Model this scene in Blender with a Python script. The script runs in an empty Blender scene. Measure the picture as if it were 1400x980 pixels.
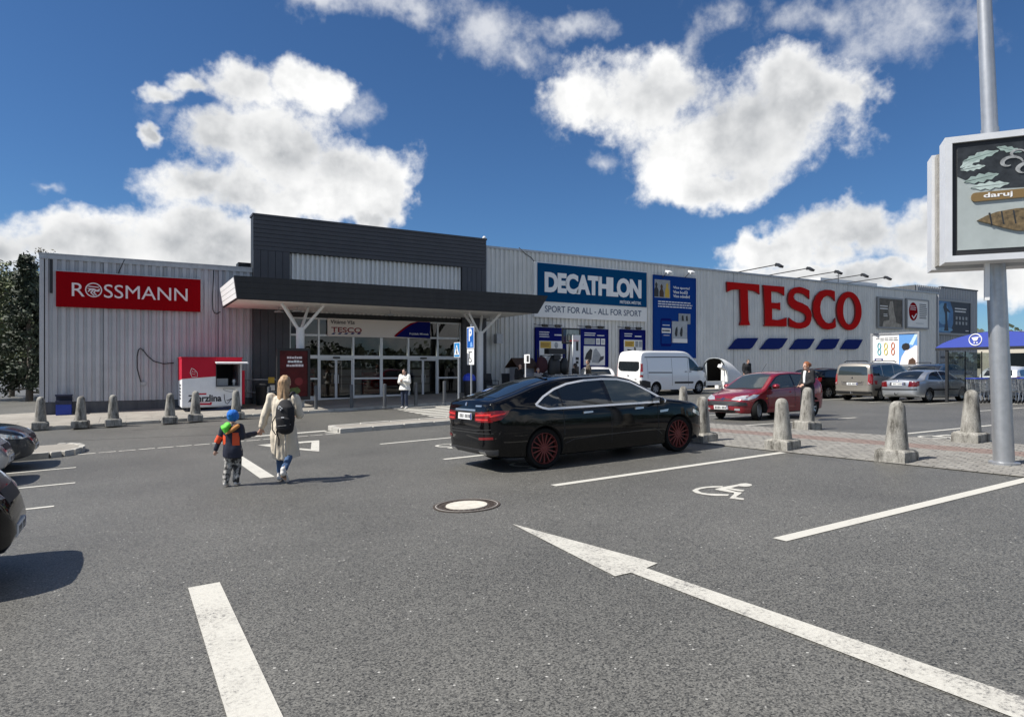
import bpy, bmesh, math, random
from mathutils import Vector, Matrix
from mathutils.geometry import delaunay_2d_cdt
from mathutils.bvhtree import BVHTree
random.seed(7)
R = math.radians
scene = bpy.context.scene
col = scene.collection

# ------------------------------------------------------------------ camera
# world X runs along the shop front, Y towards it, Z up
TH = R(59.8); SN, CS = math.sin(TH), math.cos(TH)
FPX, PCX, HOR, EYE = 906.0, 700.0, 502.0, 1.7
cam_data = bpy.data.cameras.new('camera'); cam = bpy.data.objects.new('camera', cam_data); col.objects.link(cam)
cam.location = (0, 0, EYE)
cam.rotation_euler = (R(90), 0, -math.atan2(CS, SN))
cam_data.sensor_width = 36.0; cam_data.lens = 36.0*FPX/1400.0
cam_data.shift_y = 12.0/1400.0
cam_data.clip_start = 0.05; cam_data.clip_end = 6000
scene.camera = cam

# ------------------------------------------------------------------ light
SUN_EL = R(52.0)
SHDIR = R(-14.0)                       # direction in which shadows fall, measured from +X
sx, sy = -math.cos(SHDIR), -math.sin(SHDIR)        # horizontal direction towards the sun
sun_data = bpy.data.lights.new('sun', 'SUN'); sun = bpy.data.objects.new('sun', sun_data); col.objects.link(sun)
sun_data.energy = 5.0; sun_data.angle = R(0.53); sun_data.color = (1.0, 0.955, 0.89)
sdir = Vector((sx*math.cos(SUN_EL), sy*math.cos(SUN_EL), math.sin(SUN_EL)))
sun.rotation_euler = sdir.to_track_quat('Z', 'Y').to_euler()
sun.location = (-20, 5, 40)
scene.view_settings.view_transform = 'Standard'; scene.view_settings.look = 'None'
scene.view_settings.gamma = 1.0; scene.view_settings.exposure = 0.42
scene.view_settings.use_curve_mapping = False

world = bpy.data.worlds.new('World'); scene.world = world; world.use_nodes = True
def build_world():
    nt = world.node_tree; nt.nodes.clear(); N = nt.nodes; L = nt.links
    out = N.new('ShaderNodeOutputWorld'); bg = N.new('ShaderNodeBackground'); bg.inputs['Strength'].default_value = 0.058
    L.new(bg.outputs[0], out.inputs[0])
    sky = N.new('ShaderNodeTexSky'); sky.sky_type = 'NISHITA'; sky.sun_disc = False
    sky.sun_elevation = SUN_EL; sky.sun_rotation = math.atan2(sx, sy)
    sky.altitude = 300; sky.air_density = 1.0; sky.dust_density = 0.1; sky.ozone_density = 5.0
    def val(n, i): return n.outputs[i]
    def m(op, a, b=None, c=None, clamp=False):
        n = N.new('ShaderNodeMath'); n.operation = op; n.use_clamp = clamp
        for k, v in enumerate((a, b, c)):
            if v is None: continue
            if isinstance(v, (int, float)): n.inputs[k].default_value = v
            else: L.new(v, n.inputs[k])
        return n.outputs[0]
    def vm(op, a, b=None, out=0):
        n = N.new('ShaderNodeVectorMath'); n.operation = op
        for k, v in enumerate((a, b)):
            if v is None: continue
            if isinstance(v, (tuple, list)): n.inputs[k].default_value = v
            else: L.new(v, n.inputs[k])
        return n.outputs[out]
    def noise(vec, scale, detail, rough=0.55, dist=0.0):
        n = N.new('ShaderNodeTexNoise'); n.inputs['Scale'].default_value = scale; n.inputs['Detail'].default_value = detail
        n.inputs['Roughness'].default_value = rough; n.inputs['Distortion'].default_value = dist
        L.new(vec, n.inputs['Vector']); return n.outputs[0]
    def ss(x, a, b):
        n = N.new('ShaderNodeMapRange'); n.interpolation_type = 'SMOOTHSTEP'
        L.new(x, n.inputs[0]); n.inputs[1].default_value = a; n.inputs[2].default_value = b
        n.inputs[3].default_value = 0.0; n.inputs[4].default_value = 1.0
        return n.outputs[0]
    tc = N.new('ShaderNodeTexCoord'); D = tc.outputs['Generated']
    sp = N.new('ShaderNodeSeparateXYZ'); L.new(D, sp.inputs[0])
    az = m('MULTIPLY', m('ARCTAN2', sp.outputs[0], sp.outputs[1]), 57.2958)
    hz = m('SQRT', m('ADD', m('MULTIPLY', sp.outputs[0], sp.outputs[0]), m('MULTIPLY', sp.outputs[1], sp.outputs[1])))
    el = m('MULTIPLY', m('ARCTAN2', sp.outputs[2], hz), 57.2958)
    cb = N.new('ShaderNodeCombineXYZ'); L.new(az, cb.inputs[0]); L.new(el, cb.inputs[1])
    # warp the angular coordinates so that cloud outlines billow
    wn = N.new('ShaderNodeTexNoise'); wn.inputs['Scale'].default_value = 7.0; wn.inputs['Detail'].default_value = 5.0
    wn.inputs['Roughness'].default_value = 0.6
    L.new(D, wn.inputs['Vector'])
    warp = vm('MULTIPLY', vm('SUBTRACT', wn.outputs['Color'], (0.5, 0.5, 0.5)), (10.0, 8.0, 0.0))
    Q = vm('ADD', cb.outputs[0], warp)
    def dirof(x, y):
        u, v = (x-PCX)/FPX, (HOR-y)/FPX
        b, n = SN*u+CS, -CS*u+SN
        return math.degrees(math.atan2(b, n)), math.degrees(math.atan2(v, math.hypot(b, n)))
    # cumulus clouds of that noon: (x, y, radius x, radius y) of their billows
    blobs = [
        (205,120,50,28),(265,115,60,32),(330,115,75,48),(415,115,65,50),(290,185,100,66),(390,205,115,78),(480,240,95,60),(530,270,45,45),(510,300,40,20),
        (270,255,95,45),(350,285,120,45),(440,280,90,40),(182,182,26,26),
        (110,332,200,46),(280,340,150,56),(-60,335,130,50),
        (800,140,75,50),(885,120,110,75),(985,190,150,85),(1095,150,105,75),(1150,145,52,48),(980,250,110,40),
        (1060,342,90,30),(1150,318,110,42),(1270,315,120,52),(1180,368,260,30),(1380,345,110,60)]
    wisps = [(935,60,45,55),(760,150,40,45),(470,150,50,50),(200,150,60,50),(440,5,70,24),(560,8,120,34),(660,45,90,50),(725,80,60,40),(800,30,60,26),(1000,15,60,36),(1130,25,100,46),(1250,45,150,70),(1350,20,90,60),(830,215,36,26),(65,265,40,14)]
    def metaballs(lst):
        field = None
        for (x, y, rx, ry) in lst:
            a0, e0 = dirof(x, y)
            a1, _ = dirof(x+rx, y); a2, _ = dirof(x-rx, y); _, e1 = dirof(x, y-ry); _, e2 = dirof(x, y+ry)
            ra, re = abs(a1-a2)/2, abs(e1-e2)/2
            d = vm('LENGTH', vm('MULTIPLY', vm('SUBTRACT', Q, (a0, e0, 0)), (1/ra, 1/re, 0)), None, 1)
            f = m('SUBTRACT', 1.0, d)
            field = f if field is None else m('SMOOTH_MAX', field, f, 0.22)
        return field
    field = metaballs(blobs); wfield = metaballs(wisps)
    # the rest of the sky carries the same scattered cumulus
    Dw = vm('MULTIPLY', D, (1.0, 1.0, 1.9))
    low = noise(Dw, 4.2, 3.0, 0.5)
    gen = m('MULTIPLY', m('SUBTRACT', noise(Dw, 2.6, 3.0, 0.5), 0.525), 4.0)
    away = ss(m('ABSOLUTE', m('SUBTRACT', az, math.degrees(math.atan2(CS, SN)))), 42.0, 56.0)
    high = ss(el, 29.0, 38.0)
    gate = m('MAXIMUM', away, high)
    field = m('MAXIMUM', field, m('SUBTRACT', gen, m('MULTIPLY', m('SUBTRACT', 1.0, gate), 4.0)))
    nf = noise(D, 10.0, 8.0, 0.63)
    nz_ = m('SUBTRACT', nf, 0.5)
    dens = m('ADD', field, m('MULTIPLY', nz_, 1.9))
    wd = m('ADD', m('SUBTRACT', wfield, 0.10), m('MULTIPLY', nz_, 3.4))
    a1 = ss(dens, -0.04, 0.50); a2 = m('MULTIPLY', ss(wd, -0.1, 1.2), 0.66)
    alpha = m('MAXIMUM', a1, a2)
    # sunlit edges stay white, the thick middle and base of a cloud are greyer
    off = vm('ADD', D, tuple(0.03*c for c in sdir))
    nfo = noise(off, 9.0, 4.0, 0.62)
    rel = m('MULTIPLY', m('SUBTRACT', nf, nfo), 2.2)
    core = ss(m('ADD', m('MULTIPLY', dens, 0.5), m('MULTIPLY', field, 0.6)), 0.10, 0.85)
    shade = m('MULTIPLY', core, m('SUBTRACT', m('ADD', m('MULTIPLY', m('SUBTRACT', low, 0.40), 2.2), 0.14), m('MULTIPLY', rel, 0.75)), None, True)
    cc = N.new('ShaderNodeMix'); cc.data_type = 'RGBA'; cc.clamp_factor = True
    L.new(shade, cc.inputs[0])
    cc.inputs[6].default_value = (13.4, 13.4, 13.3, 1); cc.inputs[7].default_value = (4.9, 5.2, 5.6, 1)
    tint = vm('MULTIPLY', sky.outputs[0], (0.66, 0.94, 1.19))
    mx = N.new('ShaderNodeMix'); mx.data_type = 'RGBA'
    L.new(alpha, mx.inputs[0]); L.new(tint, mx.inputs[6]); L.new(cc.outputs[2], mx.inputs[7])
    L.new(mx.outputs[2], bg.inputs[0])
build_world()
world.cycles.sampling_method = 'MANUAL'; world.cycles.sample_map_resolution = 256

# ------------------------------------------------------------------ helpers
def clampf(v, a, b): return max(a, min(b, v))
def G(b, n):
    """height of the tarmac: the car park falls gently to the road along the shop front"""
    if b < -10: s = -0.3
    elif b < 14: s = 0.03*b
    else: s = 0.42+0.005*(min(b, 70)-14)
    if n < -15: t = 0.315
    elif n < 17: t = -0.021*n
    elif n < 20: t = -0.357
    elif n < 31: t = -0.357+0.02*(n-20)
    else: t = -0.137
    return s+t
def ray(x, y):
    u, v = (x-PCX)/FPX, (HOR-y)/FPX
    return SN*u+CS, -CS*u+SN, v
def gp(x, y, lift=0.0):
    """photo pixel -> point on the ground (b, n)"""
    rb, rn, v = ray(x, y); lo, hi = 0.5, 400.0
    for _ in range(60):
        d = (lo+hi)/2
        if EYE+v*d > G(rb*d, rn*d)+lift: lo = d
        else: hi = d
    return rb*lo, rn*lo
def wp(x, y, n=31.0):
    """photo pixel -> (b, z) on a plane parallel to the shop front"""
    rb, rn, v = ray(x, y); d = n/rn
    return rb*d, EYE+v*d
def ap(x, y, b):
    """photo pixel -> (n, z) on a plane X = b"""
    rb, rn, v = ray(x, y); d = b/rb
    return rn*d, EYE+v*d

MATS = {}
def mat(name, color, rough=0.6, metal=0.0, var=0.0, vscale=6.0, bump=0.0, bscale=60.0, spec=None, coat=0.0, emit=None, alpha=None):
    if name in MATS: return MATS[name]
    mt = bpy.data.materials.new(name); mt.use_nodes = True; MATS[name] = mt
    nt = mt.node_tree; bs = nt.nodes['Principled BSDF']
    bs.inputs['Base Color'].default_value = (*color, 1); bs.inputs['Roughness'].default_value = rough
    bs.inputs['Metallic'].default_value = metal
    if spec is not None: bs.inputs['Specular IOR Level'].default_value = spec
    if coat: bs.inputs['Coat Weight'].default_value = coat; bs.inputs['Coat Roughness'].default_value = 0.03
    if emit: bs.inputs['Emission Color'].default_value = (*emit[0], 1); bs.inputs['Emission Strength'].default_value = emit[1]
    if var or bump:
        tc = nt.nodes.new('ShaderNodeTexCoord')
    if var:
        nz = nt.nodes.new('ShaderNodeTexNoise'); nz.inputs['Scale'].default_value = vscale; nz.inputs['Detail'].default_value = 6
        nz.inputs['Roughness'].default_value = 0.65
        nt.links.new(tc.outputs['Object'], nz.inputs['Vector'])
        mr = nt.nodes.new('ShaderNodeMapRange'); mr.inputs[1].default_value = 0.25; mr.inputs[2].default_value = 0.75
        mr.inputs[3].default_value = 1-var; mr.inputs[4].default_value = 1+var
        nt.links.new(nz.outputs[0], mr.inputs[0])
        mx = nt.nodes.new('ShaderNodeVectorMath'); mx.operation = 'SCALE'; mx.inputs[0].default_value = color
        nt.links.new(mr.outputs[0], mx.inputs['Scale']); nt.links.new(mx.outputs[0], bs.inputs['Base Color'])
    if bump:
        nb = nt.nodes.new('ShaderNodeTexNoise'); nb.inputs['Scale'].default_value = bscale; nb.inputs['Detail'].default_value = 4
        nt.links.new(tc.outputs['Object'], nb.inputs['Vector'])
        bp = nt.nodes.new('ShaderNodeBump'); bp.inputs['Strength'].default_value = bump; bp.inputs['Distance'].default_value = 0.02
        nt.links.new(nb.outputs[0], bp.inputs['Height']); nt.links.new(bp.outputs[0], bs.inputs['Normal'])
    return mt

def link(name, me, m=None, parent=None, smooth=False, sharp=None):
    o = bpy.data.objects.new(name, me); col.objects.link(o)
    if m is not None and not me.materials: me.materials.append(m)
    if parent is not None: o.parent = parent
    if smooth:
        me.shade_smooth()
        if sharp: me.set_sharp_from_angle(angle=R(sharp))
    return o
class MB:
    def __init__(s): s.v = []; s.f = []
    def add(s, vs, fs):
        k = len(s.v); s.v += [tuple(p) for p in vs]; s.f += [tuple(i+k for i in f) for f in fs]; return s
    def box(s, x0, x1, y0, y1, z0, z1):
        return s.add([(x0,y0,z0),(x1,y0,z0),(x1,y1,z0),(x0,y1,z0),(x0,y0,z1),(x1,y0,z1),(x1,y1,z1),(x0,y1,z1)],
            [(0,3,2,1),(4,5,6,7),(0,1,5,4),(1,2,6,5),(2,3,7,6),(3,0,4,7)])
    def cbox(s, c, d, rz=0.0, ry=0.0, rx=0.0):
        M = Matrix.Translation(Vector(c)) @ Matrix.Rotation(rz,4,'Z') @ Matrix.Rotation(ry,4,'Y') @ Matrix.Rotation(rx,4,'X')
        vs = [M @ Vector((i*d[0]/2, j*d[1]/2, k*d[2]/2)) for k in (-1,1) for j in (-1,1) for i in (-1,1)]
        return s.add(vs, [(0,2,3,1),(4,5,7,6),(0,1,5,4),(1,3,7,5),(3,2,6,7),(2,0,4,6)])
    def tube(s, pts, rad, n=8, cap=True, sq=None):
        """swept tube; rad float, list, or list of (ra, rb)"""
        pts = [Vector(p) for p in pts]; m_ = len(pts)
        if not isinstance(rad, (list, tuple)): rad = [rad]*m_
        k0 = len(s.v); up = Vector((0,0,1)); prev = None
        for i, p in enumerate(pts):
            t = (pts[min(i+1,m_-1)]-pts[max(i-1,0)]).normalized()
            if prev is None:
                a = up if abs(t.z) < 0.9 else Vector((1,0,0))
                e1 = (a-t*a.dot(t)).normalized()
            else: e1 = (prev-t*prev.dot(t)).normalized()
            e2 = t.cross(e1); prev = e1
            r = rad[i]; ra, rb = r if isinstance(r, (tuple, list)) else (r, r)
            for j in range(n):
                a = 2*math.pi*(j+0.5)/n; c_, s_ = math.cos(a), math.sin(a)
                if sq:
                    c_ = math.copysign(abs(c_)**sq, c_); s_ = math.copysign(abs(s_)**sq, s_)
                s.v.append(tuple(p+e1*(ra*c_)+e2*(rb*s_)))
        for i in range(m_-1):
            for j in range(n):
                a = k0+i*n+j; b = k0+i*n+(j+1)%n
                s.f.append((a, b, b+n, a+n))
        if cap:
            s.f.append(tuple(k0+j for j in range(n))[::-1]); s.f.append(tuple(k0+(m_-1)*n+j for j in range(n)))
        return s
    def lathe(s, prof, c=(0,0,0), n=20, axis='Z', cap=True):
        k0 = len(s.v)
        for (r, h) in prof:
            for j in range(n):
                a = 2*math.pi*j/n
                if axis == 'Z': s.v.append((c[0]+r*math.cos(a), c[1]+r*math.sin(a), c[2]+h))
                elif axis == 'Y': s.v.append((c[0]+r*math.cos(a), c[1]+h, c[2]-r*math.sin(a)))
                else: s.v.append((c[0]+h, c[1]+r*math.cos(a), c[2]+r*math.sin(a)))
        for i in range(len(prof)-1):
            for j in range(n):
                a = k0+i*n+j; b = k0+i*n+(j+1)%n
                s.f.append((a, b, b+n, a+n))
        if cap:
            s.f.append(tuple(k0+j for j in range(n))[::-1]); s.f.append(tuple(k0+(len(prof)-1)*n+j for j in range(n)))
        return s
    def poly(s, pts, y0, y1, axis='Y'):
        """extrude a 2-D polygon (x, z) from y0 to y1 (axis Y), or (x, y) along Z"""
        pts = clean(pts)
        tris = tri2d(pts); m_ = len(pts)
        P = (lambda p, h: (p[0], h, p[1])) if axis == 'Y' else ((lambda p, h: (p[0], p[1], h)) if axis == 'Z' else (lambda p, h: (h, p[0], p[1])))
        k0 = len(s.v)
        s.v += [P(p, y0) for p in pts]+[P(p, y1) for p in pts]
        for t in tris:
            s.f.append(tuple(k0+i for i in t)); s.f.append(tuple(k0+m_+i for i in t[::-1]))
        for i in range(m_):
            j = (i+1) % m_; s.f.append((k0+i, k0+j, k0+m_+j, k0+m_+i))
        return s
    def build(s, name, m=None, parent=None, smooth=False, sharp=None, off=None, recalc=True):
        me = bpy.data.meshes.new(name)
        v = s.v if off is None else [(a-off[0], b-off[1], c-off[2]) for a, b, c in s.v]
        me.from_pydata(v, [], s.f)
        if recalc:
            bm = bmesh.new(); bm.from_mesh(me); bmesh.ops.recalc_face_normals(bm, faces=bm.faces); bm.to_mesh(me); bm.free()
        me.update()
        return link(name, me, m, parent, smooth, sharp)
def clean(pts):
    out = []
    for p in pts:
        if not out or (abs(p[0]-out[-1][0])+abs(p[1]-out[-1][1])) > 1e-6: out.append((p[0], p[1]))
    if abs(out[0][0]-out[-1][0])+abs(out[0][1]-out[-1][1]) < 1e-6: out.pop()
    return out
def tri2d(pts):
    from mathutils.geometry import tessellate_polygon
    return [tuple(t) for t in tessellate_polygon([[Vector((p[0], p[1], 0)) for p in pts]])]
def tag(o, label=None, cat=None, group=None, kind=None):
    if label: o['label'] = label
    if cat: o['category'] = cat
    if group: o['group'] = group
    if kind: o['kind'] = kind
    return o
def E(name, loc, rz, label, cat, group=None):
    o = bpy.data.objects.new(name, None); col.objects.link(o); o.empty_display_size = 0.2
    o.location = loc; o.rotation_euler = (0, 0, rz)
    return tag(o, label, cat, group)
def copy_tree(o, parent=None):
    c = o.copy(); col.objects.link(c)
    if parent is not None: c.parent = parent
    for ch in [x for x in bpy.data.objects if x.parent == o]: copy_tree(ch, c)
    return c
def text_raw(s, bold=0.0, spacing=1.0):
    cu = bpy.data.curves.new('lettering', 'FONT'); cu.body = s; cu.size = 1.0; cu.offset = bold; cu.space_character = spacing
    cu.resolution_u = 4; cu.extrude = 0.0
    o = bpy.data.objects.new('lettering', cu); col.objects.link(o)
    dg = bpy.context.evaluated_depsgraph_get(); dg.update()
    me = bpy.data.meshes.new_from_object(o.evaluated_get(dg))
    vs = [(v.co.x, v.co.y) for v in me.vertices]; fs = [tuple(p.vertices) for p in me.polygons]
    bpy.data.objects.remove(o); bpy.data.curves.remove(cu); bpy.data.meshes.remove(me)
    return vs, fs
def fit(vs, x0, x1, z0, z1):
    ax, bx = min(v[0] for v in vs), max(v[0] for v in vs); az_, bz = min(v[1] for v in vs), max(v[1] for v in vs)
    return [(x0+(v[0]-ax)/(bx-ax)*(x1-x0), z0+(v[1]-az_)/(bz-az_)*(z1-z0)) for v in vs]
def text(name, s, x0, x1, z0, z1, y, m, parent, ext=0.01, bold=0.0, spacing=1.0, off=(0,0,0), split=False):
    """lettering in the plane Y = y, facing -Y, stretched to the given box; sunk by ext"""
    vs, fs = text_raw(s, bold, spacing); vs = fit(vs, x0, x1, z0, z1)
    groups = [list(range(len(fs)))]
    if split:
        par = list(range(len(vs)))
        def find(i):
            while par[i] != i: par[i] = par[par[i]]; i = par[i]
            return i
        for f in fs:
            for i in f[1:]: par[find(i)] = find(f[0])
        dct = {}
        for k, f in enumerate(fs): dct.setdefault(find(f[0]), []).append(k)
        groups = sorted(dct.values(), key=lambda g: min(vs[i][0] for k in g for i in fs[k]))
    outs = []
    for g in groups:
        ids = sorted({i for k in g for i in fs[k]}); mp = {i: j for j, i in enumerate(ids)}; n_ = len(ids)
        V = [(vs[i][0]-off[0], y-off[1], vs[i][1]-off[2]) for i in ids]
        F_ = [tuple(mp[i] for i in fs[k]) for k in g]
        if ext:
            cnt = {}
            for f in F_:
                for a, b in zip(f, f[1:]+f[:1]): cnt[(a, b)] = 1
            V += [(p[0], p[1]+ext, p[2]) for p in V]
            side = [(a, b, b+n_, a+n_) for (a, b) in cnt if (b, a) not in cnt]
            F_ += [tuple(i+n_ for i in f[::-1]) for f in F_]+side
        me = bpy.data.meshes.new(name); me.from_pydata(V, [], F_); me.update()
        bm = bmesh.new(); bm.from_mesh(me); bmesh.ops.recalc_face_normals(bm, faces=bm.faces); bm.to_mesh(me); bm.free()
        outs.append(link(name, me, m, parent))
    return outs

# ------------------------------------------------------------------ ground materials
def asphalt(name, c0, c1, dirt=True):
    mt = bpy.data.materials.new(name); mt.use_nodes = True; MATS[name] = mt
    nt = mt.node_tree; N = nt.nodes; L = nt.links; bs = N['Principled BSDF']
    tc = N.new('ShaderNodeTexCoord')
    v1 = N.new('ShaderNodeTexVoronoi'); v1.inputs['Scale'].default_value = 105; L.new(tc.outputs['Object'], v1.inputs['Vector'])
    v2 = N.new('ShaderNodeTexNoise'); v2.inputs['Scale'].default_value = 58; v2.inputs['Detail'].default_value = 5; v2.inputs['Roughness'].default_value = 0.7
    L.new(tc.outputs['Object'], v2.inputs['Vector'])
    v3 = N.new('ShaderNodeTexNoise'); v3.inputs['Scale'].default_value = 0.35; v3.inputs['Detail'].default_value = 5; v3.inputs['Roughness'].default_value = 0.6
    L.new(tc.outputs['Object'], v3.inputs['Vector'])
    sepc = N.new('ShaderNodeSeparateColor'); L.new(v1.outputs['Color'], sepc.inputs[0])
    ad = N.new('ShaderNodeMath'); ad.operation = 'MULTIPLY_ADD'; L.new(v2.outputs[0], ad.inputs[0]); ad.inputs[1].default_value = 0.9
    mm = N.new('ShaderNodeMath'); mm.operation = 'MULTIPLY'; L.new(sepc.outputs[0], mm.inputs[0]); mm.inputs[1].default_value = 0.45
    L.new(mm.outputs[0], ad.inputs[2])
    cr = N.new('ShaderNodeValToRGB'); L.new(ad.outputs[0], cr.inputs[0])
    cr.color_ramp.elements[0].position = 0.38; cr.color_ramp.elements[0].color = (*c0, 1)
    cr.color_ramp.elements[1].position = 0.88; cr.color_ramp.elements[1].color = (*c1, 1)
    # pale grit
    v4 = N.new('ShaderNodeTexVoronoi'); v4.inputs['Scale'].default_value = 15; L.new(tc.outputs['Object'], v4.inputs['Vector'])
    lt = N.new('ShaderNodeMath'); lt.operation = 'LESS_THAN'; L.new(v4.outputs['Distance'], lt.inputs[0]); lt.inputs[1].default_value = 0.12
    se4 = N.new('ShaderNodeSeparateColor'); L.new(v4.outputs['Color'], se4.inputs[0])
    gt = N.new('ShaderNodeMath'); gt.operation = 'GREATER_THAN'; L.new(se4.outputs[1], gt.inputs[0]); gt.inputs[1].default_value = 0.72
    an = N.new('ShaderNodeMath'); an.operation = 'MULTIPLY'; L.new(lt.outputs[0], an.inputs[0]); L.new(gt.outputs[0], an.inputs[1])
    an2 = N.new('ShaderNodeMath'); an2.operation = 'MULTIPLY'; L.new(an.outputs[0], an2.inputs[0]); an2.inputs[1].default_value = 0.9
    g = N.new('ShaderNodeMix'); g.data_type = 'RGBA'; L.new(an2.outputs[0], g.inputs[0]); L.new(cr.outputs[0], g.inputs[6]); g.inputs[7].default_value = (0.50, 0.49, 0.45, 1)
    # broad stains
    mr = N.new('ShaderNodeMapRange'); mr.inputs[1].default_value = 0.3; mr.inputs[2].default_value = 0.7; mr.inputs[3].default_value = 0.80; mr.inputs[4].default_value = 1.16
    L.new(v3.outputs[0], mr.inputs[0])
    sc = N.new('ShaderNodeVectorMath'); sc.operation = 'SCALE'; L.new(g.outputs[2], sc.inputs[0]); L.new(mr.outputs[0], sc.inputs['Scale'])
    v5 = N.new('ShaderNodeTexNoise'); v5.inputs['Scale'].default_value = 1.7; v5.inputs['Detail'].default_value = 6; v5.inputs['Roughness'].default_value = 0.7; v5.inputs['Distortion'].default_value = 0.6
    L.new(tc.outputs['Object'], v5.inputs['Vector'])
    m5 = N.new('ShaderNodeMapRange'); m5.interpolation_type = 'SMOOTHSTEP'; m5.inputs[1].default_value = 0.60; m5.inputs[2].default_value = 0.72; m5.inputs[3].default_value = 1.0; m5.inputs[4].default_value = 0.80
    L.new(v5.outputs[0], m5.inputs[0])
    sc2 = N.new('ShaderNodeVectorMath'); sc2.operation = 'SCALE'; L.new(sc.outputs[0], sc2.inputs[0]); L.new(m5.outputs[0], sc2.inputs['Scale'])
    L.new(sc2.outputs[0], bs.inputs['Base Color']); bs.inputs['Roughness'].default_value = 0.52
    bs.inputs['Specular IOR Level'].default_value = 0.55
    bp = N.new('ShaderNodeBump'); bp.inputs['Strength'].default_value = 0.55; bp.inputs['Distance'].default_value = 0.012
    L.new(ad.outputs[0], bp.inputs['Height']); L.new(bp.outputs[0], bs.inputs['Normal'])
    return mt
M_ASPH = asphalt('tarmac', (0.0115, 0.0112, 0.0100), (0.178, 0.173, 0.154))
def paint_mat():
    mt = bpy.data.materials.new('road_paint'); mt.use_nodes = True
    nt = mt.node_tree; N = nt.nodes; L = nt.links; bs = N['Principled BSDF']
    tc = N.new('ShaderNodeTexCoord')
    n1 = N.new('ShaderNodeTexNoise'); n1.inputs['Scale'].default_value = 34; n1.inputs['Detail'].default_value = 7; n1.inputs['Roughness'].default_value = 0.78
    n2 = N.new('ShaderNodeTexNoise'); n2.inputs['Scale'].default_value = 2.2; n2.inputs['Detail'].default_value = 4
    at = N.new('ShaderNodeAttribute'); at.attribute_type = 'OBJECT'; at.attribute_name = 'wear'
    for n in (n1, n2): L.new(tc.outputs['Object'], n.inputs['Vector'])
    a = N.new('ShaderNodeMath'); a.operation = 'MULTIPLY_ADD'; L.new(n2.outputs[0], a.inputs[0]); a.inputs[1].default_value = 0.45; L.new(n1.outputs[0], a.inputs[2])
    a2 = N.new('ShaderNodeMath'); a2.operation = 'ADD'; L.new(a.outputs[0], a2.inputs[0]); L.new(at.outputs['Fac'], a2.inputs[1])
    cr = N.new('ShaderNodeValToRGB'); L.new(a2.outputs[0], cr.inputs[0])
    cr.color_ramp.elements[0].position = 0.82; cr.color_ramp.elements[0].color = (0.42, 0.405, 0.36, 1)
    cr.color_ramp.elements[1].position = 0.91; cr.color_ramp.elements[1].color = (0.16, 0.155, 0.145, 1)
    e = cr.color_ramp.elements.new(0.68); e.color = (0.51, 0.495, 0.44, 1)
    L.new(cr.outputs[0], bs.inputs['Base Color']); bs.inputs['Roughness'].default_value = 0.7
    bp = N.new('ShaderNodeBump'); bp.inputs['Strength'].default_value = 0.35; bp.inputs['Distance'].default_value = 0.01
    L.new(n1.outputs[0], bp.inputs['Height']); L.new(bp.outputs[0], bs.inputs['Normal'])
    return mt
M_PAINT = paint_mat()
M_CONC = mat('concrete', (0.36, 0.345, 0.315), 0.85, var=0.28, vscale=5, bump=0.5, bscale=70)
M_PAVE = mat('pavement_concrete', (0.275, 0.255, 0.222), 0.9, var=0.22, vscale=1.6, bump=0.5, bscale=60)
M_KERB = mat('kerb_concrete', (0.40, 0.385, 0.345), 0.9, var=0.28, vscale=3, bump=0.5, bscale=50)

# ------------------------------------------------------------------ ground sheet
def axis(pts):
    return sorted(set(round(p, 3) for p in pts))
bx = axis([-900,-400,-150,-70,-40,-25,-18]+[-14+0.5*i for i in range(61)]+[17,18,20,24,30,40,55,70,90,150,300,600,1200])
ny = axis([-900,-400,-150,-60,-30,-20]+[-15+1.0*i for i in range(17)]+[2+0.5*i for i in range(60)]+[32,34,40,60,100,200,400,900,1400])
g = MB(); W_ = len(bx)
for n_ in ny:
    for b_ in bx: g.v.append((b_, n_, G(b_, n_)))
for j in range(len(ny)-1):
    for i in range(W_-1): g.f.append((j*W_+i, j*W_+i+1, (j+1)*W_+i+1, (j+1)*W_+i))
ground = g.build('car_park_ground', M_ASPH, smooth=True, recalc=False); tag(ground, 'grey tarmac car park sloping gently to the shop', kind='structure')

def ground_strip(name, pts, lift, m, parent, cell=0.5, wear=0.0):
    """flat polygon (b, n) laid on the ground, following its height"""
    pts = clean(pts)
    xs = [p[0] for p in pts]; ys = [p[1] for p in pts]
    V = [Vector(p) for p in pts]; n0 = len(V); ED = [(i, (i+1) % n0) for i in range(n0)]
    # subdivide the edges
    V2 = []
    for i in range(n0):
        a, b = V[i], V[(i+1) % n0]; k = max(1, int((b-a).length/cell))
        for q in range(k): V2.append(a.lerp(b, q/k))
    n1 = len(V2); ED = [(i, (i+1) % n1) for i in range(n1)]
    x = math.floor(min(xs)/cell)*cell
    while x < max(xs):
        y = math.floor(min(ys)/cell)*cell
        while y < max(ys):
            V2.append(Vector((x+0.0137, y+0.0111))); y += cell
        x += cell
    r = delaunay_2d_cdt(V2, ED, [list(range(n1))], 1, 1e-5)
    me = bpy.data.meshes.new(name)
    me.from_pydata([(p.x, p.y, G(p.x, p.y)+lift) for p in r[0]], [], [tuple(f) for f in r[2]])
    me.update()
    bm = bmesh.new(); bm.from_mesh(me)
    for f in bm.faces:
        if f.normal.z < 0: f.normal_flip()
    bm.to_mesh(me); bm.free()
    o = link(name, me, m, parent)
    o['wear'] = wear
    return o
def rect(b0, b1, n0, n1): return [(b0, n0), (b1, n0), (b1, n1), (b0, n1)]

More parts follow.
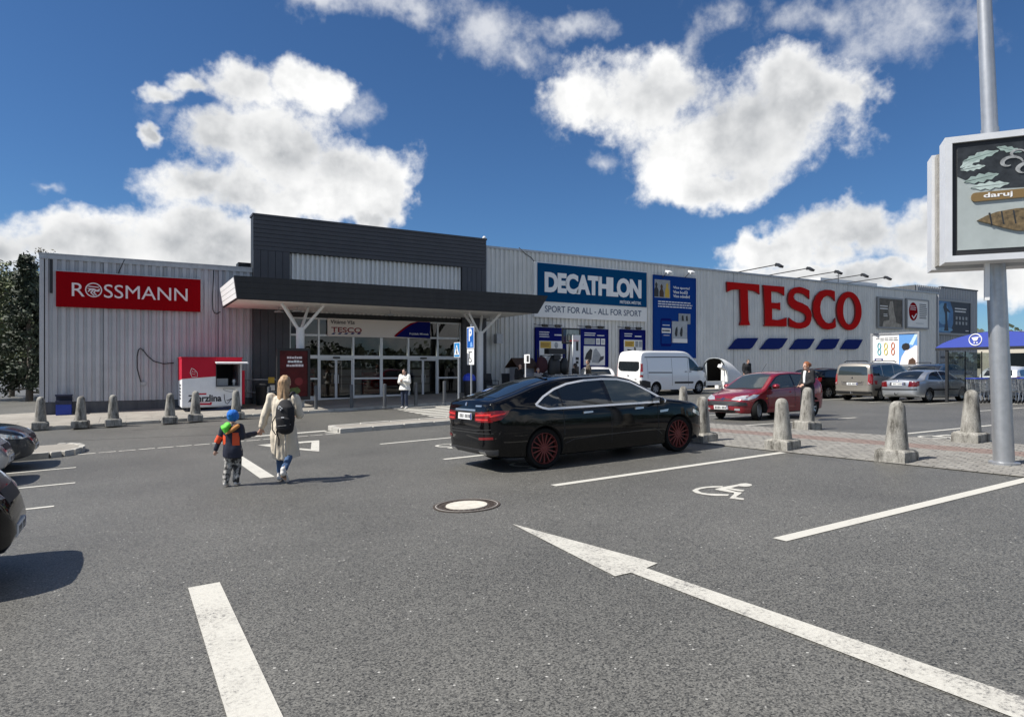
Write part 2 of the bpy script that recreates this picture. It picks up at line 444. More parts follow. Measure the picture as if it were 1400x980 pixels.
# bay lines (front row and the row beyond the brick path)
LN = [0.30, 4.13, 7.96, 11.77, 15.50]
for n_ in LN:
    ground_strip('painted_line', rect(5.32, 10.36, n_-0.075, n_+0.075), 0.006, M_PAINT, ground, wear=-0.08)
    ground_strip('painted_line', rect(13.95, 18.9, n_+0.12, n_+0.25), 0.006, M_PAINT, ground, wear=-0.08)
for n_ in (13.9, 16.3, 18.8, 21.3, 23.7): ground_strip('painted_line', rect(28.6, 33.6, n_-1.3, n_-1.18), 0.006, M_PAINT, ground, wear=-0.05)
for n_ in (8.6, 11.2): ground_strip('painted_line', rect(24.0, 29.0, n_, n_+0.12), 0.006, M_PAINT, ground, wear=-0.05)
# bays on the left
for (xe, ye) in ((104, 639), (103, 660), (74, 692)):
    b_, n_ = gp(xe, ye)
    ground_strip('painted_line', rect(b_-5.0, b_, n_-0.06, n_+0.06), 0.006, M_PAINT, ground, wear=-0.05)
# lane divider running towards the shop
b_, n_ = gp(279, 800)
ground_strip('painted_line', rect(b_-0.12, b_+0.12, n_-4.2, n_), 0.006, M_PAINT, ground, wear=0.0)
b1_, n1_ = gp(374, 652); b2_, n2_ = gp(329, 620)
ground_strip('painted_line', rect(b1_-0.22, b1_+0.02, n1_, n2_), 0.006, M_PAINT, ground, wear=-0.04)
# arrow
ARW = [(700,716.3),(899,770.4),(883.6,777),(1351.6,938),(1600,1023),(1600,1063),(1351.6,968.7),(862.5,783.2),(840.7,788.2)]
ground_strip('painted_arrow', [gp(*p) for p in ARW], 0.006, M_PAINT, ground, cell=0.4, wear=0.05)
# dashed edge line between the islands, stop bar and give-way triangle
b_ = -1.0
while b_ < 4.9:
    ground_strip('painted_line', rect(b_, b_+0.36, 18.86, 18.98), 0.006, M_PAINT, ground, wear=0.06); b_ += 0.42
a, b = gp(331, 597), gp(448, 589.7)
ground_strip('painted_line', rect(a[0], b[0], (a[1]+b[1])/2-0.13, (a[1]+b[1])/2+0.13), 0.006, M_PAINT, ground, wear=-0.05)
T0, T1, T2 = gp(352, 608.5), gp(436.5, 617.5), gp(436.5, 602)
tc_ = ((T0[0]+T1[0]+T2[0])/3, (T0[1]+T1[1]+T2[1])/3)
inn = [(tc_[0]+(p[0]-tc_[0])*0.62, tc_[1]+(p[1]-tc_[1])*0.62) for p in (T0, T1, T2)]
ot = [T0, T1, T2]
for i in range(3):
    j = (i+1) % 3
    ground_strip('painted_triangle_side', [ot[i], ot[j], inn[j], inn[i]], 0.006+0.001*i, M_PAINT, ground, wear=-0.02)
# zebra crossing
za = gp(567, 563); zb_ = gp(622, 557)
for k in range(9):
    nn = 20.55+0.6*k
    ground_strip('painted_stripe', rect(9.3, 13.3, nn, nn+0.34), 0.006, M_PAINT, ground, wear=-0.06)
# old joints in the road surface
M_SEAM = mat('tarmac_joint', (0.045, 0.044, 0.042), 0.9)
for (p, q_) in (((88, 603), (330, 593)), ((180, 588), (420, 577)), ((700, 560), (860, 548))):
    a, c = gp(*p), gp(*q_); ground_strip('tarmac_joint', [(a[0], a[1]), (c[0], c[1]), (c[0], c[1]+0.05), (a[0], a[1]+0.05)], 0.003, M_SEAM, ground)
# wheelchair symbols
def wheelchair(db, dn, k=1.0):
    z = (930, 650, 12.73)
    q = lambda pts: [tuple(c+d for c, d in zip(gp(z[0]+x/z[2], z[1]+y/z[2]), (db, dn))) for x, y in pts]
    ring_o = [(740,188),(560,188),(380,205),(270,230),(205,265),(265,305),(400,335),(600,357),(830,357)]
    ring_i = [(855,332),(640,322),(480,318),(370,300),(305,265),(350,240),(470,218),(600,212),(735,206)]
    torso = [(610,240),(735,206),(1000,160),(1010,190),(880,222),(960,238),(1120,262),(1095,280),(1000,275),(830,240),(790,236),(980,290),(1070,300),(1065,315),(965,380),(1115,405),(1100,432),(855,402),(940,325),(930,305),(850,295),(620,252)]
    head = [(1000,160),(1060,145),(1150,140),(1245,160),(1245,185),(1160,200),(1060,195),(1010,190)]
    e = E('wheelchair_symbol', (0,0,0), 0, None, None); e.parent = ground
    ground_strip('painted_wheel', q(ring_o+ring_i), 0.006, M_PAINT, e, 0.3, -0.06)
    ground_strip('painted_rider', q(torso), 0.007, M_PAINT, e, 0.3, -0.06)
    ground_strip('painted_head', q(head), 0.008, M_PAINT, e, 0.3, -0.06)
wheelchair(0, 0); wheelchair(-0.3, 7.75); wheelchair(-0.55, 3.9)
wheelchair(7.6, 1.2)

# ------------------------------------------------------------------ islands, pavement, brick path
def slab(name, pts, h, m, label, skirt=0.3):
    o = ground_strip(name, pts, h, m, None, 0.5)
    me = o.data; bm = bmesh.new(); bm.from_mesh(me)
    ed = [e for e in bm.edges if len(e.link_faces) == 1]
    r = bmesh.ops.extrude_edge_only(bm, edges=ed)
    for v in [x for x in r['geom'] if isinstance(x, bmesh.types.BMVert)]: v.co.z -= skirt
    bmesh.ops.recalc_face_normals(bm, faces=bm.faces); bm.to_mesh(me); bm.free()
    tag(o, label, kind='structure'); return o
def kerb_row(parent, a, b, h, wdt=0.15, step=1.0, hn=0.0):
    """kerb stones along the line a-b (b, n); the stone sits on the right-hand side of a->b"""
    A, B = Vector(a), Vector(b); L_ = (B-A).length; t = (B-A)/L_; nr = Vector((t.y, -t.x))
    k = max(1, round(L_/step))
    for i in range(k):
        p0 = A+t*(L_*i/k+0.006); p1 = A+t*(L_*(i+1)/k-0.006)
        q0, q1 = p0+nr*wdt, p1+nr*wdt
        hh = h+random.uniform(-0.006, 0.006); mb = MB()
        top = [(p0, 1), (p1, 1), (q1, 1), (q0, 1)]
        z = [G(p[0].x, p[0].y) for p in top]
        ins = 0.018
        c = (p0+p1+q0+q1)/4
        vs = [(p.x, p.y, zz-0.25) for (p, _), zz in zip(top, z)]
        vs += [(p.x, p.y, zz+hh-0.02) for (p, _), zz in zip(top, z)]
        vs += [((p-c).x*(1-ins/((p-c).length))+c.x, (p-c).y*(1-ins/((p-c).length))+c.y, zz+hh) for (p, _), zz in zip(top, z)]
        fs = [(3,2,1,0),(8,9,10,11)]+[(i_, (i_+1) % 4, (i_+1) % 4+4, i_+4) for i_ in range(4)]+[(i_+4, (i_+1) % 4+4, (i_+1) % 4+8, i_+8) for i_ in range(4)]
        mb.add(vs, fs).build('kerb_stone', M_KERB, parent)
# long island in front of the entrance
isl = slab('traffic_island', rect(5.42, 15.9, 19.06, 20.1), 0.115, M_PAVE, 'long concrete kerbed island between bays and road')
kerb_row(isl, (5.3, 19.06), (16, 19.06), 0.13); kerb_row(isl, (16, 20.1), (5.3, 20.1), 0.13); kerb_row(isl, (5.42, 20.1), (5.42, 19.06), 0.13, step=0.55)
kerb_row(isl, (5.30, 18.91), (5.0, 19.5), 0.02, step=0.6)
# rounded island on the left
bl, nl = -1.05, 19.5
pts = [(-14, 18.75), (bl-0.5, 18.75)]
for k in range(1, 8):
    a = -math.pi/2+math.pi*k/8; pts.append((bl-0.5+0.55*math.cos(a), 19.65+0.9*math.sin(a)))
pts += [(bl-0.5, 20.55), (-14, 20.55)]
isl2 = slab('traffic_island', pts, 0.115, M_PAVE, 'round-ended kerbed island behind the bays on the left')
kerb_row(isl2, (-14, 18.75), (bl-0.5, 18.75), 0.135)
for p, q in zip(pts[1:9], pts[2:10]): kerb_row(isl2, p, q, 0.135, step=0.6, wdt=0.12)
# pavement along the shop
PVH = 0.09
pave = slab('pavement', [(-14, 25.9), (20.0, 25.9), (21.5, 28.0), (58, 28.0), (58, 33), (-14, 33)], PVH, M_PAVE, 'pale concrete pavement along the shop front')
kerb_row(pave, (-14, 25.9), (20.0, 25.9), PVH+0.012); kerb_row(pave, (20.0, 25.9), (21.5, 28.0), PVH+0.012, step=0.8); kerb_row(pave, (21.5, 28.0), (58, 28.0), PVH+0.012, step=2.0)
# slab joints as shallow strips are in the surface: build single slabs near the kiosk
for i in range(26):
    for j in range(3):
        b_ = -4+i*0.8; n_ = 26.08+j*0.8
        pts = rect(b_+0.006, b_+0.794, n_+0.006, n_+0.794)
        mb = MB(); hz = random.uniform(0.004, 0.010)
        vs = [(p[0], p[1], G(*p)+PVH-0.02) for p in pts]+[(p[0], p[1], G(*p)+PVH+hz) for p in pts]
        mb.add(vs, [(0,1,5,4),(1,2,6,5),(2,3,7,6),(3,0,4,7),(4,5,6,7)]).build('paving_slab', M_PAVE, pave)
def paver_mat(name, c):
    mt = bpy.data.materials.new(name); mt.use_nodes = True
    nt = mt.node_tree; N = nt.nodes; L = nt.links; bs = N['Principled BSDF']
    tc = N.new('ShaderNodeTexCoord')
    v = N.new('ShaderNodeTexNoise'); v.inputs['Scale'].default_value = 7; v.inputs['Detail'].default_value = 6; v.inputs['Roughness'].default_value = 0.75
    L.new(tc.outputs['Object'], v.inputs['Vector'])
    mr = N.new('ShaderNodeMapRange'); mr.inputs[1].default_value = 0.3; mr.inputs[2].default_value = 0.7; mr.inputs[3].default_value = 0.68; mr.inputs[4].default_value = 1.25
    L.new(v.outputs[0], mr.inputs[0])
    sc = N.new('ShaderNodeVectorMath'); sc.operation = 'SCALE'; sc.inputs[0].default_value = c; L.new(mr.outputs[0], sc.inputs['Scale'])
    L.new(sc.outputs[0], bs.inputs['Base Color']); bs.inputs['Roughness'].default_value = 0.9
    return mt
path = ground_strip('brick_path', rect(10.4, 13.9, -14, 18.7), 0.012, mat('joint_sand', (0.13, 0.12, 0.105), 0.95), None, 0.5)
tag(path, 'grey block paving path with a red strip between the bay rows', kind='structure')
MP = [paver_mat('grey_paver', (0.228, 0.218, 0.196)), paver_mat('grey_paver_worn', (0.20, 0.19, 0.172)), paver_mat('red_paver', (0.195, 0.145, 0.125))]
pm = [MB(), MB(), MB()]
rowi = 0; b_ = 10.41
while b_ < 13.88:
    n_ = -1.0 - (0.1 if rowi % 2 else 0)
    while n_ < 18.6:
        k = 2 if 12.30 < b_ < 12.88 else (1 if random.random() < 0.35 else 0)
        h = 0.020+random.uniform(-0.002, 0.003)
        b1, n1 = b_+0.094, n_+0.192
        mb = pm[k]; k0 = len(mb.v)
        P = [(b_, n_), (b1, n_), (b1, n1), (b_, n1)]
        e = 0.006
        Pi = [(b_+e, n_+e), (b1-e, n_+e), (b1-e, n1-e), (b_+e, n1-e)]
        mb.v += [(p[0], p[1], G(*p)+0.010) for p in P]+[(p[0], p[1], G(*p)+h) for p in Pi]
        mb.f += [(k0+a, k0+(a+1) % 4, k0+4+(a+1) % 4, k0+4+a) for a in range(4)]+[(k0+4, k0+5, k0+6, k0+7)]
        n_ += 0.2
    b_ += 0.1; rowi += 1
for k, nm in enumerate(('paving_blocks', 'paving_blocks', 'red_paving_blocks')):
    o = pm[k].build(nm, MP[k], path, recalc=False); o['kind'] = 'stuff'

# manhole
mb_, mn_ = gp(638, 691)
mh = E('manhole_cover', (mb_, mn_, G(mb_, mn_)), 0, 'round cast iron manhole cover with pale concrete centre set in the tarmac', 'manhole')
M_IRON = mat('cast_iron', (0.10, 0.08, 0.065), 0.6, 0.5, var=0.4, vscale=14, bump=0.4)
tilt = lambda r, h, n=40: MB().lathe([(r*0.0+0.001, h), (r, h), (r, h-0.03)], n=n, cap=False)
MB().lathe([(0.425, 0.004), (0.425, 0.010), (0.36, 0.010), (0.36, 0.004)], n=48, cap=False).build('frame_ring', M_IRON, mh, recalc=True)
MB().lathe([(0.385, 0.0045), (0.385, 0.0125), (0.395, 0.0125), (0.395, 0.0045)], n=48, cap=False).build('frame_rib', M_CONC, mh)
mbx = MB()
for k in range(28):
    a = 2*math.pi*k/28
    mbx.cbox((0.315*math.cos(a), 0.315*math.sin(a), 0.008), (0.05, 0.03, 0.008), rz=a)
mbx.lathe([(0.352, 0.0), (0.352, 0.006), (0.27, 0.006), (0.27, 0.0)], n=48, cap=False)
mbx.build('cover_ring', M_IRON, mh)
MB().lathe([(0.265, 0.0), (0.262, 0.012), (0.001, 0.013)], n=40, cap=False).build('concrete_core', mat('pale_concrete', (0.52, 0.49, 0.42), 0.85, var=0.2, vscale=8, bump=0.3), mh)
mh.rotation_euler = (math.atan(-0.021), -math.atan(0.03), 0)

# ================================================================== the shop building
M_SHEET = mat('grey_sheet_metal', (0.46, 0.47, 0.485), 0.55, 0.0, var=0.10, vscale=1.3)
M_SHEET2 = mat('pale_sheet_metal', (0.70, 0.69, 0.645), 0.55, 0.0, var=0.08, vscale=1.1)
M_INFILL = mat('light_ribbed_metal', (0.86, 0.84, 0.79), 0.55, 0.0, var=0.06)
M_TRIM = mat('metal_trim', (0.42, 0.43, 0.44), 0.45, 0.5, var=0.12)
M_DARK = mat('charcoal_cladding', (0.058, 0.060, 0.068), 0.5, 0.1, var=0.15, vscale=2)
M_DARK2 = mat('charcoal_fascia', (0.020, 0.021, 0.023), 0.55, 0.0, var=0.2, vscale=3)
M_PLINTH = mat('plinth_render', (0.11, 0.115, 0.12), 0.8, var=0.2, vscale=2, bump=0.2)
M_ALU = mat('white_aluminium', (0.70, 0.71, 0.71), 0.4, 0.2)
M_SOFFIT = mat('pale_soffit', (0.78, 0.75, 0.69), 0.6, var=0.06)
M_WHITE = mat('white_paint', (0.78, 0.78, 0.77), 0.5, var=0.04)
M_OFFW = mat('off_white_print', (0.80, 0.79, 0.75), 0.6, var=0.04)
M_BLACK = mat('black_plastic', (0.018, 0.018, 0.019), 0.5)
M_RUBBER = mat('black_rubber', (0.022, 0.022, 0.022), 0.85)
M_STEEL = mat('galvanised_steel', (0.46, 0.47, 0.48), 0.42, 0.7, var=0.12, vscale=9)
M_RED = mat('sign_red', (0.27, 0.002, 0.006), 0.8, spec=0.05)
M_TRED = mat('letter_red', (0.50, 0.010, 0.010), 0.8, spec=0.05)
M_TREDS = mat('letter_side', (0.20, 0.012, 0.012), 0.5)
M_NAVY = mat('poster_navy', (0.008, 0.014, 0.14), 0.8, spec=0.05)
M_TBLUE = mat('stripe_blue', (0.012, 0.025, 0.14), 0.8, spec=0.05)
M_DBLUE = mat('sign_blue', (0.002, 0.062, 0.165), 0.8, spec=0.05)
M_BBLUE = mat('banner_blue', (0.008, 0.05, 0.24), 0.8, spec=0.05)
M_GREYP = mat('print_grey', (0.32, 0.34, 0.35), 0.6, var=0.25, vscale=5)
M_YEL = mat('print_yellow', (0.62, 0.40, 0.05), 0.6)
M_LETW = mat('letter_white', (0.82, 0.82, 0.80), 0.5)
M_BROWN = mat('dark_wood', (0.07, 0.035, 0.018), 0.7, var=0.3, vscale=8)
M_WOOD = mat('wood', (0.25, 0.13, 0.055), 0.7, var=0.3, vscale=8)

def glass_mat(name, tint, refl=1.0):
    mt = bpy.data.materials.new(name); mt.use_nodes = True; nt = mt.node_tree; N = nt.nodes; L = nt.links
    N.remove(N['Principled BSDF']); out = N['Material Output']
    tr = N.new('ShaderNodeBsdfTransparent'); tr.inputs[0].default_value = (*tint, 1)
    gl = N.new('ShaderNodeBsdfGlossy'); gl.inputs['Roughness'].default_value = 0.0; gl.inputs[0].default_value = (refl, refl, refl, 1)
    fr = N.new('ShaderNodeFresnel'); fr.inputs[0].default_value = 1.62
    ms = N.new('ShaderNodeMixShader'); L.new(fr.outputs[0], ms.inputs[0]); L.new(tr.outputs[0], ms.inputs[1]); L.new(gl.outputs[0], ms.inputs[2])
    L.new(ms.outputs[0], out.inputs[0]); return mt
M_GLASS = glass_mat('shop_glass', (0.42, 0.46, 0.45))

def streaks(mt, amt=0.14):
    # rain streaks and sheet-to-sheet tone on the cladding
    nt = mt.node_tree; N = nt.nodes; L = nt.links; bs = N['Principled BSDF']; src = bs.inputs['Base Color'].links[0].from_socket
    tc = N.new('ShaderNodeTexCoord'); mp = N.new('ShaderNodeMapping'); mp.inputs['Scale'].default_value = (3.5, 3.5, 0.12); L.new(tc.outputs['Object'], mp.inputs[0])
    nz = N.new('ShaderNodeTexNoise'); nz.inputs['Scale'].default_value = 1.0; nz.inputs['Detail'].default_value = 7; nz.inputs['Roughness'].default_value = 0.7; L.new(mp.outputs[0], nz.inputs['Vector'])
    mr = N.new('ShaderNodeMapRange'); mr.inputs[1].default_value = 0.35; mr.inputs[2].default_value = 0.68; mr.inputs[3].default_value = 1.0+amt*0.4; mr.inputs[4].default_value = 1.0-amt; L.new(nz.outputs[0], mr.inputs[0])
    sc = N.new('ShaderNodeVectorMath'); sc.operation = 'SCALE'; L.new(src, sc.inputs[0]); L.new(mr.outputs[0], sc.inputs['Scale']); L.new(sc.outputs[0], bs.inputs['Base Color'])
for m_ in (M_SHEET, M_SHEET2, M_INFILL, M_TRIM): streaks(m_)
streaks(M_DARK2, 0.3); streaks(M_STEEL, 0.2); streaks(M_PLINTH, 0.3)
NW = 31.0                                    # plane of the shop front
Z_ROS, Z_TES, Z_POR = 6.03, 8.13, 8.36
B_L, B_P0, B_P1, B_R = -2.85, 4.80, 16.35, 60.6
BO = (B_L, NW, 0.0)
bld = E('supermarket_building', BO, 0, 'long low grey metal-clad supermarket with dark entrance canopy', 'supermarket')

def ribbed(b0, b1, z0, z1, n, pitch=0.28, depth=0.06, crest=0.55):
    """trapezoidal sheet facing -Y"""
    prof = []; b = b0
    fl = pitch*0.09
    while b < b1:
        for db, dn in ((0, 0), (pitch*(1-crest)-fl, 0), (pitch*(1-crest), -depth), (pitch-fl, -depth)):
            if b+db <= b1: prof.append((b+db, n+dn))
        b += pitch
    prof.append((b1, n))
    mb = MB()
    for p in prof: mb.v += [(p[0], p[1], z0), (p[0], p[1], z1)]
    for i in range(len(prof)-1): mb.f.append((2*i, 2*i+2, 2*i+3, 2*i+1))
    return mb
# ---- left wing (drugstore)
w1 = ribbed(B_L, B_P0, 0.36, Z_ROS, NW).build('left_wall', M_SHEET, bld, off=BO, recalc=False)
MB().box(B_L, B_P0, NW+0.05, NW+0.25, -0.6, Z_ROS-0.02).build('wall_core', M_PLINTH, bld, off=BO)
MB().box(B_L-0.01, B_P0-0.01, NW-0.03, NW+0.047, -0.6, 0.35).build('plinth', M_PLINTH, bld, off=BO)
MB().box(B_L-0.03, B_P0-0.005, NW-0.09, NW+0.3, Z_ROS-0.17, Z_ROS).box(B_L-0.05, B_P0-0.005, NW-0.11, NW+0.32, Z_ROS+0.002, Z_ROS+0.05).build('parapet_coping', M_TRIM, bld, off=BO)
MB().box(B_L-0.02, B_L+0.16, NW-0.06, NW+40, -0.6, Z_ROS-0.18).build('end_wall', M_SHEET, bld, off=BO)
MB().box(B_L+0.2, B_P0, NW+0.3, NW+40, Z_ROS-0.5, Z_ROS-0.35).build('flat_roof', M_PLINTH, bld, off=BO)
MB().box(B_L+0.31, B_L+0.40, NW-0.07, NW-0.048, 4.55, Z_ROS-0.18).build('vent_slot', M_BLACK, bld, off=BO)
for q0 in (B_L+2.05, B_L+4.15, B_L+6.25): MB().box(q0, q0+0.02, NW-0.066, NW-0.055, 0.37, Z_ROS-0.18).build('sheet_joint', M_PLINTH, bld, off=BO)
# cables
def wpath(pts, n): return [(wp(x, y, n)[0], n, wp(x, y, n)[1]) for x, y in pts]
z1 = lambda X, Y: (40+X/3.769, 320+Y/3.769)
MB().tube(wpath([z1(951,160), z1(948,240), z1(944,330), z1(946,390), z1(955,407), z1(968,410), z1(985,400)], NW-0.06), 0.022, 6).build('cable', M_BLACK, bld, off=BO, smooth=True)
MB().tube(wpath([z1(600,778), z1(578,770), z1(566,730), z1(556,690), z1(556,630), z1(562,598), z1(572,588), z1(586,597), z1(610,628), z1(640,654), z1(690,668), z1(745,664)], NW-0.07), 0.022, 6).build('cable', M_BLACK, bld, off=BO, smooth=True)
MB().tube(wpath([z1(458,204), z1(470,176), z1(492,130)], NW-0.08), 0.018, 6).build('cable', M_BLACK, bld, off=BO, smooth=True)
a = wp(*z1(588,768), NW-0.07); MB().box(a[0]-0.1, a[0]+0.12, NW-0.1, NW-0.05, a[1]-0.08, a[1]+0.05).build('junction_box', M_TRIM, bld, off=BO)
# ---- dark portal
PN = NW-0.22
def boards_h(b0, b1, z0, z1, n, k):
    h = (z1-z0)/k
    for i in range(k):
        MB().box(b0, b1, n-random.uniform(0.0, 0.004), n+0.05, z0+i*h+0.009, z0+(i+1)*h-0.009).build('cladding_board', M_DARK, bld, off=BO)
def boards_v(b0, b1, z0, z1, n, k):
    h = (b1-b0)/k
    for i in range(k):
        MB().box(b0+i*h+0.008, b0+(i+1)*h-0.008, n-random.uniform(0.0, 0.004), n+0.05, z0, z1).build('cladding_board', M_DARK, bld, off=BO)
BI0, BI1, ZI = 6.36, 14.95, 6.86
boards_h(B_P0, B_P1, ZI, Z_POR, PN, 8)
boards_v(B_P0, BI0, -0.1, ZI-0.004, PN, 5); boards_v(BI1, B_P1, -0.1, ZI-0.004, PN, 5)
core = MB().box(B_P0+0.01, B_P1-0.01, PN+0.052, NW+0.5, ZI+0.01, Z_POR-0.01)
core.box(B_P0+0.01, BI0-0.01, PN+0.052, NW+0.5, -0.5, ZI+0.01).box(BI1+0.01, B_P1-0.01, PN+0.052, NW+0.5, -0.5, ZI+0.01)
core.build('portal_core', M_DARK2, bld, off=BO)
MB().box(B_P0-0.03, B_P1+0.03, PN-0.04, NW+0.55, Z_POR, Z_POR+0.09).build('portal_coping', M_DARK, bld, off=BO)
ribbed(BI0, BI1, 4.2, ZI-0.002, NW+0.02, pitch=0.22, depth=0.11, crest=0.5).build('infill_panel', M_INFILL, bld, off=BO, recalc=False)
MB().box(BI0, BI1, NW+0.05, NW+0.3, 4.05, ZI).build('infill_core', M_DARK2, bld, off=BO)
# ---- right wing (big wall)
ribbed(B_P1, 28.95, 0.1, Z_TES-0.02, NW).build('right_wall', M_SHEET2, bld, off=BO, recalc=False)
q0 = 28.97
while q0 < B_R-0.5:
    q1 = min(q0+6.3, B_R); ribbed(q0+0.015, q1-0.015, 0.1, Z_TES-0.02, NW, depth=0.028).build('wall_panel', M_SHEET2, bld, off=BO, recalc=False); q0 = q1
MB().box(B_P1, B_R, NW+0.05, NW+0.3, -0.4, Z_TES-0.02).build('wall_core', M_PLINTH, bld, off=BO)
MB().box(B_P1+0.03, B_R+0.02, NW-0.08, NW+0.3, Z_TES-0.12, Z_TES).build('parapet_coping', M_TRIM, bld, off=BO)
MB().box(B_P1+0.02, B_R, NW-0.06, NW+0.047, -0.4, 0.42).build('plinth', M_PLINTH, bld, off=BO)
MB().box(B_P1, B_R, NW+0.55, NW+45, Z_TES-0.6, Z_TES-0.45).build('flat_roof', M_PLINTH, bld, off=BO)
MB().box(B_P1-0.02, B_P1+0.12, NW-0.09, NW-0.05, 0.1, Z_TES-0.12).build('corner_trim', M_TRIM, bld, off=BO)
MB().tube([(B_R-0.15, NW-0.11, 0.1), (B_R-0.15, NW-0.11, Z_TES-0.2)], 0.07, 8).build('downpipe', M_TRIM, bld, off=BO, smooth=True)
# cable over the blue sign
MB().tube(wpath([(709.5,338.5), (718,347), (726,352), (731.5,359)], NW-0.07), 0.02, 6).build('cable', M_BLACK, bld, off=BO, smooth=True)
# ---- entrance glazing
GX = [393.6, 435.5, 482.8, 521, 558, 598, 628.7]
GB = [wp(x, 500, NW)[0] for x in GX]; GB[0] = BI0+0.03; GB[-1] = BI1-0.03
GZ = [0.24, 2.10, 2.26, 3.18, 3.98]
fr = MB()
fw = 0.045
for i, b in enumerate(GB): fr.box(b-(0.07 if i == 3 else fw), b+(0.07 if i == 3 else fw), NW-0.05, NW+0.07, GZ[0]-0.1, GZ[4])
for i in range(6):
    a, c = GB[i]+(0.07 if i == 3 else fw), GB[i+1]-(0.07 if i+1 == 3 else fw)
    fr.box(a, c, NW-0.045, NW+0.065, GZ[1], GZ[2]); fr.box(a, c, NW-0.042, NW+0.06, GZ[3]-0.045, GZ[3]+0.045); fr.box(a, c, NW-0.042, NW+0.06, GZ[4]-0.07, GZ[4])
    if i in (0, 2, 3, 5):
        fr.box(a, c, NW-0.04, NW+0.06, GZ[0]-0.1, GZ[0]+0.13); fr.box(a, c, NW-0.04, NW+0.06, 1.13, 1.21)
gf = fr.build('glazing_frame', M_ALU, bld, off=BO)
MB().box(BI0, BI1, NW-0.02, NW+0.06, GZ[4]+0.003, 4.21).build('lintel', M_DARK2, bld, off=BO)
def pane(a, c, z0, z1, par, n=NW, wob=0.0):
    w = random.uniform(-0.006, 0.006)
    me = MB(); me.v = [(a, n+w, z0), (c, n-w, z0), (c, n-w*0.6, z1), (a, n+w*0.8, z1)]; me.f = [(0, 1, 2, 3)]
    return me.build('pane', M_GLASS, par, off=BO, recalc=False)
for i in range(6):
    a, c = GB[i]+fw, GB[i+1]-fw
    pane(a, c, GZ[3]+0.04, GZ[4]-0.06, gf); pane(a, c, GZ[2], GZ[3]-0.04, gf)
    if i in (0, 2, 3, 5): pane(a, c, 1.21, GZ[1], gf); pane(a, c, GZ[0]+0.13, 1.13, gf)
for i in (1, 4):
    a, c = GB[i]+fw, GB[i+1]-fw; mid = (a+c)/2
    for (p, q, sgn) in ((a, mid-0.005, 1), (mid+0.005, c, -1)):
        d = MB(); n0, n1 = NW-0.01, NW+0.03
        d.box(p, p+0.05, n0, n1, GZ[0]-0.08, GZ[1]-0.01).box(q-0.05, q, n0, n1, GZ[0]-0.08, GZ[1]-0.01)
        d.box(p+0.05, q-0.05, n0, n1, GZ[0]-0.08, GZ[0]+0.03).box(p+0.05, q-0.05, n0, n1, GZ[1]-0.07, GZ[1]-0.01)
        dr = d.build('sliding_door', M_ALU, bld, off=BO)
        pane(p+0.05, q-0.05, GZ[0]+0.03, GZ[1]-0.07, dr, NW+0.01)
        h = (q-0.09) if sgn == 1 else (p+0.09)
        MB().box(h-0.012, h+0.012, n0-0.05, n0-0.01, 0.95, 1.35).build('handle', M_STEEL, dr, off=BO)
    MB().box(mid-0.16, mid+0.16, NW-0.12, NW-0.05, GZ[1]+0.02, GZ[1]+0.09).build('door_sensor', M_BLACK, bld, off=BO)
# dim entrance hall behind the glass
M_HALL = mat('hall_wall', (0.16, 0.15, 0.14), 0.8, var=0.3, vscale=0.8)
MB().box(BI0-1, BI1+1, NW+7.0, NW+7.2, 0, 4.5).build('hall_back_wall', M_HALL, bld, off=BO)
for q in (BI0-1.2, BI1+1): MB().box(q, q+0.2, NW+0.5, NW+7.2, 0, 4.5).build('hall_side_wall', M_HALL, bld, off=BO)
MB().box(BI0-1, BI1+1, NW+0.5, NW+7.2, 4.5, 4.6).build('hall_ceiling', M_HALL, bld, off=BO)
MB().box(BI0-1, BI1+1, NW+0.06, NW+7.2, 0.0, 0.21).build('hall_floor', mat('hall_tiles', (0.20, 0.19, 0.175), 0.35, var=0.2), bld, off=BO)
for (b0, w, h, m_) in ((7.0, 1.4, 1.5, M_TRED), (9.6, 1.2, 1.9, M_GREYP), (11.2, 1.5, 1.3, M_TRED), (13.3, 1.0, 1.9, M_OFFW), (8.6, 0.7, 2.2, M_WOOD)):
    k = MB(); n_ = NW+3.2+random.uniform(-1, 2)
    k.box(b0, b0+w, n_, n_+0.5, 0.22, 0.22+h*0.3)
    for q in range(3): k.box(b0+0.03, b0+w-0.03, n_+0.05*q, n_+0.5, 0.23+h*(0.32+0.22*q), 0.20+h*(0.50+0.22*q))
    k.build('display_rack', m_, bld, off=BO)
# ---- canopy
CB0, CB1, CN = 3.45, 17.35, 26.4
ZC0, ZC1 = 4.24, 5.10
rk = 0.55                                                    # raked ends
can = MB()
prof = [(CB0+0.12, CN+0.05, ZC0), (CB1-rk, CN+0.05, ZC0), (CB1, CN, ZC1), (CB0, CN, ZC1)]
can.add(prof+[(p[0], p[1]+0.12, p[2]) for p in prof], [(0,1,2,3),(7,6,5,4),(0,4,5,1),(1,5,6,2),(2,6,7,3),(3,7,4,0)])
can.build('canopy_fascia', M_DARK2, bld, off=BO)
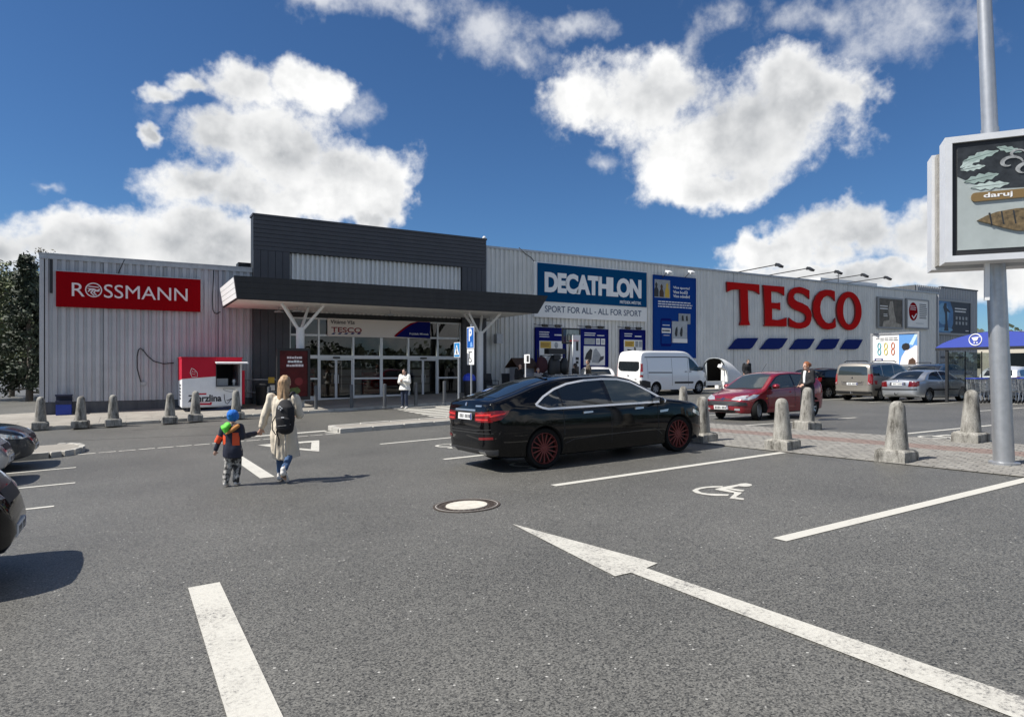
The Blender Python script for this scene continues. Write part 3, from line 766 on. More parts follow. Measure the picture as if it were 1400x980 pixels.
# fascia boards
for i in range(4):
    z0 = ZC0+0.03+i*0.205; z1_ = z0+0.19
    q = lambda z: (z-ZC0)/(ZC1-ZC0)
    b0, b1 = CB1-rk*(1-q(z0)), CB1-rk*(1-q(z1_))
    n0, n1 = CN+0.05*(1-q(z0))-0.012, CN+0.05*(1-q(z1_))-0.012
    a0, a1 = CB0+0.12*(1-q(z0)), CB0+0.12*(1-q(z1_))
    MB().add([(a0,n0,z0),(b0,n0,z0),(b1,n1,z1_),(a1,n1,z1_),(a0,n0+0.02,z0),(b0,n0+0.02,z0),(b1,n1+0.02,z1_),(a1,n1+0.02,z1_)], [(0,1,2,3),(7,6,5,4),(0,4,5,1),(1,5,6,2),(2,6,7,3),(3,7,4,0)]).build('fascia_board', M_DARK2, bld, off=BO)
MB().add([(CB0+0.14,CN+0.16,ZC0+0.02),(CB1-rk,CN+0.16,ZC0+0.02),(CB1-rk,NW-0.24,ZC0+0.02),(CB0+0.14,NW-0.24,ZC0+0.02),(CB0+0.14,CN+0.16,ZC0+0.08),(CB1-rk,CN+0.16,ZC0+0.08),(CB1-rk,NW-0.24,ZC0+0.08),(CB0+0.14,NW-0.24,ZC0+0.08)],
    [(3,2,1,0),(4,5,6,7),(0,1,5,4),(1,2,6,5),(2,3,7,6),(3,0,4,7)]).build('canopy_soffit', M_SOFFIT, bld, off=BO)
MB().box(CB0+0.2, CB1-0.1, CN+0.15, NW-0.24, ZC1-0.14, ZC1-0.06).build('canopy_roof', M_DARK2, bld, off=BO)
# pale slatted left end
en = MB().add([(CB0+0.14,CN+0.13,ZC0+0.02),(CB0+0.14,NW-0.24,ZC0+0.02),(CB0+0.02,NW-0.24,ZC1-0.03),(CB0+0.02,CN+0.13,ZC1-0.03),(CB0+0.19,CN+0.13,ZC0+0.02),(CB0+0.19,NW-0.24,ZC0+0.02),(CB0+0.07,NW-0.24,ZC1-0.03),(CB0+0.07,CN+0.13,ZC1-0.03)], [(0,1,2,3),(7,6,5,4),(0,4,5,1),(1,5,6,2),(2,6,7,3),(3,7,4,0)])
en.build('canopy_end', M_DARK2, bld, off=BO)
for i in range(4):
    z0 = ZC0+0.06+i*0.195; q0 = (z0-ZC0)/(ZC1-ZC0); q1 = (z0+0.175-ZC0)/(ZC1-ZC0)
    xa, xb = CB0+0.135-0.12*q0, CB0+0.135-0.12*q1
    MB().add([(xa,CN+0.2,z0),(xa,NW-0.26,z0),(xb,NW-0.26,z0+0.175),(xb,CN+0.2,z0+0.175),(xa-0.02,CN+0.2,z0),(xa-0.02,NW-0.26,z0),(xb-0.02,NW-0.26,z0+0.175),(xb-0.02,CN+0.2,z0+0.175)], [(0,1,2,3),(7,6,5,4),(0,4,5,1),(1,5,6,2),(2,6,7,3),(3,7,4,0)]).build('end_slat', M_WHITE, bld, off=BO)
en2 = MB().add([(CB1-rk,CN+0.13,ZC0+0.02),(CB1-rk,NW-0.24,ZC0+0.02),(CB1-0.02,NW-0.24,ZC1-0.03),(CB1-0.02,CN+0.13,ZC1-0.03),(CB1-rk-0.05,CN+0.13,ZC0+0.02),(CB1-rk-0.05,NW-0.24,ZC0+0.02),(CB1-0.07,NW-0.24,ZC1-0.03),(CB1-0.07,CN+0.13,ZC1-0.03)], [(0,1,2,3),(7,6,5,4),(0,4,5,1),(1,5,6,2),(2,6,7,3),(3,7,4,0)])
en2.build('canopy_end', M_DARK2, bld, off=BO)
# tree-like columns
for (px, cn) in ((410.5, 28.0), (656, 28.2)):
    cb_ = wp(px, 480, cn)[0]; zg = G(cb_, cn)+PVH; zt = 3.34 if px < 500 else 3.42
    c = MB().tube([(cb_, cn, zg-0.05), (cb_, cn, zt)], 0.165, 20).lathe([(0.2, 0), (0.2, 0.02), (0.17, 0.03)], c=(cb_, cn, zg), n=20).build('canopy_column', M_WHITE, bld, off=BO, smooth=True, sharp=40)
    for (db, dn) in ((-0.85, -0.5), (0.85, -0.5), (-0.45, 0.75), (0.5, 0.75)):
        MB().tube([(cb_+db*0.1, cn+dn*0.1, zt-0.1), (cb_+db, cn+dn, ZC0+0.02)], 0.062, 10).build('branch', M_WHITE, c, off=BO, smooth=True, sharp=40)
# lamps under the canopy
for (bb, nn) in ((5.6, 29.3), (6.2, 28.6), (10.2, 28.4), (15.9, 29.6)):
    MB().lathe([(0.02, -0.02), (0.02, -0.16), (0.2, -0.19), (0.2, -0.23)], c=(bb, nn, ZC0+0.02), n=16).build('canopy_lamp', M_TRIM, bld, off=BO, smooth=True, sharp=40)
MB().tube([(16.9, 30.5, 3.2), (16.9, 30.5, 4.2)], 0.03, 6).box(16.75, 17.1, 30.35, 30.7, 2.95, 3.45).build('wall_camera', M_TRIM, bld, off=BO)

# ---- annex at the far end
AN = 33.0
AO = (B_R+0.3, AN, 0)
anx = E('annex_building', AO, 0, 'plain grey annex block at the far end of the supermarket', 'building')
a0, a1 = wp(1286, 392, AN)[0], wp(1335.5, 398, AN)[0]; zt = wp(1286, 391.3, AN)[1]
ribbed(B_R+0.3, a1, 0, zt-0.12, AN, pitch=0.3).build('wall', mat('annex_sheet', (0.40, 0.405, 0.41), 0.6, 0.2, var=0.08), anx, off=AO, recalc=False)
MB().box(B_R+0.3, a1, AN+0.05, AN+18, -0.2, zt-0.12).build('wall_core', M_PLINTH, anx, off=AO)
MB().box(a0, a1+0.05, AN-0.1, AN+0.2, zt-0.11, zt).build('coping', M_DARK, anx, off=AO)
MB().box(a0-9, a0+0.02, AN+6, AN+9, zt-0.6, zt+0.9).build('roof_plant', M_WHITE, anx, off=AO)
MB().box(a0-0.1, a1-2, AN-0.1, AN-0.02, 2.55, 2.72).build('cable_tray', M_PLINTH, anx, off=AO)

# ================================================================== signs on the front
SN_ = NW-0.14
def sbox(x0, yt, x1, yb, n):
    """pixel box -> (b0, b1, z0, z1) on plane n, heights read at the left edge"""
    b0, zt = wp(x0, yt, n); _, zb = wp(x0, yb, n); b1, _ = wp(x1, yt, n)
    return b0, b1, zb, zt
# red drugstore sign
b0, b1, z0, z1_ = sbox(76.4, 370.4, 274.3, 418.7, SN_-0.1)
so = ((b0+b1)/2, SN_, z0)
s = E('shop_sign', so, 0, 'long red sign with white drugstore lettering and round emblem', 'sign')
MB().box(b0, b1, SN_-0.10, SN_+0.06, z0, z1_).build('panel', M_RED, s, off=so)
MB().box(b0-0.03, b1+0.03, SN_-0.09, SN_+0.07, z1_+0.002, z1_+0.035).box(b1+0.002, b1+0.035, SN_-0.09, SN_+0.07, z0, z1_).build('edge_trim', M_TRIM, s, off=so)
M_ROSW = mat('rossmann_white', (0.80, 0.70, 0.69), 0.5)
n_ = SN_-0.13
q = lambda x, y: wp(90+x/7.368, 375+y/7.368, n_)
zb_, ztp = q(60, 218)[1], q(60, 84)[1]
text('letter', 'R', q(60,0)[0], q(190,0)[0], zb_, ztp, n_, M_ROSW, s, 0.03, 0.0, off=so)
text('letter', 'SSMANN', q(384,0)[0], q(1226,0)[0], zb_-0.01, ztp+0.005, n_, M_ROSW, s, 0.03, 0.0, off=so, split=True)
cx_, cz_ = q(280, 158); rr = (q(366,158)[0]-q(194,158)[0])/2
def ringp(cx, cz, r0, r1, k=40, a0=0.0, a1=2*math.pi):
    o_ = [(cx+r0*math.cos(a0+(a1-a0)*i/k), cz+r0*math.sin(a0+(a1-a0)*i/k)) for i in range(k+1)]
    i_ = [(cx+r1*math.cos(a0+(a1-a0)*i/k), cz+r1*math.sin(a0+(a1-a0)*i/k)) for i in range(k, -1, -1)]
    return o_, i_
def ring_mb(mb, cx, cz, r0, r1, y0, y1, k=36, sx_=1.0):
    base = len(mb.v)
    for i in range(k):
        a = 2*math.pi*i/k
        for r in (r0, r1):
            for y in (y0, y1): mb.v.append((cx+sx_*r*math.cos(a), y, cz+r*math.sin(a)))
    for i in range(k):
        A = base+4*i; B = base+4*((i+1) % k)
        mb.f += [(A, B, B+2, A+2), (A+1, A+3, B+3, B+1), (A, A+1, B+1, B), (A+2, B+2, B+3, A+3)]
    return mb
em = ring_mb(MB(), cx_, cz_, rr, rr*0.86, n_, n_+0.03)
# emblem: hatched horse-like bars inside the ring
u_ = lambda x, y: (cx_+x*rr, cz_+y*rr)
for k_, pts in enumerate(([(-0.70,0.42),(0.62,0.34),(0.60,0.46),(-0.55,0.54)], [(-0.78,0.20),(0.05,0.20),(0.40,0.02),(0.74,0.24),(0.66,-0.18),(0.40,-0.22),(0.05,-0.04),(-0.30,-0.02),(-0.62,-0.30),(-0.70,-0.22),(-0.48,0.06)],
            [(-0.20,-0.06),(-0.42,-0.36),(-0.02,-0.80),(0.14,-0.76),(-0.22,-0.38),(0.02,-0.06)], [(0.08,-0.10),(-0.08,-0.36),(0.26,-0.72),(0.40,-0.64),(0.12,-0.36),(0.26,-0.14)])):
    em.poly([u_(*p) for p in pts], n_+0.001*k_, n_+0.03)
em.build('emblem', M_ROSW, s, off=so)
# blue sports shop sign
n_ = SN_-0.15
b0, z1_ = wp(735.5, 358.8, n_); b1 = wp(884.5, 373, n_)[0]; z0 = wp(735.5, 411.2, n_)[1]; z00 = wp(735.5, 432.2, n_)[1]
so = ((b0+b1)/2, SN_, z00)
s = E('shop_sign', so, 0, 'blue sports shop sign with big pale letters above a pale slogan strip', 'sign')
MB().box(b0-0.18, b1+0.05, SN_-0.08, SN_+0.06, z00-0.04, z1_+0.05).build('backing_board', M_OFFW, s, off=so)
MB().box(b0, b1, SN_-0.13, SN_-0.083, z0, z1_).build('panel', M_DBLUE, s, off=so)
n2 = SN_-0.16
bb0, bb1 = wp(744.8, 385, n2)[0], wp(877.0, 394, n2)[0]; zt, zb_ = wp(744.8, 371.2, n2)[1], wp(744.8, 399.4, n2)[1]
text('letter', 'DECATHLON', bb0, bb1, zb_, zt, n2, M_LETW, s, 0.025, 0.05, 0.93, off=so, split=True)
text('place_name', 'FRÝDEK-MÍSTEK', wp(848,410,n2)[0], bb1, wp(848,414.8,n2)[1], wp(848,409.8,n2)[1], n2+0.02, M_LETW, s, 0.008, 0.01, off=so)
text('slogan', 'SPORT FOR ALL - ALL FOR SPORT', wp(746,420,n2)[0], wp(878,428,n2)[0], wp(746,426.2,n2)[1], wp(746,417.4,n2)[1], SN_-0.09, mat('slogan_navy', (0.03, 0.06, 0.12), 0.5), s, 0.006, 0.006, off=so)
# TESCO letters and stripes
LNN = NW-0.20
lo_ = (wp(994, 477, LNN)[0], LNN, wp(994, 477, LNN)[1])
s = E('letter_sign', lo_, 0, 'giant red serif capital letters over five slanted blue stripes on the wall', 'sign')
zA = lambda p: wp(985+p[0]/8.91, 375+p[1]/8.91, LNN); zB = lambda p: wp(1075+p[0]/9.8, 385+p[1]/9.8, LNN)
T_ = [(80,90),(475,125),(478,245),(440,215),(400,200),(335,190),(340,400),(345,560),(362,612),(360,620),(240,620),(240,610),(255,560),(248,400),(240,185),(180,182),(130,192),(85,215)]
E_ = [(520,130),(780,152),(780,262),(745,235),(700,215),(620,205),(622,345),(700,350),(730,342),(732,438),(700,422),(630,415),(632,550),(700,558),(760,545),(808,525),(808,635),(535,630),(545,600),(540,400),(530,170)]
S_ = [(312,118),(312,235),(280,200),(230,165),(180,152),(140,152),(110,170),(100,205),(110,235),(150,265),(220,290),(290,330),(330,390),(342,450),(335,520),(310,580),(260,615),(200,630),(130,625),(45,600),(40,482),(85,520),(140,548),(190,552),(240,540),(265,510),(270,470),(250,435),(200,405),(130,380),(70,345),(35,295),(25,235),(35,160),(70,105),(120,78),(180,70),(240,85)]
C_ = [(652,130),(655,262),(630,225),(590,195),(550,188),(500,215),(470,265),(455,340),(462,420),(490,495),(530,545),(575,562),(630,545),(660,488),(668,605),(630,630),(570,642),(500,630),(430,570),(380,480),(358,380),(365,280),(400,190),(460,130),(530,108),(600,112)]
def letter(pts):
    o = MB().poly(pts, LNN, LNN+0.12).build('letter', M_TRED, s, off=lo_)
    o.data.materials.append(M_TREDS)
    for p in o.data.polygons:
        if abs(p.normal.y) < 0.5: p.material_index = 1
for L_, f_ in ((T_, zA), (E_, zA), (S_, zB), (C_, zB)): letter([f_(p) for p in L_])
oc = zB((848, 392)); rx0 = (zB((1012,392))[0]-zB((682,392))[0])/2; rz0 = (zB((848,135))[1]-zB((848,650))[1])/2
rx1 = (zB((938,392))[0]-zB((768,392))[0])/2; rz1 = (zB((848,212))[1]-zB((848,578))[1])/2
mbo = MB(); K = 44
for i in range(K):
    a = 2*math.pi*i/K
    for rx_, rz_ in ((rx0, rz0), (rx1, rz1)):
        for y in (LNN, LNN+0.12): mbo.v.append((oc[0]+rx_*math.cos(a), y, oc[1]+rz_*math.sin(a)))
for i in range(K):
    A = 4*i; B = 4*((i+1) % K); mbo.f += [(A, B, B+2, A+2), (A+1, A+3, B+3, B+1), (A, A+1, B+1, B), (A+2, B+2, B+3, A+3)]
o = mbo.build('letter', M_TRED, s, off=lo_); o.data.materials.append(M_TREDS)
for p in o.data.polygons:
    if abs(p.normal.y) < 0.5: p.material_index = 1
for pts, f_ in (([(100,912),(150,855),(195,795),(228,778),(470,775),(430,840),(400,885),(368,910)], zA), ([(490,912),(535,860),(575,802),(612,778),(830,778),(790,840),(758,888),(715,912)], zA),
        ([(50,908),(95,850),(138,785),(172,766),(395,765),(355,830),(322,882),(285,905)], zB), ([(408,908),(450,850),(490,788),(522,768),(725,765),(690,835),(662,886),(625,905)], zB), ([(738,905),(770,850),(800,797),(835,774),(1035,775),(1000,840),(972,890),(935,905)], zB)):
    MB().poly([f_(p) for p in pts], LNN+0.04, LNN+0.12).build('blue_stripe', M_TBLUE, s, off=lo_)

# ---- posters
def poster(px, n, frame, bg, label, cat='poster', fw_=0.07, name='wall_poster', depth=0.1):
    b0, b1, z0, z1_ = sbox(*px, n)
    so = ((b0+b1)/2, n, z0)
    e = E(name, so, 0, label, cat)
    MB().box(b0, b1, n-depth*0.6, n+depth*0.4+0.04, z0, z1_).build('print_panel', bg, e, off=so)
    f = MB(); d0, d1 = n-depth, n+depth*0.4+0.02
    f.box(b0-fw_, b1+fw_, d0, d1, z1_, z1_+fw_).box(b0-fw_, b1+fw_, d0, d1, z0-fw_, z0).box(b0-fw_, b0, d0, d1, z0, z1_).box(b1, b1+fw_, d0, d1, z0, z1_)
    f.build('frame', frame, e, off=so)
    W_, H_ = b1-b0, z1_-z0; yf = n-depth*0.6
    lay = [0]
    def R_(name, x0, x1, y0, y1, m):
        lay[0] += 1; yy = yf-0.0025*lay[0]
        return MB().box(b0+W_*x0, b0+W_*x1, yy, yf+0.01, z0+H_*y0, z0+H_*y1).build(name, m, e, off=so)
    def P_(name, pts, m):
        lay[0] += 1; yy = yf-0.0025*lay[0]
        return MB().poly([(b0+W_*x, z0+H_*y) for x, y in pts], yy, yf+0.01).build(name, m, e, off=so)
    def T_(s_, x0, x1, y0, y1, m, bold=0.0):
        lay[0] += 1; yy = yf-0.0025*lay[0]
        return text('printed_text', s_, b0+W_*x0, b0+W_*x1, z0+H_*y0, z0+H_*y1, yy, m, e, 0.006, bold, off=so)
    def lines(x0, x1, y0, y1, k, m, seed=1):
        rnd = random.Random(seed); mb = MB(); lay[0] += 1; yy = yf-0.0025*lay[0]; h = (y1-y0)/k
        for i in range(k):
            x = x0; end = x1-rnd.random()*0.15*(x1-x0)
            while x < end:
                w = min((x1-x0)*rnd.uniform(0.03, 0.11), end-x)
                mb.box(b0+W_*x, b0+W_*(x+w), yy, yf+0.01, z0+H_*(y1-(i+0.72)*h), z0+H_*(y1-(i+0.30)*h)); x += w+(x1-x0)*0.018
        o_ = mb.build('printed_lines', m, e, off=so); o_['kind'] = 'stuff'; return o_
    return e, R_, P_, T_, lines
ell = lambda cx, cy, rx, ry, k=20: [(cx+rx*math.cos(2*math.pi*i/k), cy+ry*math.sin(2*math.pi*i/k)) for i in range(k)]
# three blue framed posters
e, R_, P_, T_, ln = poster((732.6, 448.6, 772, 520), NW-0.1, M_NAVY, M_NAVY, 'navy poster with yellow price tag behind the basketball hoop', fw_=0.05)
R_('white_field', 0.1, 0.9, 0.06, 0.76, M_OFFW); R_('price_tag', 0.13, 0.50, 0.62, 0.75, M_YEL); ln(0.1, 0.45, 0.82, 0.95, 3, M_LETW, 3); ln(0.62, 0.92, 0.85, 0.91, 1, M_LETW, 4); ln(0.15, 0.48, 0.65, 0.72, 2, M_WOOD, 5)
P_('product_picture', ell(0.68, 0.68, 0.06, 0.06), M_GREYP); P_('product_picture', [(0.3,0.15),(0.7,0.12),(0.75,0.4),(0.5,0.5),(0.28,0.42)], M_GREYP)
e, R_, P_, T_, ln = poster((793.6, 450.4, 829.6, 506.5), NW-0.1, M_NAVY, M_NAVY, 'navy poster showing a dark and pale tent beside the white banner pole', fw_=0.05)
R_('white_field', 0.1, 0.9, 0.13, 0.60, M_OFFW); R_('product_picture', 0.12, 0.52, 0.64, 0.79, M_GREYP); R_('price_box', 0.56, 0.71, 0.64, 0.79, M_OFFW); R_('price_box', 0.75, 0.90, 0.64, 0.79, M_OFFW)
P_('tent_picture', [(0.13,0.28),(0.2,0.42),(0.35,0.54),(0.42,0.5),(0.38,0.25)], M_BLACK); P_('tent_picture', [(0.4,0.2),(0.47,0.5),(0.56,0.55),(0.7,0.42),(0.8,0.28),(0.66,0.18)], M_GREYP); P_('tent_picture', [(0.64,0.2),(0.72,0.34),(0.86,0.36),(0.84,0.28)], M_DARK)
ln(0.12, 0.55, 0.84, 0.94, 2, M_LETW, 3); ln(0.6, 0.88, 0.84, 0.89, 1, M_LETW, 4); ln(0.5, 0.75, 0.045, 0.075, 1, M_LETW, 7); ln(0.58, 0.69, 0.67, 0.76, 2, M_GREYP, 5); ln(0.77, 0.88, 0.67, 0.76, 2, M_GREYP, 6)
e, R_, P_, T_, ln = poster((848.2, 451.4, 880.3, 505), NW-0.1, M_NAVY, M_NAVY, 'navy poster showing a bicycle above the white van roof', fw_=0.05)
R_('white_field', 0.12, 0.9, 0.1, 0.76, M_OFFW); R_('price_tag', 0.16, 0.55, 0.58, 0.73, M_YEL); ln(0.14, 0.5, 0.83, 0.94, 2, M_LETW, 5); ln(0.58, 0.9, 0.82, 0.89, 1, M_LETW, 6); ln(0.2, 0.5, 0.6, 0.7, 2, M_WOOD, 8)
R_('price_box', 0.6, 0.72, 0.58, 0.73, M_GREYP); R_('price_box', 0.76, 0.88, 0.58, 0.73, M_GREYP)
def ring_pts(cx, cy, r, w, k=20):
    o_ = [(cx+r*math.cos(2*math.pi*i/k), cy+0.8*r*math.sin(2*math.pi*i/k)) for i in range(k+1)]
    i_ = [(cx+(r-w)*math.cos(2*math.pi*i/k), cy+0.8*(r-w)*math.sin(2*math.pi*i/k)) for i in range(k, -1, -1)]
    return o_, i_
for cx2 in (0.30, 0.76):
    o_, i_ = ring_pts(cx2, 0.30, 0.17, 0.03)
    P_('bicycle_picture', o_[:11]+i_[-11:], M_BLACK); P_('bicycle_picture', o_[10:]+i_[:11], M_BLACK)
P_('bicycle_picture', [(0.3,0.30),(0.42,0.46),(0.66,0.46),(0.76,0.3),(0.72,0.3),(0.62,0.43),(0.45,0.43),(0.34,0.29)], M_BLACK); P_('bicycle_picture', [(0.26,0.48),(0.44,0.45),(0.43,0.5),(0.27,0.52)], M_BLACK); P_('bicycle_picture', [(0.56,0.44),(0.62,0.44),(0.60,0.56),(0.55,0.58)], M_BLACK)
# tall blue banner
e, R_, P_, T_, ln = poster((893.2, 376.0, 950.5, 488.6), NW-0.1, M_BBLUE, M_BBLUE, 'tall blue banner with photos and loyalty slogan beside the sports shop sign', 'banner', 0.02, 'wall_banner', 0.06)
R_('photo', 0.02, 0.38, 0.73, 0.95, M_GREYP)
for (x, y, c) in ((0.06,0.82,M_BLACK),(0.18,0.80,M_BROWN),(0.31,0.82,M_YEL)):
    P_('printed_figure', [(x-0.05,0.74),(x-0.05,y),(x-0.02,y+0.04),(x-0.03,y+0.07),(x,y+0.10),(x+0.03,y+0.07),(x+0.02,y+0.04),(x+0.05,y),(x+0.05,0.74)], c)
T_('Více sportu!', 0.45, 0.85, 0.845, 0.885, M_LETW, 0.02); T_('Více bodů!', 0.45, 0.80, 0.795, 0.838, M_LETW, 0.02); T_('Více odměn!', 0.45, 0.85, 0.745, 0.785, M_LETW, 0.02)
ln(0.1, 0.92, 0.61, 0.70, 3, M_LETW, 11)
P_('phone_picture', [(0.16,0.16),(0.16,0.46),(0.18,0.48),(0.39,0.48),(0.41,0.46),(0.41,0.16),(0.39,0.14),(0.18,0.14)], M_NAVY); P_('phone_screen', [(0.175,0.17),(0.175,0.45),(0.395,0.45),(0.395,0.17)], M_BBLUE)
R_('photo', 0.18, 0.39, 0.30, 0.36, M_OFFW); ln(0.19, 0.38, 0.305, 0.355, 1, M_BLACK, 12); ln(0.2, 0.37, 0.385, 0.41, 1, M_LETW, 13); ln(0.22, 0.36, 0.265, 0.28, 1, M_LETW, 14)
R_('photo', 0.58, 0.86, 0.42, 0.55, M_GREYP); R_('photo', 0.42, 0.78, 0.185, 0.45, mat('photo_grey', (0.40, 0.42, 0.43), 0.6, var=0.2, vscale=3))
for x in (0.52, 0.64): P_('printed_figure', [(x-0.02,0.26),(x-0.04,0.30),(x-0.02,0.36),(x+0.02,0.39),(x+0.03,0.34),(x+0.02,0.27)], M_BLACK)
for x in (0.67, 0.77): P_('printed_figure', [(x-0.02,0.46),(x-0.02,0.52),(x+0.015,0.53),(x+0.03,0.46)], M_BLACK)
R_('photo', 0.44, 0.78, 0.185, 0.235, M_OFFW); ln(0.40, 0.74, 0.045, 0.06, 1, M_LETW, 16)
# posters right of the letters
M_GFR = mat('poster_frame_grey', (0.30, 0.30, 0.30), 0.5, 0.4)
M_SEP = mat('photo_sepia', (0.10, 0.085, 0.065), 0.6, var=0.6, vscale=1.8)
e, R_, P_, T_, ln = poster((1200.5, 407.6, 1232.3, 446.5), NW-0.12, M_GFR, M_SEP, 'dark sepia photo poster in a grey frame beside the giant letters', fw_=0.12)
M_SEPL = mat('photo_sepia_light', (0.34, 0.30, 0.24), 0.6, var=0.5, vscale=3)
P_('printed_figure', [(0.42,0.0),(0.45,0.35),(0.40,0.6),(0.48,0.92),(0.6,0.94),(0.64,0.6),(0.72,0.3),(0.76,0.0)], M_SEPL); P_('printed_figure', [(0.15,0.0),(0.2,0.2),(0.4,0.25),(0.95,0.12),(0.98,0.0)], M_SEPL)
ln(0.05, 0.38, 0.6, 0.78, 2, M_OFFW, 21); ln(0.2, 0.38, 0.36, 0.48, 2, M_OFFW, 22)
e, R_, P_, T_, ln = poster((1239.6, 409.8, 1267.6, 446.8), NW-0.12, M_GFR, M_OFFW, 'white poster with a dark red oval logo in a grey frame', fw_=0.12)
P_('red_oval', ell(0.28, 0.58, 0.21, 0.34, 28), M_RED); ln(0.14, 0.42, 0.62, 0.82, 3, M_ROSW, 23); P_('white_tick', [(0.2,0.42),(0.3,0.3),(0.46,0.5),(0.42,0.52),(0.30,0.37),(0.24,0.44)], M_WHITE)
ln(0.58, 0.95, 0.32, 0.9, 8, M_DARK, 24); ln(0.4, 0.8, 0.13, 0.17, 1, M_GREYP, 25)
M_NIGHT = mat('photo_night_blue', (0.008, 0.014, 0.03), 0.5); M_GLOW = mat('photo_blue', (0.05, 0.17, 0.36), 0.5, var=0.5, vscale=0.5); M_GLOW2 = mat('photo_pale_blue', (0.16, 0.36, 0.55), 0.5, var=0.3, vscale=0.8)
e, R_, P_, T_, ln = poster((1277.5, 410.5, 1325.5, 454.2), AN-0.15, M_GFR, M_NIGHT, 'dark blue poster with a slim glowing figure on the annex wall', fw_=0.18)
P_('blue_glow', [(0,0),(0,1),(0.42,1),(0.5,0.7),(0.5,0.3),(0.42,0)], M_GLOW); P_('blue_glow', ell(0.22, 0.6, 0.16, 0.34, 24), M_GLOW2); P_('blue_glow', ell(0.27, 0.1, 0.22, 0.07, 24), M_GLOW2)
P_('printed_figure', [(0.24,0.06),(0.28,0.3),(0.27,0.6),(0.22,0.8),(0.25,0.93),(0.31,0.95),(0.32,0.8),(0.42,0.68),(0.41,0.64),(0.33,0.68),(0.34,0.3),(0.37,0.06)], M_NIGHT)
ln(0.55, 0.92, 0.66, 0.84, 2, M_LETW, 26)
for r_ in range(2):
    for c_ in range(4): R_('printed_icon', 0.57+0.095*c_, 0.62+0.095*c_, 0.28+0.16*r_, 0.38+0.16*r_, M_GREYP)
ln(0.86, 0.95, 0.06, 0.12, 1, M_LETW, 27)

# welcome sign over the doors
WN = NW-0.14
b0, z1_ = wp(448, 434.9, WN); b1 = wp(588, 438, WN)[0]; z0 = wp(448, 459.7, WN)[1]
so = ((b0+b1)/2, WN, z0)
s = E('welcome_sign', so, 0, 'pale welcome sign with a navy curved corner over the glass doors', 'sign')
MB().box(b0, b1, WN, WN+0.07, z0, z1_).build('panel', mat('welcome_panel', (0.78, 0.70, 0.63), 0.6), s, off=so)
zc = lambda x, y: (wp(430+x/6.667, 425+y/6.667, WN))
arc = [(740,236),(780,200),(830,160),(890,122),(950,100),(1010,88),(1054,86)]
P1 = [zc(*p) for p in arc]; P1 = [(p[0], clampf(p[1], z0+0.012, z1_-0.02)) for p in P1]
MB().poly(P1+[(b1-0.003, P1[-1][1]), (b1-0.003, z0+0.01)], WN-0.010, WN+0.02).build('navy_curve', M_NAVY, s, off=so)
P2 = [(p[0]-0.09, p[1]+0.045) for p in P1]; P2 = [(p[0], clampf(p[1], z0+0.01, z1_-0.01)) for p in P2]
MB().poly(P2+P1[::-1], WN-0.006, WN+0.02).build('red_edge', M_RED, s, off=so)
MT = mat('welcome_dark', (0.05, 0.04, 0.045), 0.5)
def tx(s_, x0, x1, yt, yb, m, bold=0.0):
    a = zc(x0, yt); c = zc(x1, yt); d = zc(x0, yb)
    text('printed_text', s_, a[0], c[0], d[1], a[1], WN-0.014, m, s, 0.01, bold, off=so)
tx('Vítáme Vás', 146, 365, 80, 116, MT, 0.01); tx('TESCO', 152, 430, 146, 194, mat('welcome_red', (0.25, 0.02, 0.02), 0.5), 0.02)
for k in range(5):
    a = zc(152+k*58, 213); c = zc(195+k*58, 213); h = 0.045
    MB().poly([(a[0], a[1]), (a[0]+0.09, a[1]+h*1.6), (c[0], a[1]+h*1.6), (c[0]-0.09, a[1])], WN-0.012, WN+0.01).build('blue_stripe', M_NAVY, s, off=so)
tx('Frýdek Místek', 866, 1040, 199, 222, M_LETW, 0.01)

# ---- floodlights over the letters, spot lamps, picture lamps
fproto = None
for i, b in enumerate((35.8, 38.9, 41.9, 44.9, 47.7)):
    if fproto is None:
        fproto = E('floodlight', (b, NW+0.3, Z_TES), 0, 'black floodlight on a long boom above the giant letter T', 'floodlight', 'floodlights along the roof edge above the giant letters')
        MB().box(-0.12, 0.12, -0.1, 0.4, -0.45, 0.02).tube([(0, 0, 0), (0, -3.35, 0.10)], 0.035, 6).build('boom', M_DARK2, fproto)
        MB().cbox((0, -3.5, 0.02), (0.34, 0.42, 0.14), rx=R(32)).box(-0.05, 0.05, -3.4, -3.2, 0.0, 0.16).build('lamp_head', M_BLACK, fproto)
    else:
        c = copy_tree(fproto); c.location = (b, NW+0.3, Z_TES)
        c['label'] = 'black floodlight on a long boom above the giant letter '+'TESCO'[i]
for i, (px, lb) in enumerate(((913, 'white spot lamp above the photo corner of the tall blue banner'), (944, 'white spot lamp above the right corner of the tall blue banner'))):
    b, z = wp(px, 373, NW-0.6)
    e = E('spot_lamp', (b, NW-0.05, z), 0, lb, 'lamp')
    MB().tube([(0, 0, -0.3), (-0.05, -0.5, 0.0)], 0.02, 6).build('arm', M_BLACK, e)
    MB().cbox((0.02, -0.62, 0.05), (0.34, 0.30, 0.10), rx=R(25)).cbox((0.22, -0.55, -0.05), (0.26, 0.24, 0.09), rx=R(25)).build('lamp_head', M_WHITE, e)
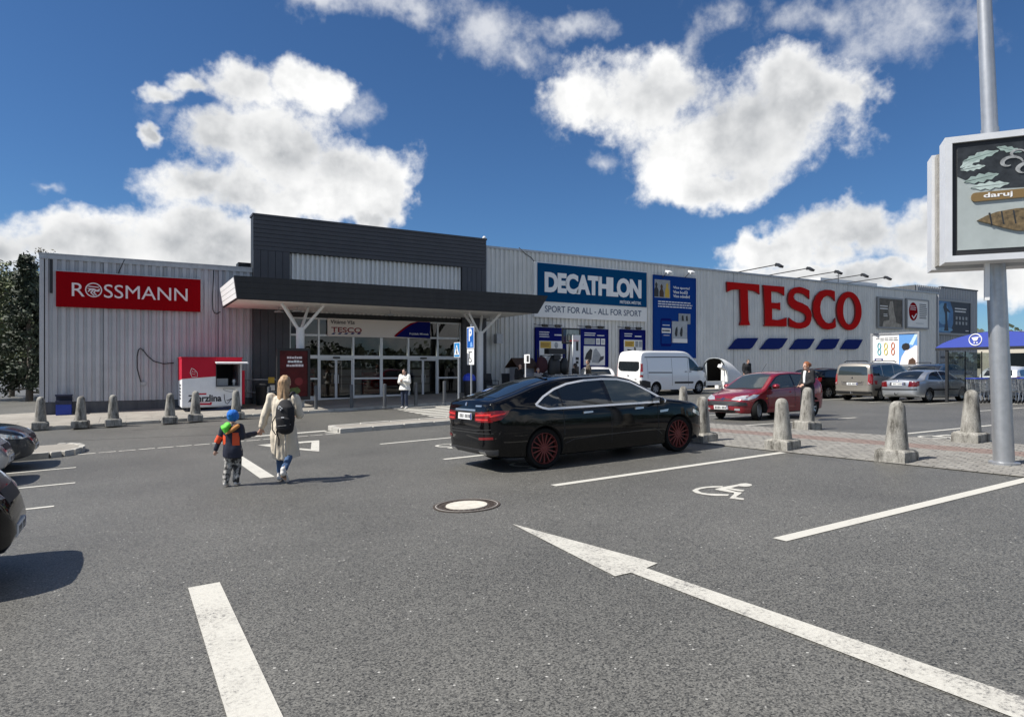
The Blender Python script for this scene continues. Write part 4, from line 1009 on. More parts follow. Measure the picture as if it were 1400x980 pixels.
for (x0, x1, y, lb) in ((733, 770, 444, 'bar with two picture lamps over the poster behind the basketball hoop'), (793, 828, 446, 'bar with two picture lamps over the tent poster'), (848, 879, 447.5, 'bar with two picture lamps over the bicycle poster')):
    b0, z = wp(x0, y, NW-0.3); b1 = wp(x1, y, NW-0.3)[0]
    e = E('picture_lamp', ((b0+b1)/2, NW-0.05, z), 0, lb, 'lamp')
    w = (b1-b0)/2
    MB().tube([(-w, -0.02, 0.06), (-w+0.1, -0.3, 0), (w-0.1, -0.3, 0), (w, -0.02, 0.06)], 0.018, 6).build('bar', M_BLACK, e)
    for q in (-0.45, 0.5): MB().cbox((w*q, -0.36, -0.03), (0.34, 0.14, 0.11), rx=R(30)).build('lamp_head', M_BLACK, e)
# roof details
b, z = wp(337, 357, NW+1.5)
e = E('roof_vent', (b, NW+1.5, Z_ROS-0.3), 0, 'small dark ventilation box on the roof beside the charcoal portal', 'vent')
MB().box(-0.35, 0.35, -0.3, 0.3, 0, 0.55).build('housing', M_BLACK, e); MB().box(-0.4, 0.4, -0.36, 0.36, 0.56, 0.72).build('cowl', M_DARK2, e)
b, z = wp(662, 327.5, NW+0.4)
e = E('security_camera', (b, NW+0.4, Z_POR+0.08), 0, 'tiny white camera on the roof corner of the charcoal portal', 'camera')
MB().tube([(0, 0, 0), (0, 0, 0.14)], 0.02, 6).build('post', M_TRIM, e); MB().lathe([(0.02, 0.1), (0.09, 0.13), (0.1, 0.19), (0.06, 0.25), (0.01, 0.27)], n=12).build('dome', M_WHITE, e, smooth=True)
for px, hh, lb in ((1146, 1.4, 'thin aerial mast on the roof between the floodlights'),):
    b, z = wp(px, 383, NW+2)
    e = E('aerial_mast', (b, NW+2, Z_TES-0.45), 0, lb, 'aerial')
    MB().tube([(0, 0, 0), (0, 0, hh+0.45)], 0.03, 6).build('mast', M_DARK2, e); MB().tube([(-0.3, 0, hh), (0.3, 0, hh)], 0.02, 6).build('crossbar', M_DARK2, e)
e = E('roof_unit', (wp(1190, 386, NW+3)[0], NW+3, Z_TES-0.45), 0, 'black box unit on the supermarket roof beyond the floodlights', 'vent')
MB().box(-0.5, 0.5, -0.5, 0.5, 0, 0.95).build('housing', M_BLACK, e); MB().box(-0.55, -0.3, -0.6, -0.52, 0.2, 0.9).build('grille', M_TRIM, e)

# ================================================================== vehicles
def pchip(pts):
    xs = [p[0] for p in pts]; ys = [p[1] for p in pts]; n = len(xs)
    h = [xs[i+1]-xs[i] for i in range(n-1)]; dl = [(ys[i+1]-ys[i])/h[i] for i in range(n-1)]
    m = [0]*n; m[0], m[-1] = dl[0], dl[-1]
    for i in range(1, n-1):
        if dl[i-1]*dl[i] <= 0: m[i] = 0
        else:
            w1, w2 = 2*h[i]+h[i-1], h[i]+2*h[i-1]; m[i] = (w1+w2)/(w1/dl[i-1]+w2/dl[i])
    def f(x):
        if x <= xs[0]: return ys[0]
        if x >= xs[-1]: return ys[-1]
        i = 0
        while x > xs[i+1]: i += 1
        t = (x-xs[i])/h[i]
        return (2*t**3-3*t*t+1)*ys[i]+(t**3-2*t*t+t)*h[i]*m[i]+(-2*t**3+3*t*t)*ys[i+1]+(t**3-t*t)*h[i]*m[i+1]
    return f
def paint(name, c, rough=0.32, metal=0.0, coat=1.0):
    m_ = mat(name, c, rough, metal, coat=coat); return m_
M_CGLASS = mat('car_glass', (0.010, 0.013, 0.015), 0.03, spec=0.9)
M_CGLASS2 = mat('car_glass_clear', (0.035, 0.045, 0.047), 0.03, spec=1.0)
M_CHROME = mat('chrome', (0.75, 0.76, 0.77), 0.12, 1.0)
M_SATIN = mat('satin_aluminium', (0.62, 0.63, 0.64), 0.28, 0.9)
M_BRIGHT = mat('bright_trim', (0.80, 0.80, 0.80), 0.38, 0.35)
M_TAILB = mat('tail_lens_deep', (0.15, 0.006, 0.008), 0.12, spec=0.6)
M_TAIL = mat('tail_lens', (0.33, 0.008, 0.012), 0.12, spec=0.8)
M_TAIL2 = mat('tail_lens_dark', (0.12, 0.006, 0.008), 0.12, spec=0.8)
M_HEAD = mat('head_lens', (0.60, 0.61, 0.62), 0.08, 0.55)
M_PLATE = mat('number_plate', (0.72, 0.72, 0.70), 0.45)
M_GLOSSBLK = mat('gloss_black', (0.006, 0.006, 0.007), 0.08, spec=0.7)
M_RIM = mat('alloy_rim', (0.42, 0.43, 0.44), 0.3, 0.8)
M_RIMR = mat('red_rim', (0.17, 0.045, 0.04), 0.45, 0.2, spec=0.2)
M_TYRE = mat('tyre', (0.008, 0.008, 0.008), 0.85, spec=0.2)

class Car:
    def __init__(s, name, spec, pm, label, cat='car', group=None):
        s.sp = spec; s.pm = pm
        s.root = E(name, (0, 0, 0), 0, label, cat, group)
        s.make_body()
    def make_body(s):
        sp = s.sp; top, bot, plan, belt = pchip(sp['top']), pchip(sp['bot']), pchip(sp['plan']), pchip(sp['belt'])
        xa, xb = sp['top'][0][0], sp['top'][-1][0]
        roof = max(p[1] for p in sp['top']); tum = sp.get('tum', 0.3); lowin = sp.get('low', 0.06)
        K = sp.get('k', 64); xs = []
        for i in range(K+1):
            t = i/K; c_ = 0.5-0.5*math.cos(math.pi*t); xs.append(xa+(xb-xa)*(0.45*t+0.55*c_))
        xs[0] += 0.003; xs[-1] -= 0.003
        def S(x, z, zb, w):
            bl = belt(x); zm = 0.60*bl
            if z <= zm: q = clampf((z-zb)/(max(zm-zb, 0.05)), 0, 1); r = 1-lowin*(1-q)**2
            elif z <= bl: r = 1-0.025*((z-zm)/(bl-zm))**2
            else: r = 0.975-tum*((z-bl)/(roof-bl))**1.12
            return w*r
        NS, NA, NT = 11, 4, 5
        rings = []
        for x in xs:
            zb, zt, w = bot(x), top(x), plan(x); hgt = max(zt-zb, 0.02)
            crown = min(sp.get('crown', 0.045), 0.2*hgt); ze = zt-crown
            rc = min(sp.get('rc', 0.07), 0.42*hgt)
            ring = [(x, 0.0, zb), (x, 0.6*w, zb), (x, S(x, zb, zb, w)-min(0.05, 0.1*w), zb)]
            for i in range(NS):
                z = zb+0.03*min(1, hgt)+(ze-rc-zb-0.03*min(1, hgt))*i/(NS-1); ring.append((x, S(x, z, zb, w), z))
            y1 = S(x, ze-rc, zb, w); rcy = min(rc*1.1, y1*0.35)
            for i in range(1, NA+1):
                a = math.pi/2*i/(NA+0.6); ring.append((x, y1-rcy*(1-math.cos(a)), ze-rc+rc*math.sin(a)))
            ye, zz = ring[-1][1], ring[-1][2]
            for i in range(1, NT+1):
                f = 1-i/NT; ring.append((x, ye*f, zz+(zt-zz)*(1-f*f)))
            rings.append(ring)
        mb = MB(); M_ = len(rings[0]); full = 2*M_-2
        for r in rings:
            for p in r: mb.v.append(p)
            for p in r[-2:0:-1]: mb.v.append((p[0], -p[1], p[2]))
        for i in range(len(rings)-1):
            for j in range(full):
                a = i*full+j; b = i*full+(j+1) % full; mb.f.append((a, b, b+full, a+full))
        mb.f.append(tuple(range(full))[::-1]); mb.f.append(tuple((len(rings)-1)*full+j for j in range(full)))
        me = bpy.data.meshes.new('body'); me.from_pydata(mb.v, [], mb.f)
        bm = bmesh.new(); bm.from_mesh(me); bmesh.ops.recalc_face_normals(bm, faces=bm.faces)
        s.bvh = BVHTree.FromBMesh(bm); bm.to_mesh(me); bm.free()
        # wheel arches
        cut = MB(); ra = sp['ra']
        for ax in (sp['ra_x'], sp['fa_x']):
            for sg in (-1, 1):
                y0, y1 = (0.52, 1.3) if sg > 0 else (-1.3, -0.52)
                cut.lathe([(ra, y0), (ra, y1)], c=(ax, 0, sp['wr']+0.01), n=40, axis='Y')
        o = bpy.data.objects.new('body', me); col.objects.link(o)
        co = cut.build('cutter')
        md = o.modifiers.new('cut', 'BOOLEAN'); md.operation = 'DIFFERENCE'; md.solver = 'EXACT'; md.object = co
        dg = bpy.context.evaluated_depsgraph_get(); dg.update()
        me2 = bpy.data.meshes.new_from_object(o.evaluated_get(dg))
        bpy.data.objects.remove(o); cm = co.data; bpy.data.objects.remove(co); bpy.data.meshes.remove(cm); bpy.data.meshes.remove(me)
        me2.name = 'body'; me2.materials.clear(); me2.materials.append(s.pm); me2.materials.append(M_RUBBER)
        lowm = sp.get('low_mat')
        if lowm: me2.materials.append(lowm)
        for p in me2.polygons:
            c_ = p.center; p.material_index = 0
            for ax in (sp['ra_x'], sp['fa_x']):
                d = math.hypot(c_.x-ax, c_.z-(sp['wr']+0.01))
                if d < ra+0.004 and abs(c_.y) > 0.4:
                    if d > ra-0.02 and abs(p.normal.y) < 0.3 or abs(c_.y) < 0.53: p.material_index = 1
            if c_.z < sp['bot'][len(sp['bot'])//2][1]+0.02 and p.normal.z < -0.5: p.material_index = 1
        s.body = link('body', me2, None, s.root, True, 38)
        s.wheels()
    # --- surface lookups
    def hit(s, mode, p):
        D = {'L': ((p[0], 4, p[1]), (0, -1, 0)), 'R': ((p[0], -4, p[1]), (0, 1, 0)), 'F': ((6, p[0], p[1]), (-1, 0, 0)), 'B': ((-6, p[0], p[1]), (1, 0, 0)), 'T': ((p[0], p[1], 6), (0, 0, -1))}[mode]
        r = s.bvh.ray_cast(Vector(D[0]), Vector(D[1]))
        if r[0] is None: return None
        n = r[1]
        if n.dot(Vector(D[1])) > 0: n = -n
        return r[0], n
    def patch(s, name, mode, pts, m_, off=0.006, cell=0.07, parent=None, label=None):
        pts = clean(pts); V = [Vector(p) for p in pts]; n0 = len(V); V2 = []
        for i in range(n0):
            a, b = V[i], V[(i+1) % n0]; k = max(1, int((b-a).length/cell))
            for q in range(k): V2.append(a.lerp(b, q/k))
        n1 = len(V2); ED = [(i, (i+1) % n1) for i in range(n1)]
        xs = [p[0] for p in pts]; ys = [p[1] for p in pts]
        x = min(xs)+cell*0.5
        while x < max(xs):
            y = min(ys)+cell*0.5
            while y < max(ys): V2.append(Vector((x, y))); y += cell
            x += cell
        r = delaunay_2d_cdt(V2, ED, [list(range(n1))], 1, 1e-6)
        vs = []; ok = []; ns = []
        for p in r[0]:
            h = s.hit(mode, p)
            ok.append(h is not None)
            vs.append(tuple(h[0]+h[1]*off) if h else (0, 0, 0)); ns.append(h[1] if h else Vector((0,0,1)))
        fs = [tuple(f) for f in r[2] if all(ok[i] for i in f)]
        if not fs: return None
        # give the piece an edge that sinks into the body
        cnt = {}
        for f in fs:
            for a, b in zip(f, f[1:]+f[:1]): cnt[(a, b)] = 1
        k = len(vs); vs += [tuple(Vector(v)-nn*(off+0.01)) for v, nn in zip(vs, ns)]
        fs += [(a, a+k, b+k, b) for (a, b) in cnt if (b, a) not in cnt]
        me = bpy.data.meshes.new(name); me.from_pydata(vs, [], fs)
        bm = bmesh.new(); bm.from_mesh(me); bmesh.ops.delete(bm, geom=[v for v in bm.verts if not v.link_faces], context='VERTS')
        bmesh.ops.recalc_face_normals(bm, faces=bm.faces); bm.to_mesh(me); bm.free()
        o = link(name, me, m_, parent or s.root, True, 30)
        if label: o['label'] = label
        return o
    def ribbon(s, name, mode, pts, w, m_, off=0.008, closed=False, parent=None, step=0.06):
        P = [Vector(p) for p in pts]
        if closed: P.append(P[0])
        Q = []
        for a, b in zip(P, P[1:]):
            k = max(1, int((b-a).length/step))
            for q in range(k): Q.append(a.lerp(b, q/k))
        Q.append(P[-1])
        H = [s.hit(mode, p) for p in Q]; H = [h for h in H if h]
        if len(H) < 2: return None
        mb = MB(); n = len(H)
        for i, (p, nn) in enumerate(H):
            t = (H[min(i+1, n-1)][0]-H[max(i-1, 0)][0]).normalized(); sd = t.cross(nn).normalized()*(w/2)
            mb.v += [tuple(p+sd+nn*off), tuple(p-sd+nn*off), tuple(p+sd-nn*0.01), tuple(p-sd-nn*0.01)]
        for i in range(n-1):
            a = 4*i; b = a+4
            mb.f += [(a, a+1, b+1, b), (a+2, a, b, b+2), (a+1, a+3, b+3, b+1)]
        return mb.build(name, m_, parent or s.root, True, 40)
    def wheels(s):
        sp = s.sp; r = sp['wr']; tw = sp.get('tw', 0.21); hw = sp['plan_max']; rr = r*sp.get('rimf', 0.70)
        yo = hw-0.035
        tyre = MB().lathe([(rr, -tw+0.01), (r*0.94, -tw), (r, -tw+0.03), (r, -0.03), (r*0.94, 0), (rr*1.02, -0.012), (rr, -0.02)], n=36, axis='Y', cap=False)
        rim = MB().lathe([(rr, -0.012), (rr*0.965, -0.006), (rr*0.945, -0.02), (rr*0.945, -0.09)], n=36, axis='Y', cap=False)
        ns = sp.get('spokes', 5); sw = sp.get('spw', 0.05)
        for k in range(ns):
            a = 2*math.pi*(k+0.3)/ns; c_, s_ = math.cos(a), math.sin(a)
            def pt(rad, off_, y): return (rad*c_-off_*s_, y, rad*s_+off_*c_)
            i0, i1 = r*0.10, rr*0.93
            vs = [pt(i0, -sw*0.7, -0.03), pt(i0, sw*0.7, -0.03), pt(i1, sw*0.5, -0.014), pt(i1, -sw*0.5, -0.014), pt(i0, -sw*0.7, -0.07), pt(i0, sw*0.7, -0.07), pt(i1, sw*0.5, -0.06), pt(i1, -sw*0.5, -0.06)]
            rim.add(vs, [(0,1,2,3),(7,6,5,4),(0,4,5,1),(1,5,6,2),(2,6,7,3),(3,7,4,0)])
        rim.lathe([(r*0.14, -0.08), (r*0.14, -0.03), (r*0.10, -0.018), (0.001, -0.018)], n=16, axis='Y', cap=False)
        back = MB().lathe([(rr*0.9, -0.10), (0.001, -0.105)], n=24, axis='Y', cap=False)
        for ax in (sp['ra_x'], sp['fa_x']):
            for sg in (1, -1):
                st = sp.get('steer', 0.0) if ax == sp['fa_x'] else 0.0
                f = lambda mb: mb
                o = None
                if not hasattr(s, 'wm'):
                    w0 = tyre.build('wheel', M_TYRE, s.root, True, 40); r0 = rim.build('rim', sp.get('rim_mat', M_RIM), w0, True, 40); k0 = back.build('brake_disc', M_RUBBER, w0)
                    s.wm = (w0.data, r0.data, k0.data); o = w0
                else:
                    o = link('wheel', s.wm[0], None, s.root); link('rim', s.wm[1], None, o); link('brake_disc', s.wm[2], None, o)
                o.location = (ax, sg*yo, r)
                o.rotation_euler = (0, random.uniform(0, 1), (0 if sg > 0 else math.pi)+st)
                o.rotation_mode = 'ZYX' if False else 'XYZ'
    # --- ready-made details
    def both(s, fn, *a, **k):
        for md in ('L', 'R'): fn(a[0], md, *a[1:], **k)
    def mirror(s, x, z, m_, y=None, size=1.0):
        hw = y or s.sp['plan_max']
        for sg in (1, -1):
            mb = MB(); c_ = (x, sg*(hw+0.09), z); k = size
            mb.tube([(c_[0]-0.06*k, c_[1], c_[2]), (c_[0]-0.03*k, c_[1], c_[2]), (c_[0]+0.05*k, c_[1], c_[2]), (c_[0]+0.10*k, c_[1]-sg*0.01, c_[2])], [(0.060*k, 0.095*k), (0.078*k, 0.115*k), (0.068*k, 0.10*k), (0.02*k, 0.04*k)], 10)
            o = mb.build('wing_mirror', m_, s.root, True, 50)
            MB().tube([(x+0.02, sg*(hw+0.03), z-0.04), (x+0.03, sg*(hw-0.12), z-0.08)], 0.025, 6).build('mirror_arm', M_BLACK, o)
            MB().cbox((c_[0]-0.064*k, c_[1], c_[2]), (0.006, 0.17*k, 0.10*k)).build('mirror_glass', M_CHROME, o)
    def plate(s, mode, z, y=0.0, off=0.012):
        o = s.patch('number_plate', mode, [(y-0.26, z-0.055), (y+0.26, z-0.055), (y+0.26, z+0.055), (y-0.26, z+0.055)], M_PLATE, off, 0.06)
        rnd = random.Random(int(z*1000))
        x = -0.19
        while x < 0.22:
            s.patch('plate_mark', mode, [(y+x-0.016, z-0.03), (y+x+0.016, z-0.03), (y+x+0.016, z+0.03), (y+x-0.016, z+0.03)], M_BLACK, off+0.002, 0.05, parent=o)
            x += 0.055 if abs(x+0.03) > 0.02 else 0.09
        s.patch('plate_band', mode, [(y-0.255*(1 if mode == 'B' else -1), z-0.05), (y-0.215*(1 if mode == 'B' else -1), z-0.05), (y-0.215*(1 if mode == 'B' else -1), z+0.05), (y-0.255*(1 if mode == 'B' else -1), z+0.05)], M_NAVY, off+0.002, 0.05, parent=o)
    def doorlines(s, xs, z0, z1):
        for x in xs:
            for md in ('L', 'R'): s.ribbon('door_seam', md, [(x, z0), (x, z1)], 0.012, M_RUBBER, 0.0025)
    def handles(s, xs, z, m_, l=0.17):
        for x in xs:
            for md in ('L', 'R'): s.patch('door_handle', md, [(x-l/2, z-0.018), (x+l/2, z-0.012), (x+l/2, z+0.016), (x-l/2, z+0.018)], m_, 0.028, 0.06)
    def place(s, b, n, heading, lift=0.0):
        """set down with its local +X along the heading (radians from +X), following the slope"""
        h = Vector((math.cos(heading), math.sin(heading))); l = Vector((-h.y, h.x)); d = 1.3
        gx = (G(b+h.x*d, n+h.y*d)-G(b-h.x*d, n-h.y*d))/(2*d); gy = (G(b+l.x*.7, n+l.y*.7)-G(b-l.x*.7, n-l.y*.7))/1.4
        X = Vector((h.x, h.y, gx)).normalized(); Y = Vector((l.x, l.y, gy)); Z = X.cross(Y).normalized(); Y = Z.cross(X)
        Mx = Matrix((X, Y, Z)).transposed().to_4x4(); Mx.translation = Vector((b, n, (G(b+h.x*d, n+h.y*d)+G(b-h.x*d, n-h.y*d))/2+lift))
        s.root.matrix_world = Mx
        return s

# ---------------------------------------------------------------- black fastback in the wide bay
bm_spec = dict(top=[(-2.50,.60),(-2.494,.80),(-2.472,1.0),(-2.45,1.12),(-2.39,1.195),(-2.24,1.235),(-1.85,1.335),(-1.45,1.45),(-1.05,1.53),(-.6,1.56),(-.1,1.56),(.25,1.545),(.55,1.50),(.95,1.31),(1.32,1.085),(1.45,1.06),(1.85,1.01),(2.15,.945),(2.36,.85),(2.455,.73),(2.5,.54)],
    bot=[(-2.5,.52),(-2.47,.36),(-2.35,.27),(-2.0,.22),(-1,.19),(1,.18),(2.0,.19),(2.35,.22),(2.46,.32),(2.5,.46)],
    plan=[(-2.5,.50),(-2.47,.66),(-2.38,.80),(-2.2,.885),(-1.8,.935),(-1,.95),(1,.95),(1.65,.945),(2.0,.915),(2.25,.83),(2.4,.70),(2.5,.42)], plan_max=.95,
    belt=[(-2.5,1.10),(-1.9,1.06),(-1.5,1.03),(1.3,.96),(2.5,.80)], tum=.30, ra=.375, wr=.345, ra_x=-1.45, fa_x=1.62, rimf=.765, spokes=15, spw=.017, rim_mat=M_RIMR, low=.08, k=80)
M_BMW = mat('black_paint', (0.0025, 0.0025, 0.003), 0.05, spec=0.38, coat=0.0)
c = Car('parked_car', bm_spec, M_BMW, 'black fastback car with red spoked wheels parked in a wheelchair bay')
win_out = [(-1.60,1.085),(-1.40,1.215),(-1.15,1.325),(-.85,1.405),(-.45,1.452),(-.05,1.462),(.30,1.445),(.58,1.385),(.95,1.20),(1.30,1.0),(1.28,.985),(-1.36,1.005),(-1.47,1.03)]
for md in ('L', 'R'):
    c.patch('window_surround', md, win_out, M_GLOSSBLK, 0.003)
    c.patch('quarter_window', md, [(-1.53,1.088),(-1.38,1.195),(-1.12,1.31),(-1.07,1.03),(-1.36,1.03)], M_CGLASS, 0.007)
    c.patch('rear_door_window', md, [(-1.04,1.03),(-1.07,1.325),(-.83,1.385),(-.45,1.43),(-.12,1.437),(-.06,1.02)], M_CGLASS, 0.007)
    c.patch('front_door_window', md, [(.02,1.018),(-.01,1.44),(.28,1.425),(.55,1.365),(.92,1.18),(.98,1.14),(.96,1.0)], M_CGLASS2, 0.007)
    c.ribbon('chrome_trim', md, win_out, 0.036, M_BRIGHT, 0.010, closed=True)
    c.ribbon('sill_crease', md, [(-1.05,.40),(-.85,.46),(-.3,.475),(.6,.49),(1.0,.50),(1.1,.44),(1.17,.38)], 0.012, mat('soft_black', (0.03,0.03,0.032), 0.35), 0.006)
    c.ribbon('shoulder_crease', md, [(-2.1,.93),(-1.5,.90),(-.5,.87),(.6,.85),(1.5,.84),(2.1,.78)], 0.014, M_BMW, 0.007)
    c.patch('side_vent', md, [(1.12,.83),(1.34,.845),(1.32,.80),(1.13,.79)], M_SATIN, 0.012)
    c.patch('tail_lamp', md, [(-2.445,.84),(-2.46,1.015),(-2.30,1.03),(-2.10,1.02),(-2.15,.955),(-2.25,.88)], M_TAILB, 0.008)
    c.patch('lamp_strip', md, [(-2.40,.925),(-2.42,.955),(-2.16,.99),(-2.20,.96)], mat('tail_bright', (0.62,0.03,0.03), 0.15), 0.012)
    c.patch('head_lamp', md, [(2.02,.80),(2.34,.70),(2.38,.62),(2.2,.66),(2.0,.74)], M_HEAD, 0.008)
    c.patch('fog_lamp', md, [(2.30,.36),(2.42,.36),(2.42,.42),(2.3,.42)], M_BLACK, 0.006)
c.handles((-.55, .62), .90, M_SATIN, 0.20)
c.doorlines((-.03,), .32, 1.0); c.doorlines((1.08,), .32, .98); c.doorlines((-1.06,), .55, 1.0)
for sg in (1, -1):
    c.patch('tail_lamp', 'B', [(sg*.38,.855),(sg*.38,.995),(sg*.80,1.015),(sg*.80,.84),(sg*.5,.84)], M_TAILB, 0.008)
    c.patch('lamp_strip', 'B', [(sg*.40,.935),(sg*.40,.96),(sg*.78,.98),(sg*.78,.95)], mat('tail_bright', (0.62,0.03,0.03), 0.15), 0.012)
    c.patch('lamp_strip', 'B', [(sg*.42,.87),(sg*.42,.89),(sg*.74,.895),(sg*.74,.87)], mat('tail_bright', (0.62,0.03,0.03), 0.15), 0.012)
    c.patch('reflector', 'B', [(sg*.52,.545),(sg*.80,.56),(sg*.80,.60),(sg*.52,.585)], M_TAILB, 0.008)
    c.patch('exhaust_tip', 'B', [(sg*.45,.30),(sg*.65,.30),(sg*.65,.36),(sg*.45,.36)], M_CHROME, 0.014)
c.patch('chrome_strip', 'B', [(-.38,1.015),(.38,1.015),(.38,1.045),(-.38,1.045)], M_SATIN, 0.015)
c.patch('bumper_valance', 'B', [(-.8,.30),(.8,.30),(.82,.385),(-.82,.385)], mat('dark_grey_plastic', (0.05,0.05,0.052), 0.5), 0.01)
c.patch('badge', 'B', [(.03*math.cos(k*math.pi/5), 1.125+.03*math.sin(k*math.pi/5)) for k in range(10)], M_SATIN, 0.012, 0.04)
c.patch('model_badge', 'B', [(-.56,1.09),(-.36,1.09),(-.36,1.115),(-.56,1.115)], M_SATIN, 0.008)
c.ribbon('bumper_seam', 'B', [(-.86,.66),(-.4,.655),(.4,.655),(.86,.66)], 0.012, M_RUBBER, 0.003)
c.ribbon('hatch_seam', 'B', [(-.78,.72),(-.4,.70),(.4,.70),(.78,.72)], 0.010, M_RUBBER, 0.003)
c.plate('B', .925)
c.patch('rear_window', 'T', [(-2.18,-.62),(-2.18,.62),(-1.18,.50),(-1.12,.2),(-1.10,0),(-1.12,-.2),(-1.18,-.50)], M_CGLASS, 0.006, 0.1)
c.patch('windscreen', 'T', [(.50,-.52),(.48,0),(.50,.52),(1.18,.70),(1.27,.4),(1.30,0),(1.27,-.4),(1.18,-.70)], M_CGLASS2, 0.006, 0.1)
c.ribbon('roof_spoiler', 'T', [(-1.11,-.50),(-1.06,-.25),(-1.05,0),(-1.06,.25),(-1.11,.50)], 0.05, M_BMW, 0.02)
c.patch('sunroof', 'T', [(-.75,-.42),(-.75,.42),(.15,.42),(.15,-.42)], M_GLOSSBLK, 0.004, 0.12)
MB().tube([(-.92, 0, 1.505), (-.86, 0, 1.56), (-.76, 0, 1.555), (-.68, 0, 1.53)], [(0.02, 0.02), (0.03, 0.025), (0.02, 0.035), (0.01, 0.03)], 8).build('roof_aerial', M_BMW, c.root, True)
c.mirror(1.02, 1.02, M_BMW)
c.place(7.575, 10.30, R(0.0))

# ---------------------------------------------------------------- red hatchback
pg = dict(top=[(-1.915,.5),(-1.905,.75),(-1.86,.93),(-1.70,1.15),(-1.45,1.335),(-1.1,1.405),(-.55,1.43),(-.05,1.415),(.30,1.35),(.70,1.12),(1.02,.925),(1.15,.885),(1.5,.80),(1.72,.715),(1.85,.60),(1.915,.45)],
    bot=[(-1.915,.42),(-1.88,.30),(-1.6,.22),(0,.19),(1.5,.20),(1.8,.22),(1.88,.28),(1.915,.38)],
    plan=[(-1.915,.45),(-1.88,.62),(-1.75,.755),(-1.4,.81),(-.6,.825),(.8,.825),(1.25,.82),(1.55,.775),(1.75,.68),(1.86,.52),(1.915,.32)], plan_max=.825,
    belt=[(-1.9,.98),(1.0,.88),(1.9,.70)], tum=.30, ra=.325, wr=.295, ra_x=-1.24, fa_x=1.20, rimf=.66, spokes=8, spw=.05, tw=.18, steer=R(24))
M_PRED = paint('red_paint', (0.24, 0.008, 0.016), 0.25, 0.25)
c = Car('parked_car', pg, M_PRED, 'dark red small hatchback parked nose to the brick path')
for md in ('L', 'R'):
    c.patch('window_surround', md, [(-1.32,.99),(-1.22,1.25),(-.95,1.325),(-.4,1.345),(.05,1.325),(.28,1.265),(.88,.93),(.86,.90),(-1.25,.965)], M_GLOSSBLK, 0.003)
    c.patch('rear_side_window', md, [(-1.25,.99),(-1.15,1.23),(-.9,1.30),(-.42,1.32),(-.40,.96)], M_CGLASS2, 0.007); c.patch('front_side_window', md, [(-.32,.955),(-.34,1.32),(.03,1.305),(.26,1.245),(.66,1.02),(.66,.925)], M_CGLASS2, 0.007)
    c.ribbon('side_moulding', md, [(-1.5,.50),(0,.48),(.85,.47)], 0.05, M_PRED, 0.016)
    c.patch('head_lamp', md, [(1.22,.745),(1.42,.755),(1.62,.69),(1.78,.60),(1.62,.60),(1.38,.665)], M_HEAD, 0.008)
    c.patch('indicator', md, [(.88,.62),(.96,.62),(.96,.645),(.88,.645)], mat('amber', (0.6,0.2,0.02), 0.2), 0.01)
    c.patch('tail_lamp', md, [(-1.86,.70),(-1.82,1.0),(-1.66,1.02),(-1.70,.75)], M_TAIL, 0.008)
for sg in (1, -1):
    c.patch('head_lamp', 'F', [(sg*.30,.605),(sg*.40,.685),(sg*.60,.725),(sg*.72,.735),(sg*.70,.64),(sg*.52,.59)], M_HEAD, 0.008, 0.05)
    c.patch('fog_lamp', 'F', [(sg*.46,.30),(sg*.60,.30),(sg*.60,.36),(sg*.46,.36)], M_HEAD, 0.006)
c.patch('bumper_strip', 'F', [(-.74,.44),(.74,.44),(.72,.535),(.4,.565),(-.4,.565),(-.72,.535)], M_BLACK, 0.02, 0.06)
c.patch('grille', 'F', [(-.24,.60),(.24,.60),(.30,.635),(-.30,.635)], M_BLACK, 0.006); c.patch('lower_grille', 'F', [(-.55,.24),(.55,.24),(.5,.31),(-.5,.31)], M_BLACK, 0.006)
c.patch('badge', 'F', [(-.055,.575),(-.035,.66),(-.005,.665),(-.01,.60)], M_CHROME, 0.02, 0.03); c.patch('badge', 'F', [(.01,.575),(.02,.655),(.06,.66),(.05,.59)], M_CHROME, 0.02, 0.03)
c.plate('F', .385, off=0.03)
c.patch('windscreen', 'T', [(.30,-.49),(.27,0),(.30,.49),(.90,.66),(.98,.35),(1.0,0),(.98,-.35),(.90,-.66)], M_CGLASS2, 0.006, 0.09)
c.ribbon('windscreen_cowl', 'T', [(.93,-.66),(1.03,-.35),(1.06,0),(1.03,.35),(.93,.66)], 0.09, M_BLACK, 0.008)
c.patch('rear_window', 'B', [(-.52,1.02),(.52,1.02),(.46,1.30),(-.46,1.30)], M_CGLASS, 0.006)
c.ribbon('bonnet_seam', 'T', [(1.08,.62),(1.35,.56),(1.6,.42),(1.74,.2)], 0.012, M_RUBBER, 0.003); c.ribbon('bonnet_seam', 'T', [(1.08,-.62),(1.35,-.56),(1.6,-.42),(1.74,-.2)], 0.012, M_RUBBER, 0.003)
MB().cbox((.84, .18, 0.972), (.30, .22, 0.006), ry=R(28)).build('paper_sheet', M_WHITE, c.root)
c.handles((-.22,), .80, M_PRED); c.doorlines((-.36,), .3, .96); c.doorlines((.86,), .3, .90)
MB().tube([(.12, 0, 1.40), (-.12, 0, 1.66)], 0.006, 5).build('roof_aerial', M_BLACK, c.root)
c.mirror(.62, .98, M_PRED)
fx, fn = gp(1005, 577)
c.place(17.1, 13.8, R(180))

